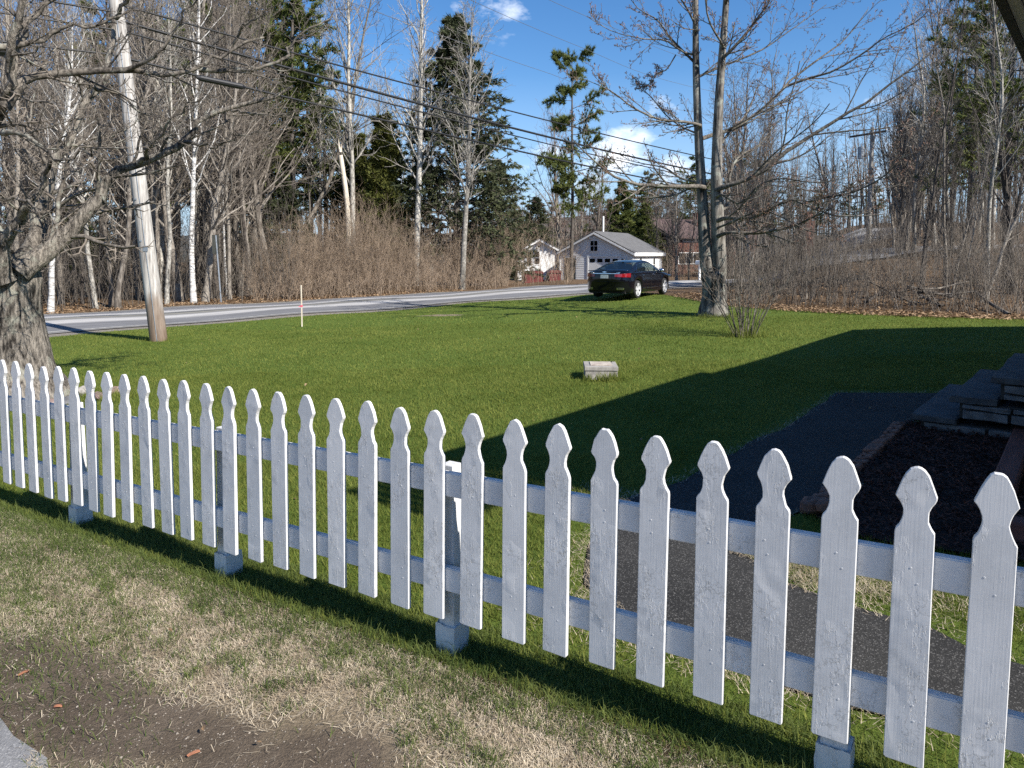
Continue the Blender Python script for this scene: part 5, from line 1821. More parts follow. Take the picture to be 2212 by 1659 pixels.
def blades2(rng, P, h, w, lean, mean=None):
    """longer bent blades: two quads' worth of triangles"""
    n = len(P)
    a = rng.uniform(0, 6.28, n)
    s = np.column_stack([np.cos(a), np.sin(a), np.zeros(n)]) * (w / 2)[:, None]
    l = np.column_stack([rng.normal(0, lean, n), rng.normal(0, lean, n)]) if mean is None else mean
    mid = np.column_stack([l * 0.35, np.full(n, 0.58)]) * h[:, None]
    tip = np.column_stack([l, np.clip(1.0 - 0.25 * np.linalg.norm(l, axis=1), 0.15, 1)]) * h[:, None]
    V = np.stack([P - s, P + s, P + mid + s * 0.75, P + mid - s * 0.75, P + tip], 1).reshape(-1, 3)
    k = np.arange(n)[:, None] * 5
    F = np.concatenate([k + np.array([[0, 1, 2]]), k + np.array([[0, 2, 3]]), k + np.array([[3, 2, 4]])])
    return V, F


def lawn_ok(P, m=0.0):
    return (sdist(LAWN, P) > m) & (sdist(PATH, P) < -0.02) & (sdist(MULCH, P) < 0.0) & (sdist(ROADPOLY, P) < -0.62) & (((P - e0) @ H_IN) < 1.2)


rng = np.random.default_rng(71)
GV, GF, GR = [], [], []
off = 0
for (y0, y1, cnt, h, w) in ((1.6, 6, 190000, 0.042, 0.005), (6, 11, 220000, 0.036, 0.0075), (11, 18, 150000, 0.034, 0.012), (18, 36, 110000, 0.036, 0.022)):
    y = np.sqrt(rng.uniform(y0 ** 2, y1 ** 2, cnt))
    P = np.column_stack([rng.uniform(-0.80, 0.80, cnt) * y, y])
    m = lawn_ok(P, -0.06)
    # thin spots, and a worn border along path and house
    n2 = np.sin(P[:, 0] * 1.9 + 1.0) * np.sin(P[:, 1] * 1.6) + np.sin(P[:, 0] * 5.1) * np.sin(P[:, 1] * 4.3 + 2.0) * 0.6
    m &= rng.random(cnt) > np.clip(1.25 - np.hypot((P[:, 0] - bare_c[0]) / 0.9, (P[:, 1] - bare_c[1]) / 0.55), 0, 0.9)
    m &= rng.random(cnt) < np.clip(0.86 + 0.2 * n2, 0.45, 1)
    pd = -sdist(PATH, P)
    m &= rng.random(cnt) < np.clip(pd / 0.35 + 0.15, 0, 1)
    P = P[m]
    P3 = np.column_stack([P, gz(P[:, 0], P[:, 1]) - 0.004])
    V, F = blades(rng, P3, h * (0.5 + 0.9 * rng.random(len(P))), w * (0.7 + 0.6 * rng.random(len(P))), 0.45)
    GV.append(V)
    GF.append(F + off)
    GR.append(np.repeat(rng.random(len(P)), 3))
    off += len(V)
# longer tufts against posts, block, shrub and pole feet
tuft_c = [(gp(1300 + d, 823)[:2], 0.05, 60, 0.10) for d in (-30, -5, 10, 18, 26, 34)] + [(gp(1611 + d, 727)[:2], 0.16, 160, 0.16) for d in (-8, 0, 8)] + [(mb[:2] + np.array([dx, -0.42]), 0.12, 80, 0.11) for dx in (-0.4, -0.2, 0, 0.2, 0.42)] + [(gp(340 + d, 736)[:2], 0.1, 60, 0.09) for d in (-20, 0, 20)] + [(gp(px, 860)[:2], 0.2, 90, 0.12) for px in (225, 262, 240)]
for c, rad, cnt, h in tuft_c:
    P = c + rng.normal(0, rad, (cnt, 2))
    V, F = blades(rng, np.column_stack([P, gz(P[:, 0], P[:, 1])]), h * (0.5 + rng.random(cnt)), np.full(cnt, 0.009), 0.4)
    GV.append(V)
    GF.append(F + off)
    GR.append(np.repeat(rng.random(cnt), 3))
    off += len(V)
tag(link('lawn_grass', mesh_np('lawn_grass', np.concatenate(GV), np.concatenate(GF), M_GRASS, False, {'rnd': np.concatenate(GR)})), 'short mown green grass of the lawn behind the fence', 'grass', kind='stuff')

# verge in front of the fence: matted straw, sparse green blades, tufts at the posts


def verge_pts(n, lo=-0.25, hi=3.0):
    out = np.zeros((0, 2))
    while len(out) < n:
        y = np.sqrt(rng.uniform(1.6 ** 2, 5.2 ** 2, 60000))
        P = np.column_stack([rng.uniform(-0.82, 0.62, 60000) * y, y])
        d = front_d(P)
        P = P[(d > lo) & (d < hi) & (sdist(DRIVE, P) < 0.02)]
        out = np.vstack([out, P])
    return out[:n]


def vnoise(P, s, ph=0.0):
    return 0.5 + 0.25 * (np.sin(P[:, 0] * s + ph) * np.cos(P[:, 1] * s * 1.13 - ph) + np.sin(P[:, 0] * s * 2.3 + P[:, 1] * s * 1.7 + ph * 2) + 0.6 * np.sin(P[:, 0] * s * 4.1 - P[:, 1] * s * 4.7)) / 1.3


rng = np.random.default_rng(73)
P = verge_pts(170000, 0.05)
dm = dirt_amt(P)
d = front_d(P)
acc = np.clip(0.35 + 0.75 * (d - 0.15), 0.12, 1.0) * np.clip(1.05 - 1.7 * dm, 0.012, 1) * np.clip(vnoise(P, 3.0, 1.0) * 1.6, 0.25, 1)
P = P[rng.random(len(P)) < acc]
n = len(P)
L_ = rng.uniform(0.02, 0.065, n)
a = rng.normal(0.6, 1.0, n) + 0.8 * np.sin(P[:, 0] * 4 + P[:, 1] * 3)
dr = np.column_stack([np.cos(a), np.sin(a)]) * L_[:, None]
sw = np.column_stack([-np.sin(a), np.cos(a)]) * (0.0007 * (0.6 + 0.8 * rng.random(n)))[:, None]
bend = np.column_stack([-np.sin(a), np.cos(a)]) * (rng.normal(0, 0.14, n) * L_)[:, None]
z0 = gz(P[:, 0], P[:, 1])
zz = [z0 + rng.uniform(0.0, 0.012, n), z0 + rng.uniform(0.004, 0.024, n), z0 + rng.uniform(0.0, 0.016, n)]
c3 = [P - dr / 2, P + bend, P + dr / 2]
V = np.stack([np.column_stack([c + s * sw, z]) for c, z in zip(c3, zz) for s in (-1, 1)], 1).reshape(-1, 3)
k = np.arange(n)[:, None] * 6
F = np.concatenate([k + np.array([[0, 1, 3, 2]]), k + np.array([[2, 3, 5, 4]])])
tag(link('dead_grass', mesh_np('dead_grass', V, F, M_STRAW, False, {'rnd': np.repeat(rng.random(n), 6)})), 'matted straw-coloured dead grass on the verge in front of the fence', 'dead grass', kind='stuff')

P = verge_pts(150000, -0.3)
d = front_d(P)
dm = dirt_amt(P)
clump = vnoise(P, 5.5, 0.3) * 0.55 + vnoise(P, 13.0, 2.0) * 0.55
leftg = sstep(-1.0, -2.6, P[:, 0]) if False else np.clip((-P[:, 0] - 1.2) / 1.6, 0, 1)
acc = np.where(d < 0.22, 0.55, np.clip((clump - 0.50) * 2.4 * np.clip(1.25 - 0.62 * d, 0.12, 1), 0.012, 1)) * np.clip(1 - 1.6 * dm, 0.02, 1)
acc = np.clip(acc + leftg * 0.42 * np.clip(1.5 - d, 0, 1), 0, 0.8)
P = P[rng.random(len(P)) < acc]
n = len(P)
hh = rng.uniform(0.02, 0.055, n) * np.where(front_d(P) < 0.25, 1.0, 1.0)
V1, F1 = blades2(rng, np.column_stack([P, gz(P[:, 0], P[:, 1])]), hh, rng.uniform(0.002, 0.0035, n), 0.75)
r1 = np.repeat(rng.random(n), 5)
# separate tufts
tc = verge_pts(130, 0.12, 1.9)
tc = tc[dirt_amt(tc) < 0.5]
pc = [fpos(i) + F_NRM * (-0.083) for i in POSTS]
extra = []
for p in pc:
    for q in range(7):
        extra.append(p + F_NRM * rng.uniform(0.03, 0.13) + F_DIR * rng.uniform(-0.13, 0.13))
TP, TH = [], []
for c in list(tc):
    m = rng.integers(14, 46)
    TP.append(c + rng.normal(0, 0.022, (m, 2)))
    TH.append(rng.uniform(0.03, 0.085, m) * rng.uniform(0.6, 1.15))
for c in extra:
    m = rng.integers(12, 26)
    TP.append(c + rng.normal(0, 0.02, (m, 2)))
    TH.append(rng.uniform(0.05, 0.13, m) * rng.uniform(0.6, 1.1))
ln = verge_pts(900, 0.02, 0.3)
TP.append(ln)
TH.append(rng.uniform(0.05, 0.11, len(ln)))
TP, TH = np.concatenate(TP), np.concatenate(TH)
V2, F2 = blades2(rng, np.column_stack([TP, gz(TP[:, 0], TP[:, 1])]), TH, rng.uniform(0.002, 0.0036, len(TP)), 0.5)
r2 = np.repeat(rng.random(len(TP)), 5)
V, F = np.concatenate([V1, V2]), np.concatenate([F1, F2 + len(V1)])
tag(link('verge_grass', mesh_np('verge_grass', V, F, M_GRASS_V, False, {'rnd': np.concatenate([r1, r2])})), 'patchy green grass and tufts on the verge in front of the fence', 'grass', kind='stuff')

# grit on the bare soil
rng = np.random.default_rng(77)
P = verge_pts(30000, 0.1)
P = P[(rng.random(len(P)) < np.clip(dirt_amt(P) * 1.2, 0.01, 1))][:2600]
n = len(P)
sz = rng.gamma(2.0, 0.0007, n) + 0.0009
oc = np.array([(1, 0, 0), (0, 1, 0), (-1, 0, 0), (0, -1, 0), (0, 0, 0.7)])
rot = rng.uniform(0, 6.28, n)
cx, sx_ = np.cos(rot)[:, None], np.sin(rot)[:, None]
V = np.stack([cx * oc[None, :, 0] - sx_ * oc[None, :, 1], sx_ * oc[None, :, 0] + cx * oc[None, :, 1], np.repeat(oc[None, :, 2], n, 0)], -1) * sz[:, None, None] * rng.uniform(0.6, 1.5, (n, 5, 1))
V = V + np.column_stack([P, gz(P[:, 0], P[:, 1]) + 0.001])[:, None, :]
k = np.arange(n)[:, None] * 5
F = np.concatenate([k + np.array([[i, (i + 1) % 4, 4]]) for i in range(4)])
M_GRIT = foliage('soil_grit', (0.07, 0.055, 0.042), (0.34, 0.30, 0.25), 0.0, scale=9.0)
tag(link('grit', mesh_np('grit', V.reshape(-1, 3), F, M_GRIT, False, {'rnd': np.repeat(rng.random(n), 5)})), 'small pebbles and crumbs on the bare soil of the verge', 'gravel', kind='stuff')

# dry grass islands beside the path
rng = np.random.default_rng(79)
IP = []
for (px, py, ra, rb, cnt) in ((1770, 1250, 0.22, 0.10, 1500), (1950, 1290, 0.35, 0.10, 1400), (1310, 1180, 0.12, 0.3, 900), (1620, 1200, 0.2, 0.05, 700), (1370, 1080, 0.25, 0.08, 500), (1300, 1300, 0.1, 0.1, 500), (1560, 1455, 0.5, 0.06, 900)):
    c = gp(px, py)[:2]
    IP.append(c + rng.normal(0, ra, (cnt, 1)) * F_DIR + rng.normal(0, rb, (cnt, 1)) * F_NRM)
for k in range(len(PATH)):
    a_, b_ = PATH[k], PATH[(k + 1) % len(PATH)]
    m = int(np.linalg.norm(b_ - a_) * 190)
    IP.append(a_ + (b_ - a_) * rng.random((m, 1)) + rng.normal(0, 0.035, (m, 2)))
P = np.concatenate(IP)
P = P[(sdist(PATH, P) < 0.05)]
n = len(P)
a = rng.uniform(0, 6.28, n)
L_ = rng.uniform(0.02, 0.06, n)
dr = np.column_stack([np.cos(a), np.sin(a)]) * L_[:, None]
sw = np.column_stack([-np.sin(a), np.cos(a)]) * 0.0014
z0 = gz(P[:, 0], P[:, 1]) + 0.012
V = np.stack([np.column_stack([P - dr / 2 - sw, z0]), np.column_stack([P - dr / 2 + sw, z0]), np.column_stack([P + dr / 2, z0 + rng.uniform(0.004, 0.03, n)])], 1).reshape(-1, 3)
tag(link('path_side_straw', mesh_np('path_side_straw', V, np.arange(n * 3).reshape(-1, 3), M_STRAW, False, {'rnd': np.repeat(rng.random(n), 3)})), 'dry straw patches beside the dark path behind the fence', 'straw', kind='stuff')

# mulch chips
lo, hi = MULCH.min(0), MULCH.max(0)
P = rng.uniform(lo, hi, (60000, 2))
P = P[sdist(MULCH, P) > -0.04][:15000]
n = len(P)
P3 = np.column_stack([P, gz(P[:, 0], P[:, 1]) + 0.012 + rng.uniform(0, 0.03, n)])
V, F, rn = quads_flat(rng, P3, rng.uniform(0.025, 0.08, n), rng.uniform(0.006, 0.018, n), 0.4, rng.random(n))
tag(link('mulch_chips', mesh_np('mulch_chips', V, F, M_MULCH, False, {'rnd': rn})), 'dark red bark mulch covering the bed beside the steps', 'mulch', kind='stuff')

# ------------------------------------------------------------------ leaning utility pole, cables, far pole
PD = 16.4
pbase = gp(343, 736)
PD = pbase[1]
ptop = at(250, 0, PD + 0.1)
pd_ = (ptop - pbase) / (ptop[2] - pbase[2])
pole = empty('utility_pole', tuple(pbase), 0, 'weathered grey wooden utility pole leaning left on the lawn beside the road', 'pole')
n = 12
zz = np.linspace(-0.3, 10.5, n)
P = pd_[None] * zz[:, None]
V, F = tubes(P[None], np.interp(zz, [-0.3, 0, 2, 10.5], [0.185, 0.180, 0.168, 0.125])[None], 20)
mp, N, L, b = new_mat('pole_wood')
tc = N.new('ShaderNodeTexCoord')
nz = noise(N, L, mapping(N, L, tc.outputs['Object'], (1, 1, 0.06)), 22.0, 6, 0.65)
r = ramp(N, [(0.32, (0.16, 0.145, 0.13)), (0.5, (0.33, 0.31, 0.285)), (0.68, (0.50, 0.475, 0.44))])
L.new(nz.outputs['Fac'], r.inputs['Fac'])
sep = N.new('ShaderNodeSeparateXYZ')
L.new(tc.outputs['Object'], sep.inputs[0])
nb_ = noise(N, L, mapping(N, L, tc.outputs['Object'], (1, 1, 0.4)), 4.0, 4)
hgt_ = mathn(N, L, 'ADD', sep.outputs[2], mathn(N, L, 'MULTIPLY', mathn(N, L, 'SUBTRACT', nb_.outputs['Fac'], 0.5), 1.3))
rb = ramp(N, [(0.0, (1, 1, 1)), (0.5, (0.75, 0.75, 0.75)), (0.85, (0, 0, 0))])
L.new(mathn(N, L, 'MULTIPLY', hgt_, 0.75, True), rb.inputs['Fac'])
c = mixc(N, L, mathn(N, L, 'MULTIPLY', rb.outputs['Color'], 0.9), r.outputs['Color'], mixc(N, L, nz.outputs['Fac'], (0.035, 0.020, 0.011), (0.20, 0.12, 0.065)))
L.new(c, b.inputs['Base Color'])
b.inputs['Roughness'].default_value = 0.9
bump(N, L, nz.outputs['Fac'], 0.7, 0.008, b)
link('shaft', mesh_np('shaft', V, F, mp, True), pole)
tg = (at(330, 537, PD) - pbase)
box_obj('tag_plate', tuple(pd_ * tg[2] + np.array([0.05, -0.172, 0])), (0.10, 0.012, 0.12), M_METAL, pole)


V, F = tubes((np.array([[0.05, -0.176, 0]]) + pd_[None] * np.linspace(0.0, 7.0, 10)[:, None] * 1.0 + np.linspace(0, 0.03, 10)[:, None] * np.array([[0, 1.0, 0]]))[None], np.full((1, 10), 0.008), 5)
link('ground_wire', mesh_np('ground_wire', V, F, M_METAL, True), pole)
for zb_ in (2.2, 3.1, 4.6, 5.9, 6.4):
    box_obj('bolt', tuple(pd_ * zb_ + np.array([-0.03, -0.165 + zb_ * 0.003, 0])), (0.035, 0.03, 0.035), M_METAL, pole)


def on_pole(y_px):
    z = at(280, y_px, PD)[2] - pbase[2]
    return pbase + pd_ * z


# second pole, far right
P2D = 50.0
p2 = np.array([(1873 - CX) / FPX * P2D, P2D, 0.0])
p2[2] = g1(p2[0], p2[1])
p2t = at(1873, 275, P2D)
H2 = p2t[2] - p2[2]
pole2 = empty('utility_pole', tuple(p2), 0, 'distant pale utility pole with a crossarm among the bare trees', 'pole')
V, F = tubes(np.array([[[0, 0, -0.3], [0, 0, H2 / 2], [0, 0, H2]]]), np.array([[0.17, 0.15, 0.12]]), 12)
link('shaft', mesh_np('shaft', V, F, M_POLE, True), pole2)
ca, cb = at(1835, 296, P2D + 0.6) - p2, at(1914, 283, P2D - 0.6) - p2
V, F = tubes(np.array([[ca, (ca + cb) / 2, cb]]), np.full((1, 3), 0.075), 4)
link('crossarm', mesh_np('crossarm', V, F, M_BARK_DARK), pole2)
bm = bmesh.new()
for q in (ca, cb, np.array([0, 0, H2])):
    bmesh.ops.create_cone(bm, segments=8, radius1=0.07, radius2=0.05, depth=0.28, cap_ends=True, matrix=Matrix.Translation(Vector(q) + Vector((0, 0, 0.2))))
link('insulators', bm_mesh('insulators', bm, M_TRIM), pole2)
bm = bmesh.new()
tq = at(1860, 330, P2D - 0.3) - p2
bmesh.ops.create_cone(bm, segments=14, radius1=0.22, radius2=0.22, depth=0.8, cap_ends=True, matrix=Matrix.Translation(Vector(tq)))
bmesh.ops.create_cone(bm, segments=8, radius1=0.06, radius2=0.04, depth=0.25, cap_ends=True, matrix=Matrix.Translation(Vector(tq) + Vector((0, 0, 0.5))))
link('transformer', bm_mesh('transformer', bm, M_METAL), pole2)


def cable(name, a, b, mid_px, r, mat, label, group=None):
    """catenary-like curve from a to b dropping so that its middle passes the height seen at mid_px"""
    m = (a + b) / 2
    x = m[0] / m[1]
    zm = at_z(0, 0, 0)[2]
    dz = at(CX + FPX * x, mid_px, m[1])[2]
    sag = m[2] - dz
    t = np.linspace(0, 1, 40)[:, None]
    P = a * (1 - t) + b * t
    P[:, 2] -= (sag * 4 * t * (1 - t))[:, 0]
    V, F = tubes(P[None], np.full((1, 40), r), 6)
    o = link(name, mesh_np(name, V, F, mat, True))
    return tag(o, label, 'cable', group)


def p2at(y):
    return at(1873, y, P2D)


def midline(x0, y0, x1, y1):
    a_, b_ = pbase, p2
    m = (a_ + b_) / 2
    mx = CX + FPX * m[0] / m[1]
    return y0 + (y1 - y0) * (mx - x0) / (x1 - x0)


grp = 'black cables strung along the road'
cA = cable('utility_cable', on_pole(4), p2at(402), midline(737, 137, 1475, 325), 0.022, M_CABLE, 'highest of the four thick black cables along the road', grp)
cB = cable('utility_cable', on_pole(40), p2at(425), midline(737, 178, 1470, 357), 0.036, M_CABLE, 'thickest black cable, second from the top of the four', grp)
cC = cable('utility_cable', on_pole(62), p2at(440), midline(737, 205, 1470, 372), 0.020, M_CABLE, 'third black cable down, just under the thickest one', grp)
cD = cable('utility_cable', on_pole(122), p2at(462), midline(737, 238, 1475, 397), 0.028, M_CABLE, 'lowest black cable along the road, carrying splice cases', grp)
# the same lines on the near side of the pole, coming towards the viewer
back = pbase + np.array([-26.0, -22.0, 0.0])
for k, (y, dy, r, lab) in enumerate(((24, 7.6, 0.022, 'upper black cable leaving the utility pole to the left'), (63, 6.9, 0.018, 'lower black cable leaving the utility pole to the left'), (118, 5.9, 0.02, 'lowest cable at left carrying the dark splice box'))):
    a = on_pole(y)
    b_ = np.array([back[0], back[1], dy + 0.6])
    t = np.linspace(0, 1, 30)[:, None]
    P = a * (1 - t) + b_ * t
    P[:, 2] -= (0.6 * 4 * t * (1 - t))[:, 0]
    V, F = tubes(P[None], np.full((1, 30), r), 6)
    tag(link('utility_cable', mesh_np('utility_cable', V, F, M_CABLE, True)), lab, 'cable', 'cables left of the pole')
    if k == 2:
        PB_ = P
# splice cases hanging by the pole
for (pt, L_, r, d, lab) in ((PB_[2], 0.95, 0.13, PB_[3] - PB_[1], 'black splice case hanging on the cable just left of the pole'),
                            (PB_[5], 1.0, 0.10, PB_[6] - PB_[4], 'flat dark splice box farther left along the cable')):
    d = d / np.linalg.norm(d)
    P = np.array([pt - d * L_ / 2 + np.array([0, 0, -0.16]), pt - d * L_ * 0.42 + np.array([0, 0, -0.16]), pt + d * L_ * 0.42 + np.array([0, 0, -0.16]), pt + d * L_ / 2 + np.array([0, 0, -0.16])])
    sp = empty('splice_case', tuple(pt), 0, lab, 'cable box')
    V, F = tubes((P - pt)[None], np.array([[0.03, r, r, 0.03]]), 12)
    link('shell', mesh_np('shell', V, F, M_CABLE), sp)
    for s in (-0.3, 0.3):
        q = d * L_ * s
        V, F = tubes(np.array([[q + np.array([0, 0, 0.02]), q + np.array([0, 0, -0.16 + r])]]), np.full((1, 2), 0.012), 6)
        link('hanger', mesh_np('hanger', V, F, M_METAL), sp)
pr = pbase + (p2 - pbase) * 0.045
sa = on_pole(122) + (p2at(462) - on_pole(122)) * 0.045
sp = empty('splice_case', tuple(sa), 0, 'slim black splice sleeve on the lowest cable right of the pole', 'cable box')
d = norm(p2at(462) - on_pole(122))
V, F = tubes(np.array([[-d * 0.6, -d * 0.5, d * 0.5, d * 0.6]]) + np.array([0, 0, -0.1]), np.array([[0.02, 0.07, 0.07, 0.02]]), 10)
link('shell', mesh_np('shell', V, F, M_CABLE), sp)
# thin power lines high up
for (pts, lab) in (([(690, -30, 19.0), (744, 0, 20.0), (1027, 103, 27), (1170, 153, 32), (1400, 225, 42), (1835, 294, 50.6)], 'thin pale wire crossing the tops of the poplars'),
                   ([(960, -40, 24), (1017, 0, 25), (1250, 100, 33), (1475, 183, 41), (1873, 262, 50)], 'thin pale wire crossing the open sky'),
                   ([(1120, -40, 27), (1187, 0, 29), (1330, 62, 34), (1470, 122, 40), (1914, 280, 49.4)], 'thin pale wire crossing behind the maple top')):
    P = resample([at(*q) for q in pts], 30)
    V, F = tubes(P[None], np.full((1, 30), 0.009), 5)
    tag(link('power_line', mesh_np('power_line', V, F, M_WIRE, True)), lab, 'wire', 'thin power lines')
# drop wire to the brick house
P = resample([p2at(455), at(1700, 470, 55), at(1560, 462, 60), at(1440, 478, 66)], 20)
V, F = tubes(P[None], np.full((1, 20), 0.012), 5)
tag(link('power_line', mesh_np('power_line', V, F, M_CABLE, True)), 'dark drop wire in front of the brown roof behind the maple', 'wire')

# ------------------------------------------------------------------ roadside sign seen almost edge-on, survey stake, mailbox
sgb = gp(478, 655)
sg = empty('road_sign', tuple(sgb), 0, 'road sign on a thin metal post, seen edge-on before the woods', 'sign')
q0, q1 = at(478, 655, sgb[1]) - sgb, at(466, 508, sgb[1]) - sgb
V, F = tubes(np.array([[q0 - np.array([0, 0, 0.1]), (q0 + q1) / 2, q1]]), np.full((1, 3), 0.032), 8)
link('post', mesh_np('post', V, F, M_METAL), sg)
pc_ = at(466, 528, sgb[1]) - sgb
bm = bmesh.new()
add_box(bm, tuple(pc_), (0.76, 0.012, 0.76), math.radians(93), 0.002)
link('plate', bm_mesh('plate', bm, M_SIGNBACK), sg)

kb = gp(652, 706)
stk = empty('survey_stake', tuple(kb), 0.1, 'thin pale wooden stake with pink tape at the lawn edge by the road', 'stake')
q1 = at(651, 616, kb[1]) - kb
bm = bmesh.new()
add_box(bm, (q1[0] / 2, 0, q1[2] / 2 - 0.05), (0.032, 0.016, q1[2] + 0.1), 0, 0.002)
link('stick', bm_mesh('stick', bm, M_STAKE), stk)
q2 = at(651, 661, kb[1]) - kb
bm = bmesh.new()
add_box(bm, (q1[0] / 2, 0, q2[2]), (0.05, 0.028, 0.05), 0, 0.002)
add_box(bm, (q1[0] / 2 - 0.045, -0.004, q2[2] - 0.012), (0.06, 0.004, 0.022), 0.3)
link('tape', bm_mesh('tape', bm, M_PINK), stk)

mbp = np.array([(1511 - CX) / FPX * 43.0, 43.0, 0])
mbp[2] = g1(mbp[0], 43.0)
mail = empty('mailbox', tuple(mbp), 0.5, 'small white roadside mailbox just left of the lawn maple', 'mailbox')
zt_ = at(1511, 567, 43.0)[2] - mbp[2]
bm = bmesh.new()
pr_ = [(-0.11, 0), (0.11, 0), (0.11, 0.14)] + [(0.11 * math.cos(a), 0.14 + 0.10 * math.sin(a)) for a in np.linspace(0.2, math.pi - 0.2, 7)] + [(-0.11, 0.14)]
prism(bm, [(x, z + zt_ - 0.12) for x, z in pr_], -0.28, 0.28)
link('box', bm_mesh('box', bm, M_TRIM), mail)
box_obj('post', (0, 0, (zt_ - 0.12) / 2), (0.1, 0.1, zt_ - 0.124), M_TRIM, mail)

# ------------------------------------------------------------------ clapboard garage


def local(o, w):
    """wall frame helper: origin corner o, horizontal unit w, returns function (s, z, out) -> point"""
    nrm = np.array([w[1], -w[0]])
    return lambda s, z, out=0.0: (o[0] + w[0] * s + nrm[0] * out, o[1] + w[1] * s + nrm[1] * out, z)


def clap_wall(name, W, s0, s1, z0, ztop, parent, holes=(), lap=0.17, gable=None):
    """courses of lapped boards as one mesh; ztop may be a function of s for gables"""
    bm = bmesh.new()
    z = z0
    while z < ztop - 0.01:
        zt = min(z + lap, ztop)
        segs = [(s0, s1)]
        if gable is not None:
            l, r = gable(zt)
            segs = [(max(s0, l), min(s1, r))]
        for (h0, h1, k0, k1) in holes:
            if zt > k0 + 0.02 and z < k1 - 0.02:
                new = []
                for a, b in segs:
                    if h1 <= a or h0 >= b:
                        new.append((a, b))
                    else:
                        if h0 > a:
                            new.append((a, h0))
                        if h1 < b:
                            new.append((h1, b))
                segs = new
        for a, b in segs:
            if b - a < 0.02:
                continue
            v = [bm.verts.new(W(*q)) for q in ((a, z, 0.018), (b, z, 0.018), (b, zt, 0.010), (a, zt, 0.010), (a, z, 0.0), (b, z, 0.0))]
            bm.faces.new((v[0], v[1], v[2], v[3]))
            bm.faces.new((v[4], v[5], v[1], v[0]))
        z = zt
    o = link(name, bm_mesh(name, bm, M_SIDING), parent)
    o['kind'] = 'stuff'
    return o


def wbox(name, W, s, z, out, size, mat, parent):
    """box on a wall: centre (s, z, out), size (along, out, up)"""
    c = W(s, z, out)
    d = np.array(W(1, 0, 0)[:2]) - np.array(W(0, 0, 0)[:2])
    return box_obj(name, c, size, mat, parent, math.atan2(d[1], d[0]))


def window(W, s, z, w, h, parent, mull=1, cross=1, out=0.03):
    fr = wbox('window', W, s, z, out, (w, 0.05, h), M_TRIM, parent)
    for i in range(mull):
        for j in range(cross):
            cw, ch = (w - 0.1) / mull, (h - 0.1) / cross
            wbox('pane', W, s - (w - 0.1) / 2 + cw * (i + 0.5), z - (h - 0.1) / 2 + ch * (j + 0.5), out + 0.024, (cw - 0.04, 0.012, ch - 0.04), M_DARKGLASS, fr)
    return fr


GD = 54.0
gc = at(1365, 612, GD)                                  # near right corner of the garage
gz0 = gc[2]
fw_ang = math.radians(-31)                               # front wall runs left-and-back from that corner
wF = np.array([math.cos(fw_ang), math.sin(fw_ang)])      # from left end to the corner, in plan
front_len = 6.2
oF = gc[:2] - wF * front_len
wS = np.array([-wF[1], wF[0]])                           # side wall direction away from the corner
side_len = 6.6
garage = empty('garage', (0, 0, 0), 0, 'white clapboard garage with grey shingle roof across the road behind the black car', 'garage')
garage.location = (gc[0], gc[1], gz0)


def rel(p):
    return np.array([p[0] - gc[0], p[1] - gc[1]])


WF = local(rel(oF), wF)
WS = local(np.array([0.0, 0.0]), wS)
eave_h = at(1365, 545, GD)[2] - gz0
peak_h = at(1299, 503, GD + 2)[2] - gz0
half = front_len / 2
slope = (peak_h - eave_h) / half


def gab(z):
    if z <= eave_h:
        return (-9, 99)
    q = (z - eave_h) / slope
    return (q, front_len - q)


# solid body behind the boards
bm = bmesh.new()
prism(bm, [(0.0, 0.0), (front_len, 0.0), (front_len, eave_h), (half, peak_h), (0.0, eave_h)], 0.0, side_len)
Mx = Matrix(((wF[0], wS[0], 0, rel(oF)[0]), (wF[1], wS[1], 0, rel(oF)[1]), (0, 0, 1, 0), (0, 0, 0, 1)))
bmesh.ops.transform(bm, matrix=Mx, verts=bm.verts[:])
link('wall', bm_mesh('garage_wall', bm, M_SIDING), garage)
gd0, gd1, gdz = 2.6, 5.15, 1.98
clap_wall('siding', WF, 0.0, front_len, 0.06, peak_h - 0.05, garage, [(gd0 - 0.12, gd1 + 0.12, -1, gdz + 0.12), (0.42, 1.5, -1, 1.95)], gable=gab)
clap_wall('siding', WS, 0.0, side_len, 0.06, eave_h - 0.02, garage)
for W, s in ((WF, 0.06), (WF, front_len - 0.06), (WS, 0.06), (WS, side_len - 0.06)):
    wbox('corner_board', W, s, eave_h / 2, 0.03, (0.12, 0.045, eave_h - 0.02), M_TRIM, garage)
door = wbox('garage_door', WF, (gd0 + gd1) / 2, gdz / 2, 0.012, (gd1 - gd0, 0.04, gdz), M_TRIM, garage)
for k in range(4):
    wbox('pane', WF, gd0 + (gd1 - gd0) * (k + 0.5) / 4, gdz - 0.26, 0.036, (0.44, 0.012, 0.28), M_DARKGLASS, door)
for s in (gd0 - 0.07, gd1 + 0.07):
    wbox('door_trim', WF, s, gdz / 2, 0.03, (0.12, 0.05, gdz + 0.02), M_TRIM, garage)
wbox('door_trim', WF, (gd0 + gd1) / 2, gdz + 0.065, 0.032, (gd1 - gd0 + 0.26, 0.05, 0.11), M_TRIM, garage)
sd = wbox('side_door', WF, 0.96, 0.97, 0.012, (0.95, 0.04, 1.94), M_SIGNBACK, garage)
wbox('pane', WF, 0.96, 1.45, 0.036, (0.6, 0.012, 0.7), M_DARKGLASS, sd)
window(WF, half - 0.05, 2.85 if peak_h > 3.4 else peak_h - 0.9, 0.72, 0.92, garage, 2, 2)
for s in (1.7, 4.7):
    window(WS, s, 1.35, 0.52, 1.25, garage, 1, 2)
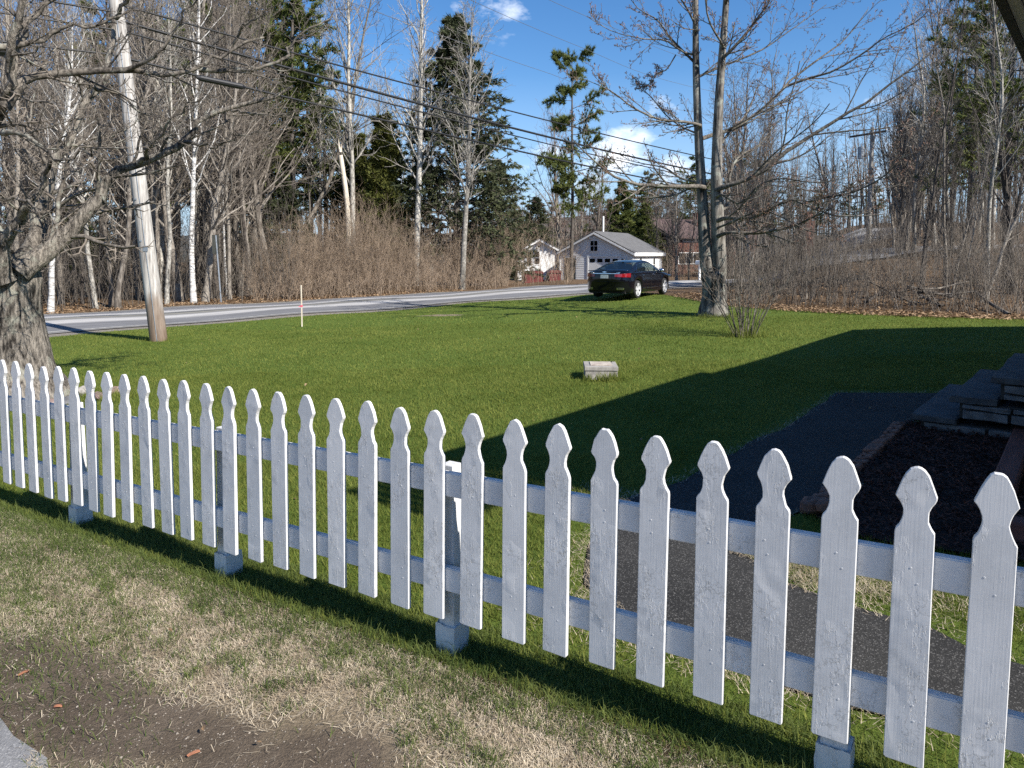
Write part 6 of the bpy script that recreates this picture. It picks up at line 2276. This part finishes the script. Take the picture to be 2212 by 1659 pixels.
# roof: two slabs with overhang
ov, oe = 0.28, 0.25
for sgn in (0, 1):
    bm = bmesh.new()
    if sgn == 0:
        a, b = (-ov, eave_h - ov * slope), (half, peak_h)
    else:
        a, b = (front_len + ov, eave_h - ov * slope), (half, peak_h)
    pr_ = [(a[0], a[1] + 0.03), (b[0], b[1] + 0.03), (b[0], b[1] + 0.13), (a[0], a[1] + 0.13)]
    prism(bm, pr_, -oe, side_len + oe)
    bmesh.ops.transform(bm, matrix=Mx, verts=bm.verts[:])
    link('roof', bm_mesh('garage_roof', bm, M_SHINGLE), garage)
    bm = bmesh.new()
    prism(bm, [(a[0], a[1] - 0.12), (b[0], b[1] - 0.12), (b[0], b[1] + 0.025), (a[0], a[1] + 0.025)], -oe - 0.03, -oe + 0.02)
    bmesh.ops.transform(bm, matrix=Mx, verts=bm.verts[:])
    link('rake_board', bm_mesh('rake_board', bm, M_TRIM), garage)
bm = bmesh.new()
prism(bm, [(front_len + ov - 0.02, eave_h - ov * slope - 0.15), (front_len + ov + 0.025, eave_h - ov * slope - 0.15), (front_len + ov + 0.025, eave_h - ov * slope + 0.12), (front_len + ov - 0.02, eave_h - ov * slope + 0.12)], -oe, side_len + oe)
bmesh.ops.transform(bm, matrix=Mx, verts=bm.verts[:])
link('fascia', bm_mesh('garage_fascia', bm, M_TRIM), garage)
lamp_ = wbox('lamp', WF, front_len - 0.55, 1.75, 0.12, (0.12, 0.16, 0.22), M_TRIM, garage)
wbox('floodlight', WF, half - 0.3, peak_h - 0.42, 0.1, (0.22, 0.14, 0.10), M_TRIM, garage)
vp = rel(at(1303, 500, GD + 4.5)[:2])
V, F = tubes(np.array([[[vp[0], vp[1], 2.2], [vp[0], vp[1], at(1303, 467, GD + 4.5)[2] - gz0]]]), np.full((1, 2), 0.075), 10)
link('vent_pipe', mesh_np('vent_pipe', V, F, M_TRIM), garage)

# white house half hidden by the thicket
HD = 60.0
hl, hr_ = at(1118, 592, HD), at(1212, 592, HD)
wh = empty('white_house', (hl[0], hl[1], hl[2]), 0, 'small white gabled house half hidden behind the brush left of the garage', 'house')
wd = float(hr_[0] - hl[0])
WH = local(np.array([0.0, 0.0]), np.array([1.0, 0.0]))
he = at(1118, 543, HD)[2] - hl[2]
hp_ = at(1163, 518, HD)[2] - hl[2]
bm = bmesh.new()
prism(bm, [(0, -0.5), (wd, -0.5), (wd, he), (wd / 2, hp_), (0, he)], 0, 7.0)
link('wall', bm_mesh('house_wall', bm, M_SIDING), wh)
sl = (hp_ - he) / (wd / 2)
clap_wall('siding', WH, 0, wd, 0.0, hp_ - 0.05, wh, gable=lambda z: (-9, 99) if z <= he else ((z - he) / sl, wd - (z - he) / sl))
for sgn in (0, 1):
    bm = bmesh.new()
    a = (-0.3, he - 0.3 * sl) if sgn == 0 else (wd + 0.3, he - 0.3 * sl)
    prism(bm, [(a[0], a[1] + 0.03), (wd / 2, hp_ + 0.03), (wd / 2, hp_ + 0.14), (a[0], a[1] + 0.14)], -0.25, 7.3)
    link('roof', bm_mesh('house_roof', bm, M_SHINGLE), wh)
    bm = bmesh.new()
    prism(bm, [(a[0], a[1] - 0.12), (wd / 2, hp_ - 0.12), (wd / 2, hp_ + 0.025), (a[0], a[1] + 0.025)], -0.29, -0.24)
    link('rake_board', bm_mesh('house_rake', bm, M_TRIM), wh)
window(WH, wd * 0.26, he * 0.72, 0.55, 1.2, wh, 1, 2)
window(WH, wd * 0.44, he * 0.72, 0.55, 1.2, wh, 1, 2)
for px, w_, lab in ((1150, 1.4, 'dark red shed wall behind the brush under the white house'), (1196, 0.9, 'small faded red cart behind the brush beside the white house')):
    p = at(px, 600, 52.0)
    z = g1(p[0], p[1])
    rd_ = empty('red_shed' if w_ > 1 else 'red_cart', (p[0], p[1], z), 0.2, lab, 'shed' if w_ > 1 else 'cart')
    bm = bmesh.new()
    add_box(bm, (0, 0, 0.42), (w_, 0.9, 0.74), 0, 0.03)
    link('body', bm_mesh('red_body', bm, M_RED), rd_)
    bm = bmesh.new()
    prism(bm, [(-w_ / 2 - 0.08, 0.795), (w_ / 2 + 0.08, 0.795), (w_ / 2 - 0.1, 0.98), (-w_ / 2 + 0.1, 0.98)], -0.52, 0.52)
    link('lid', bm_mesh('red_lid', bm, M_RED), rd_)

# red brick house behind the maple
BD = 70.0
bl, br_ = at(1452, 592, BD), at(1650, 592, BD + 6)
bh = empty('brick_house', (bl[0], bl[1], bl[2]), 0, 'red brick house with brown roof glimpsed through trees behind the lawn maple', 'house')
v = (br_ - bl)[:2]
bw = float(np.linalg.norm(v))
v = v / bw
WB = local(np.array([0.0, 0.0]), v)
be = at(1460, 512, BD)[2] - bl[2]
bt = at(1475, 472, BD + 4)[2] - bl[2]
Mb = Matrix(((v[0], -v[1], 0, 0), (v[1], v[0], 0, 0), (0, 0, 1, 0), (0, 0, 0, 1)))
bm = bmesh.new()
prism(bm, [(0, -2.5), (bw, -2.5), (bw, be), (0, be)], 0, 8)
bmesh.ops.transform(bm, matrix=Mb, verts=bm.verts[:])
link('wall', bm_mesh('brick_wall', bm, M_REDBRICK), bh)
bm = bmesh.new()
pv = [(-0.4, -0.5, be), (bw + 0.4, -0.5, be), (bw + 0.4, 4, bt), (-0.4, 4, bt), (-0.4, 8.5, be), (bw + 0.4, 8.5, be)]
vv = [bm.verts.new(Mb @ Vector(q)) for q in pv]
vl = [bm.verts.new(Mb @ Vector((q[0], q[1], q[2] - 0.15))) for q in pv]
for q in ((0, 1, 2, 3), (3, 2, 5, 4)):
    bm.faces.new([vv[k] for k in q])
    bm.faces.new([vl[k] for k in q][::-1])
for q in ((0, 1), (1, 2), (2, 5), (5, 4), (4, 3), (3, 0)):
    bm.faces.new((vv[q[0]], vl[q[0]], vl[q[1]], vv[q[1]]))
link('roof', bm_mesh('brick_roof', bm, M_SHINGLE_BR), bh)


def bs(px):
    """distance along the brick wall seen at an image column"""
    u = (px - CX) / FPX
    a = np.array([bl[0], bl[1]])
    return float((u * a[1] - a[0]) / (v[0] - u * v[1]))


for (pa, pb_, ya, yb, m) in ((1464, 1512, 545, 571, 3), (1473, 1506, 512, 523, 3), (1600, 1626, 545, 572, 2), (1596, 1626, 512, 523, 2), (1530, 1556, 545, 571, 2)):
    s0, s1 = bs(pa), bs(pb_)
    z1 = at(pa, ya, BD + s0 * v[1])[2] - bl[2]
    z0 = at(pa, yb, BD + s0 * v[1])[2] - bl[2]
    window(WB, (s0 + s1) / 2, (z0 + z1) / 2, s1 - s0, z1 - z0, bh, m, 1)
ch = bs(1543)
bm = bmesh.new()
add_box(bm, Mb @ Vector((ch, 2.5, bt - 0.2)), (0.9, 0.7, 1.6), math.atan2(v[1], v[0]))
link('chimney', bm_mesh('chimney', bm, M_REDBRICK), bh)
for px, lab in ((1740, 'upright pieces of red brick chimney wall seen through the trees'),):
    p = at(px, 560, 66)
    z = g1(p[0], p[1])
    o = empty('brick_chimney', (p[0], p[1], z), 0, 'weathered red brick chimney stack among the bare trees right of the maple', 'chimney')
    bm = bmesh.new()
    add_box(bm, (0, 0, 1.6), (1.1, 0.9, 3.6), 0.4)
    add_box(bm, (0, 0, 3.8), (0.75, 0.6, 0.9), 0.4)
    link('stack', bm_mesh('stack', bm, M_REDBRICK), o)

# ------------------------------------------------------------------ black sedan
M_PAINT = simple('black_car_paint', (0.004, 0.004, 0.006), 0.07, (0.003, 0.003, 0.005), 2.0, spec=0.45)
M_CARGLASS = mat_glass('car_glass', (0.008, 0.012, 0.014), 0.62)
M_RUBBER = simple('tyre_rubber', (0.018, 0.018, 0.019), 0.85)
M_RIM = simple('polished_alloy', (0.68, 0.69, 0.70), 0.3, (0.60, 0.61, 0.62), 3.0, metallic=0.35)
M_CHROME = simple('chrome', (0.75, 0.76, 0.78), 0.12, metallic=1.0)
M_TAIL = simple('red_lens', (0.26, 0.006, 0.010), 0.12, (0.16, 0.004, 0.006), 20.0, coat=1.0)
M_PLATE = simple('licence_plate', (0.42, 0.46, 0.44), 0.4, (0.34, 0.38, 0.37), 30.0)
M_INT = simple('dark_interior', (0.025, 0.024, 0.023), 0.8)
M_UNDER = simple('underbody', (0.006, 0.006, 0.006), 0.9)

XR, XF, WR = -1.40, 1.44, 0.345
XB, XN = -2.53, 2.55


def interp(x, pts):
    return np.interp(x, [p[0] for p in pts], [p[1] for p in pts])


def smooth_i(pts, x):
    xs = np.array([p[0] for p in pts])
    ys = np.array([p[1] for p in pts])
    f = np.interp(np.linspace(xs[0], xs[-1], 201), xs, ys)
    k = np.ones(13) / 13
    fp = np.convolve(np.pad(f, 6, mode='edge'), k, 'valid')
    return np.interp(x, np.linspace(xs[0], xs[-1], 201), fp)


def half_w(x):
    w = 0.925 * np.ones_like(x)
    q = np.clip((x - XB) / 0.42, 0, 1)
    w = w * np.where(x < XB + 0.42, q ** 0.22, 1)
    q = np.clip((XN - x) / 0.75, 0, 1)
    w = w * np.where(x > XN - 0.75, q ** 0.26, 1)
    return w


def z_low(x):
    z = smooth_i([(XB, 0.36), (-2.3, 0.27), (-1.9, 0.22), (1.9, 0.20), (2.3, 0.20), (XN, 0.24)], x)
    for xw in (XR, XF):
        a = 0.395
        d = np.abs(x - xw)
        z = np.where(d < a, np.maximum(z, WR + np.sqrt(np.maximum(a * a - d * d, 0))), z)
    return z


def z_belt(x):
    return smooth_i([(XB, 0.96), (-2.2, 1.0), (-1.2, 1.0), (0.3, 0.945), (1.2, 0.92), (1.9, 0.86), (2.35, 0.74), (XN, 0.62)], x)


def z_deck(x):
    return smooth_i([(XB, 1.06), (-2.42, 1.10), (-1.9, 1.09), (-1.5, 1.08), (1.0, 1.02), (1.6, 0.97), (2.2, 0.86), (2.42, 0.76), (XN, 0.66)], x)


q = np.linspace(0, 1, 12)
cols = np.unique(np.round(np.concatenate([XB + 0.42 * q ** 3, np.linspace(XB + 0.42, XN - 0.75, 46), XN - 0.75 * q[::-1] ** 3,
                                          [XR - 0.394, XR + 0.394, XF - 0.394, XF + 0.394], XR + 0.395 * np.cos(np.linspace(0, math.pi, 15)), XF + 0.395 * np.cos(np.linspace(0, math.pi, 15))]), 4))
secs = []
for x in cols:
    w, zl, zb, zd = (float(f(np.array([x]))[0]) for f in (half_w, z_low, z_belt, z_deck))
    dz = zb - zl
    flr = 1.0
    for xw in (XR, XF):
        flr += 0.012 * math.exp(-((x - xw) / 0.42) ** 2)
    lean = 0.0
    sec = [(w * 0.93 * flr, zl), (w * 0.975 * flr, zl + 0.10 * dz), (w * 0.985 * flr, zl + 0.3 * dz), (w * 1.0 * flr, zl + 0.52 * dz), (w * 0.998 * flr, zl + 0.62 * dz), (w * 0.975, zl + 0.70 * dz), (w * 0.965, zl + 0.86 * dz), (w * 0.94, zb),
           (w * 0.885, zb + 0.42 * (zd - zb)), (w * 0.72, zb + 0.78 * (zd - zb)), (w * 0.36, zd - 0.006), (0.0, zd)]
    secs.append([(x - 0.10 * max(0, (0.75 - z)) * (1 if x < -2.2 else 0) * -1 - (0.10 * max(0, z - 0.8) * -1 if x < -2.2 else 0), y, z) for y, z in sec])
S_ = np.array(secs)
nc, nr, _ = S_.shape
V = np.concatenate([S_.reshape(-1, 3), (S_ * np.array([1, -1, 1])).reshape(-1, 3)])
ii, jj = np.meshgrid(np.arange(nc - 1), np.arange(nr - 1), indexing='ij')
f1 = np.stack([ii * nr + jj, ii * nr + jj + 1, (ii + 1) * nr + jj + 1, (ii + 1) * nr + jj], -1).reshape(-1, 4)
f2 = f1[:, ::-1] + nc * nr
# leave the top open under the cabin
cx_ = (cols[:-1] + cols[1:]) / 2
cabin_open = ((cx_ > -1.7) & (cx_ < 1.1))
openm = (cabin_open[ii.ravel()]) & (jj.ravel() >= 8)
me = mesh_np('body', V, np.concatenate([f1[~openm], f2[~openm]]), M_PAINT, True)
bm = bmesh.new()
bm.from_mesh(me)
bmesh.ops.remove_doubles(bm, verts=bm.verts, dist=0.002)
bmesh.ops.recalc_face_normals(bm, faces=bm.faces)
bm.to_mesh(me)
bm.free()

car_px = gp(1373, 647)
CS = 0.92
CAR_ANG = math.radians(57)
chx = np.array([math.cos(CAR_ANG), math.sin(CAR_ANG)])
chl = np.array([-chx[1], chx[0]])
cpos = car_px[:2] - chx * XR * CS + chl * 0.80 * CS
cz = g1(*cpos) + 0.035
car = empty('parked_car', (cpos[0], cpos[1], cz), CAR_ANG, 'black four-door sedan parked at the edge of the road, seen from behind', 'car')
car.rotation_euler = (0, math.radians(-0.5), CAR_ANG)
car.scale = (CS, CS, CS)
link('body', me, car)


def z_roof(x):
    return smooth_i([(-1.92, 1.085), (-1.5, 1.22), (-0.95, 1.40), (-0.5, 1.46), (0.0, 1.48), (0.35, 1.455), (0.62, 1.36), (0.98, 1.17), (1.28, 1.01)], x)


gx = np.linspace(-1.92, 1.28, 49)
nt = 22
G = np.zeros((len(gx), nt, 3))
for i, x in enumerate(gx):
    zr = float(z_roof(np.array([x]))[0])
    zb = float(z_belt(np.array([x]))[0]) - 0.01
    zr = max(zr, zb + 0.05)
    ze = zb + (zr - zb) * 0.84
    y0 = float(half_w(np.array([x]))[0]) * 0.925
    ye = y0 - 0.06 - (ze - zb) * 0.52
    for t in range(nt):
        if t <= 10:
            f = t / 10
            G[i, t] = (x, y0 + (ye - y0) * f + 0.025 * math.sin(f * math.pi), zb + (ze - zb) * f)
        else:
            f = (t - 10) / (nt - 1 - 10)
            G[i, t] = (x, ye * math.cos(f * math.pi / 2), ze + (zr - ze) * math.sin(f * math.pi / 2) ** 0.9)
GV_ = np.concatenate([G.reshape(-1, 3), (G * np.array([1, -1, 1])).reshape(-1, 3)])
faces = {'roof': [], 'rear_window': [], 'windscreen': [], 'left_front': [], 'left_rear': [], 'right_front': [], 'right_rear': []}
for i in range(len(gx) - 1):
    xm = (gx[i] + gx[i + 1]) / 2
    for t in range(nt - 1):
        zt_m = G[i:i + 2, t:t + 2, 2].mean()
        kind = 'roof'
        zrm = float(z_roof(np.array([xm]))[0])
        side_w = None
        if 1 <= t < 9:
            # side glass between the pillars; its upper edge follows the roof
            lo = -1.42 + 0.04 * t
            hi = 0.98 - 0.055 * t
            if lo < xm < hi and zrm > 1.12:
                side_w = 'rear' if xm < -0.16 else 'front'
                if -0.20 < xm < -0.10:
                    side_w = None
        if t >= 12:
            if -1.80 < xm < -0.86:
                kind = 'rear_window'
            elif 0.50 < xm < 1.24:
                kind = 'windscreen'
        q = [i * nt + t, i * nt + t + 1, (i + 1) * nt + t + 1, (i + 1) * nt + t]
        o2 = len(gx) * nt
        for sgn in (0, 1):
            qq = q if sgn == 0 else [k + o2 for k in q[::-1]]
            if side_w:
                faces[('left_' if sgn == 0 else 'right_') + side_w].append(qq)
            else:
                faces[kind].append(qq)


def sub_mesh(name, F, mat):
    F = np.array(F)
    u, inv = np.unique(F.ravel(), return_inverse=True)
    m_ = mesh_np(name, GV_[u], inv.reshape(-1, 4), mat, True)
    b_ = bmesh.new()
    b_.from_mesh(m_)
    bmesh.ops.remove_doubles(b_, verts=b_.verts, dist=0.001)
    bmesh.ops.recalc_face_normals(b_, faces=b_.faces)
    b_.to_mesh(m_)
    b_.free()
    return m_


link('roof', sub_mesh('car_roof', faces['roof'], M_PAINT), car)
link('rear_window', sub_mesh('rear_window', faces['rear_window'], M_CARGLASS), car)
link('windscreen', sub_mesh('windscreen', faces['windscreen'], M_CARGLASS), car)
for k in ('left_front', 'left_rear', 'right_front', 'right_rear'):
    link('side_window', sub_mesh('side_window', faces[k], M_CARGLASS), car)
# chrome line round the side glass
for sgn in (1, -1):
    i0 = np.argmin(abs(gx + 1.45))
    i1 = np.argmin(abs(gx - 0.98))
    low = [G[i, 1] for i in range(i0, i1 + 1)]
    top = [G[i, 9] for i in range(np.argmin(abs(gx + 1.06)), np.argmin(abs(gx - 0.48)) + 1)]
    lp_ = np.array(low + top[::-1] + [low[0]]) * np.array([1, sgn, 1]) + np.array([0, sgn * 0.006, 0])
    P = np.array(lp_)
    V, F = tubes(P[None], np.full((1, len(P)), 0.009), 4)
    link('window_trim', mesh_np('window_trim', V, F, M_CHROME, True), car)
    x_ = np.linspace(-0.95, 1.02, 14)
    P = np.array([(x, sgn * (0.925 * 0.990), 0.375) for x in x_])
    V, F = tubes(P[None], np.full((1, 14), 0.012), 4)
    link('door_strip', mesh_np('door_strip', V, F, M_CHROME, True), car)
    for xh in (-0.86, 0.22):
        V, F = tubes(np.array([[(xh - 0.11, sgn * 0.905, 0.875), (xh, sgn * 0.93, 0.88), (xh + 0.11, sgn * 0.905, 0.875)]]), np.full((1, 3), 0.014), 6)
        link('door_handle', mesh_np('door_handle', V, F, M_CHROME, True), car)
    # door shut lines
    for xd in (-0.14, 0.98, -1.02):
        P = np.array([(xd + (0.02 if xd != -1.02 else -0.16 * max(0, (z - 0.72))), sgn * (0.9255 * (1.0 if z < 0.66 else (0.978 if z < 0.8 else 0.966)) + 0.002), z) for z in np.linspace(0.28, 0.93, 9)])
        V, F = tubes(P[None], np.full((1, 9), 0.005), 4)
        link('door_seam', mesh_np('door_seam', V, F, M_UNDER), car)
    bm = bmesh.new()
    bmesh.ops.create_icosphere(bm, subdivisions=3, radius=1.0)
    for v_ in bm.verts:
        v_.co = Vector((v_.co.x * 0.09 + 0.80, sgn * (0.99 + v_.co.y * 0.12 * (1)), v_.co.z * 0.075 + 1.03))
    mi = link('mirror', bm_mesh('mirror', bm, M_CHROME, True), car)
    V, F = tubes(np.array([[(0.82, sgn * 0.84, 0.97), (0.80, sgn * 0.94, 1.0)]]), np.full((1, 2), 0.02), 6)
    link('mirror_arm', mesh_np('mirror_arm', V, F, M_PAINT), mi)


def rear(y, z, out=0.0):
    """point on the rear face at lateral y"""
    a = abs(y) / 0.925
    x = XB + 0.42 * a ** (1 / 0.22)
    return (x + (0.10 * max(0, 0.75 - z)) + (0.10 * max(0, z - 0.8)) - out, y, z)


def rear_patch(name, y0, y1, zf0, zf1, mat, out=0.012, ny=10, nz_=4):
    ys = np.linspace(y0, y1, ny)
    V = []
    for y in ys:
        f = (y - y0) / (y1 - y0)
        for z in np.linspace(zf0(f), zf1(f), nz_):
            V.append(rear(y, z, out))
    bm = bmesh.new()
    vs = [bm.verts.new(q) for q in V]
    fs = []
    for i in range(ny - 1):
        for j in range(nz_ - 1):
            fs.append(bm.faces.new((vs[i * nz_ + j], vs[i * nz_ + j + 1], vs[(i + 1) * nz_ + j + 1], vs[(i + 1) * nz_ + j])))
    r_ = bmesh.ops.extrude_face_region(bm, geom=fs)
    for g in r_['geom']:
        if isinstance(g, bmesh.types.BMVert):
            g.co.x += out + 0.03
    return link(name, bm_mesh(name, bm, mat, False), car)


for s in (1, -1):
    rear_patch('tail_light', s * 0.42, s * 0.905, lambda f: 0.86 - 0.02 * f, lambda f: 0.955 + 0.035 * f, M_TAIL, 0.016, 12)
rear_patch('trunk_strip', -0.60, 0.60, lambda f: 0.972, lambda f: 0.995, M_CHROME, 0.018, 12, 2)
rear_patch('licence_plate', -0.155, 0.155, lambda f: 0.80, lambda f: 0.935, M_PLATE, 0.02, 4, 2)
rear_patch('emblem', -0.085, 0.085, lambda f: 1.030 - 0.010 * (1 if 0.33 < f < 0.67 else 0), lambda f: 1.05 + 0.010 * (1 if 0.33 < f < 0.67 else 0), M_CHROME, 0.02, 7, 2)
rear_patch('bumper_lip', -0.86, 0.86, lambda f: 0.655, lambda f: 0.685, M_PAINT, 0.025, 16, 2)
rear_patch('badge', -0.62, -0.48, lambda f: 1.015, lambda f: 1.03, M_CHROME, 0.02, 3, 2)
rear_patch('badge', 0.50, 0.60, lambda f: 1.02, lambda f: 1.04, M_CHROME, 0.02, 3, 2)
for s in (1, -1):
    ep = rear_patch('exhaust_tip', s * 0.50, s * 0.74, lambda f: 0.375, lambda f: 0.445, M_CHROME, 0.03, 4, 2)
    rear_patch('exhaust_hole', s * 0.525, s * 0.715, lambda f: 0.39, lambda f: 0.43, M_UNDER, 0.034, 4, 2)
    V, F = tubes(np.array([[rear(s * 0.9, 0.93, 0.0), rear(s * 0.90, 0.95, 0.0)]]), np.full((1, 2), 0.01), 4)
# spoiler lip on the trunk
P = np.array([(XB + 0.06 + 0.30 * (abs(y) / 0.86) ** 5, y, 1.098 - 0.03 * (abs(y) / 0.86) ** 2) for y in np.linspace(-0.82, 0.82, 17)])
V, F = tubes(P[None], np.full((1, 17), 0.016), 5)
link('spoiler', mesh_np('spoiler', V, F, M_PAINT, True), car)
bm = bmesh.new()
prism(bm, [(-0.93, 1.47), (-0.80, 1.47), (-0.84, 1.535), (-0.90, 1.525)], -0.03, 0.03)
link('antenna_fin', bm_mesh('antenna_fin', bm, M_PAINT), car)
for s in (1, -1):
    bm = bmesh.new()
    add_box(bm, (2.22, s * 0.68, 0.75), (0.32, 0.32, 0.13), -s * 0.5, 0.03)
    link('headlight', bm_mesh('headlight', bm, M_CHROME), car)
box_obj('floor_pan', (0, 0, 0.30), (4.6, 1.5, 0.16), M_UNDER, car)
box_obj('wheel_well', (XR, 0, 0.50), (0.80, 1.62, 0.42), M_UNDER, car)
box_obj('wheel_well', (XF, 0, 0.50), (0.80, 1.62, 0.42), M_UNDER, car)
box_obj('parcel_shelf', (-1.45, 0, 0.99), (0.75, 1.45, 0.03), M_INT, car)
for (x, y) in ((0.12, 0.38), (0.12, -0.38), (-0.85, 0.38), (-0.85, -0.38)):
    bm = bmesh.new()
    add_box(bm, (x - 0.22, y, 0.88), (0.16, 0.52, 0.66), 0, 0.05)
    add_box(bm, (x - 0.26, y, 1.27), (0.10, 0.27, 0.17), 0, 0.04)
    add_box(bm, (x, y, 0.60), (0.5, 0.54, 0.18), 0, 0.05)
    link('seat', bm_mesh('seat', bm, M_INT), car)
box_obj('dashboard', (0.95, 0, 0.88), (0.4, 1.45, 0.18), M_INT, car, 0, 0.03)


def wheel(x, y, s):
    w = empty('wheel', (x, y, WR))
    w.parent = car
    a = np.linspace(0, 2 * math.pi, 33)[:-1]
    prof = [(0.245, -0.10), (0.30, -0.108), (0.335, -0.095), (0.345, -0.06), (0.345, 0.06), (0.335, 0.095), (0.30, 0.108), (0.245, 0.10)]
    V = np.array([(r * math.cos(t), d, r * math.sin(t)) for t in a for r, d in prof])
    n_, m_ = 32, len(prof)
    F = np.array([[i * m_ + j, i * m_ + j + 1, ((i + 1) % n_) * m_ + j + 1, ((i + 1) % n_) * m_ + j] for i in range(n_) for j in range(m_ - 1)])
    tm = mesh_np('tyre', V, F, M_RUBBER, True)
    link('tyre', tm, w)
    bm = bmesh.new()
    for (ra, rb, d0, d1) in ((0.252, 0.225, 0.085, 0.104),):
        for t in range(32):
            t0, t1 = a[t], a[(t + 1) % 32]
            q_ = [bm.verts.new((r * math.cos(tt), s * d, r * math.sin(tt))) for r, d, tt in ((ra, d1, t0), (ra, d1, t1), (rb, d0, t1), (rb, d0, t0))]
            bm.faces.new(q_)
    for k in range(5):
        for dl in (-0.16, 0.16):
            t = k * 2 * math.pi / 5 + dl + 0.3
            c_, s_ = math.cos(t), math.sin(t)
            M_ = Matrix(((c_, 0, -s_, 0), (0, 1, 0, 0), (s_, 0, c_, 0), (0, 0, 0, 1)))
            v0 = [bm.verts.new(M_ @ Vector(q_)) for q_ in ((0.03, s * 0.085, -0.028), (0.03, s * 0.085, 0.028), (0.24, s * 0.100, 0.040), (0.24, s * 0.100, -0.040))]
            v1 = [bm.verts.new(v_.co + Vector((0, -s * 0.03, 0))) for v_ in v0]
            bm.faces.new(v0)
            for q_ in range(4):
                bm.faces.new((v0[q_], v0[(q_ + 1) % 4], v1[(q_ + 1) % 4], v1[q_]))
    bmesh.ops.create_cone(bm, segments=16, radius1=0.055, radius2=0.045, depth=0.03, cap_ends=True, matrix=Matrix.Translation((0, s * 0.085, 0)) @ Matrix.Rotation(-s * math.pi / 2, 4, 'X'))
    link('rim', bm_mesh('rim', bm, M_RIM), w)
    bm = bmesh.new()
    bmesh.ops.create_cone(bm, segments=24, radius1=0.235, radius2=0.235, depth=0.02, cap_ends=True, matrix=Matrix.Translation((0, s * 0.035, 0)) @ Matrix.Rotation(math.pi / 2, 4, 'X'))
    link('brake_disc', bm_mesh('brake_disc', bm, M_SIGNBACK), w)


for x in (XR, XF):
    for s in (1, -1):
        wheel(x, s * 0.805, s)
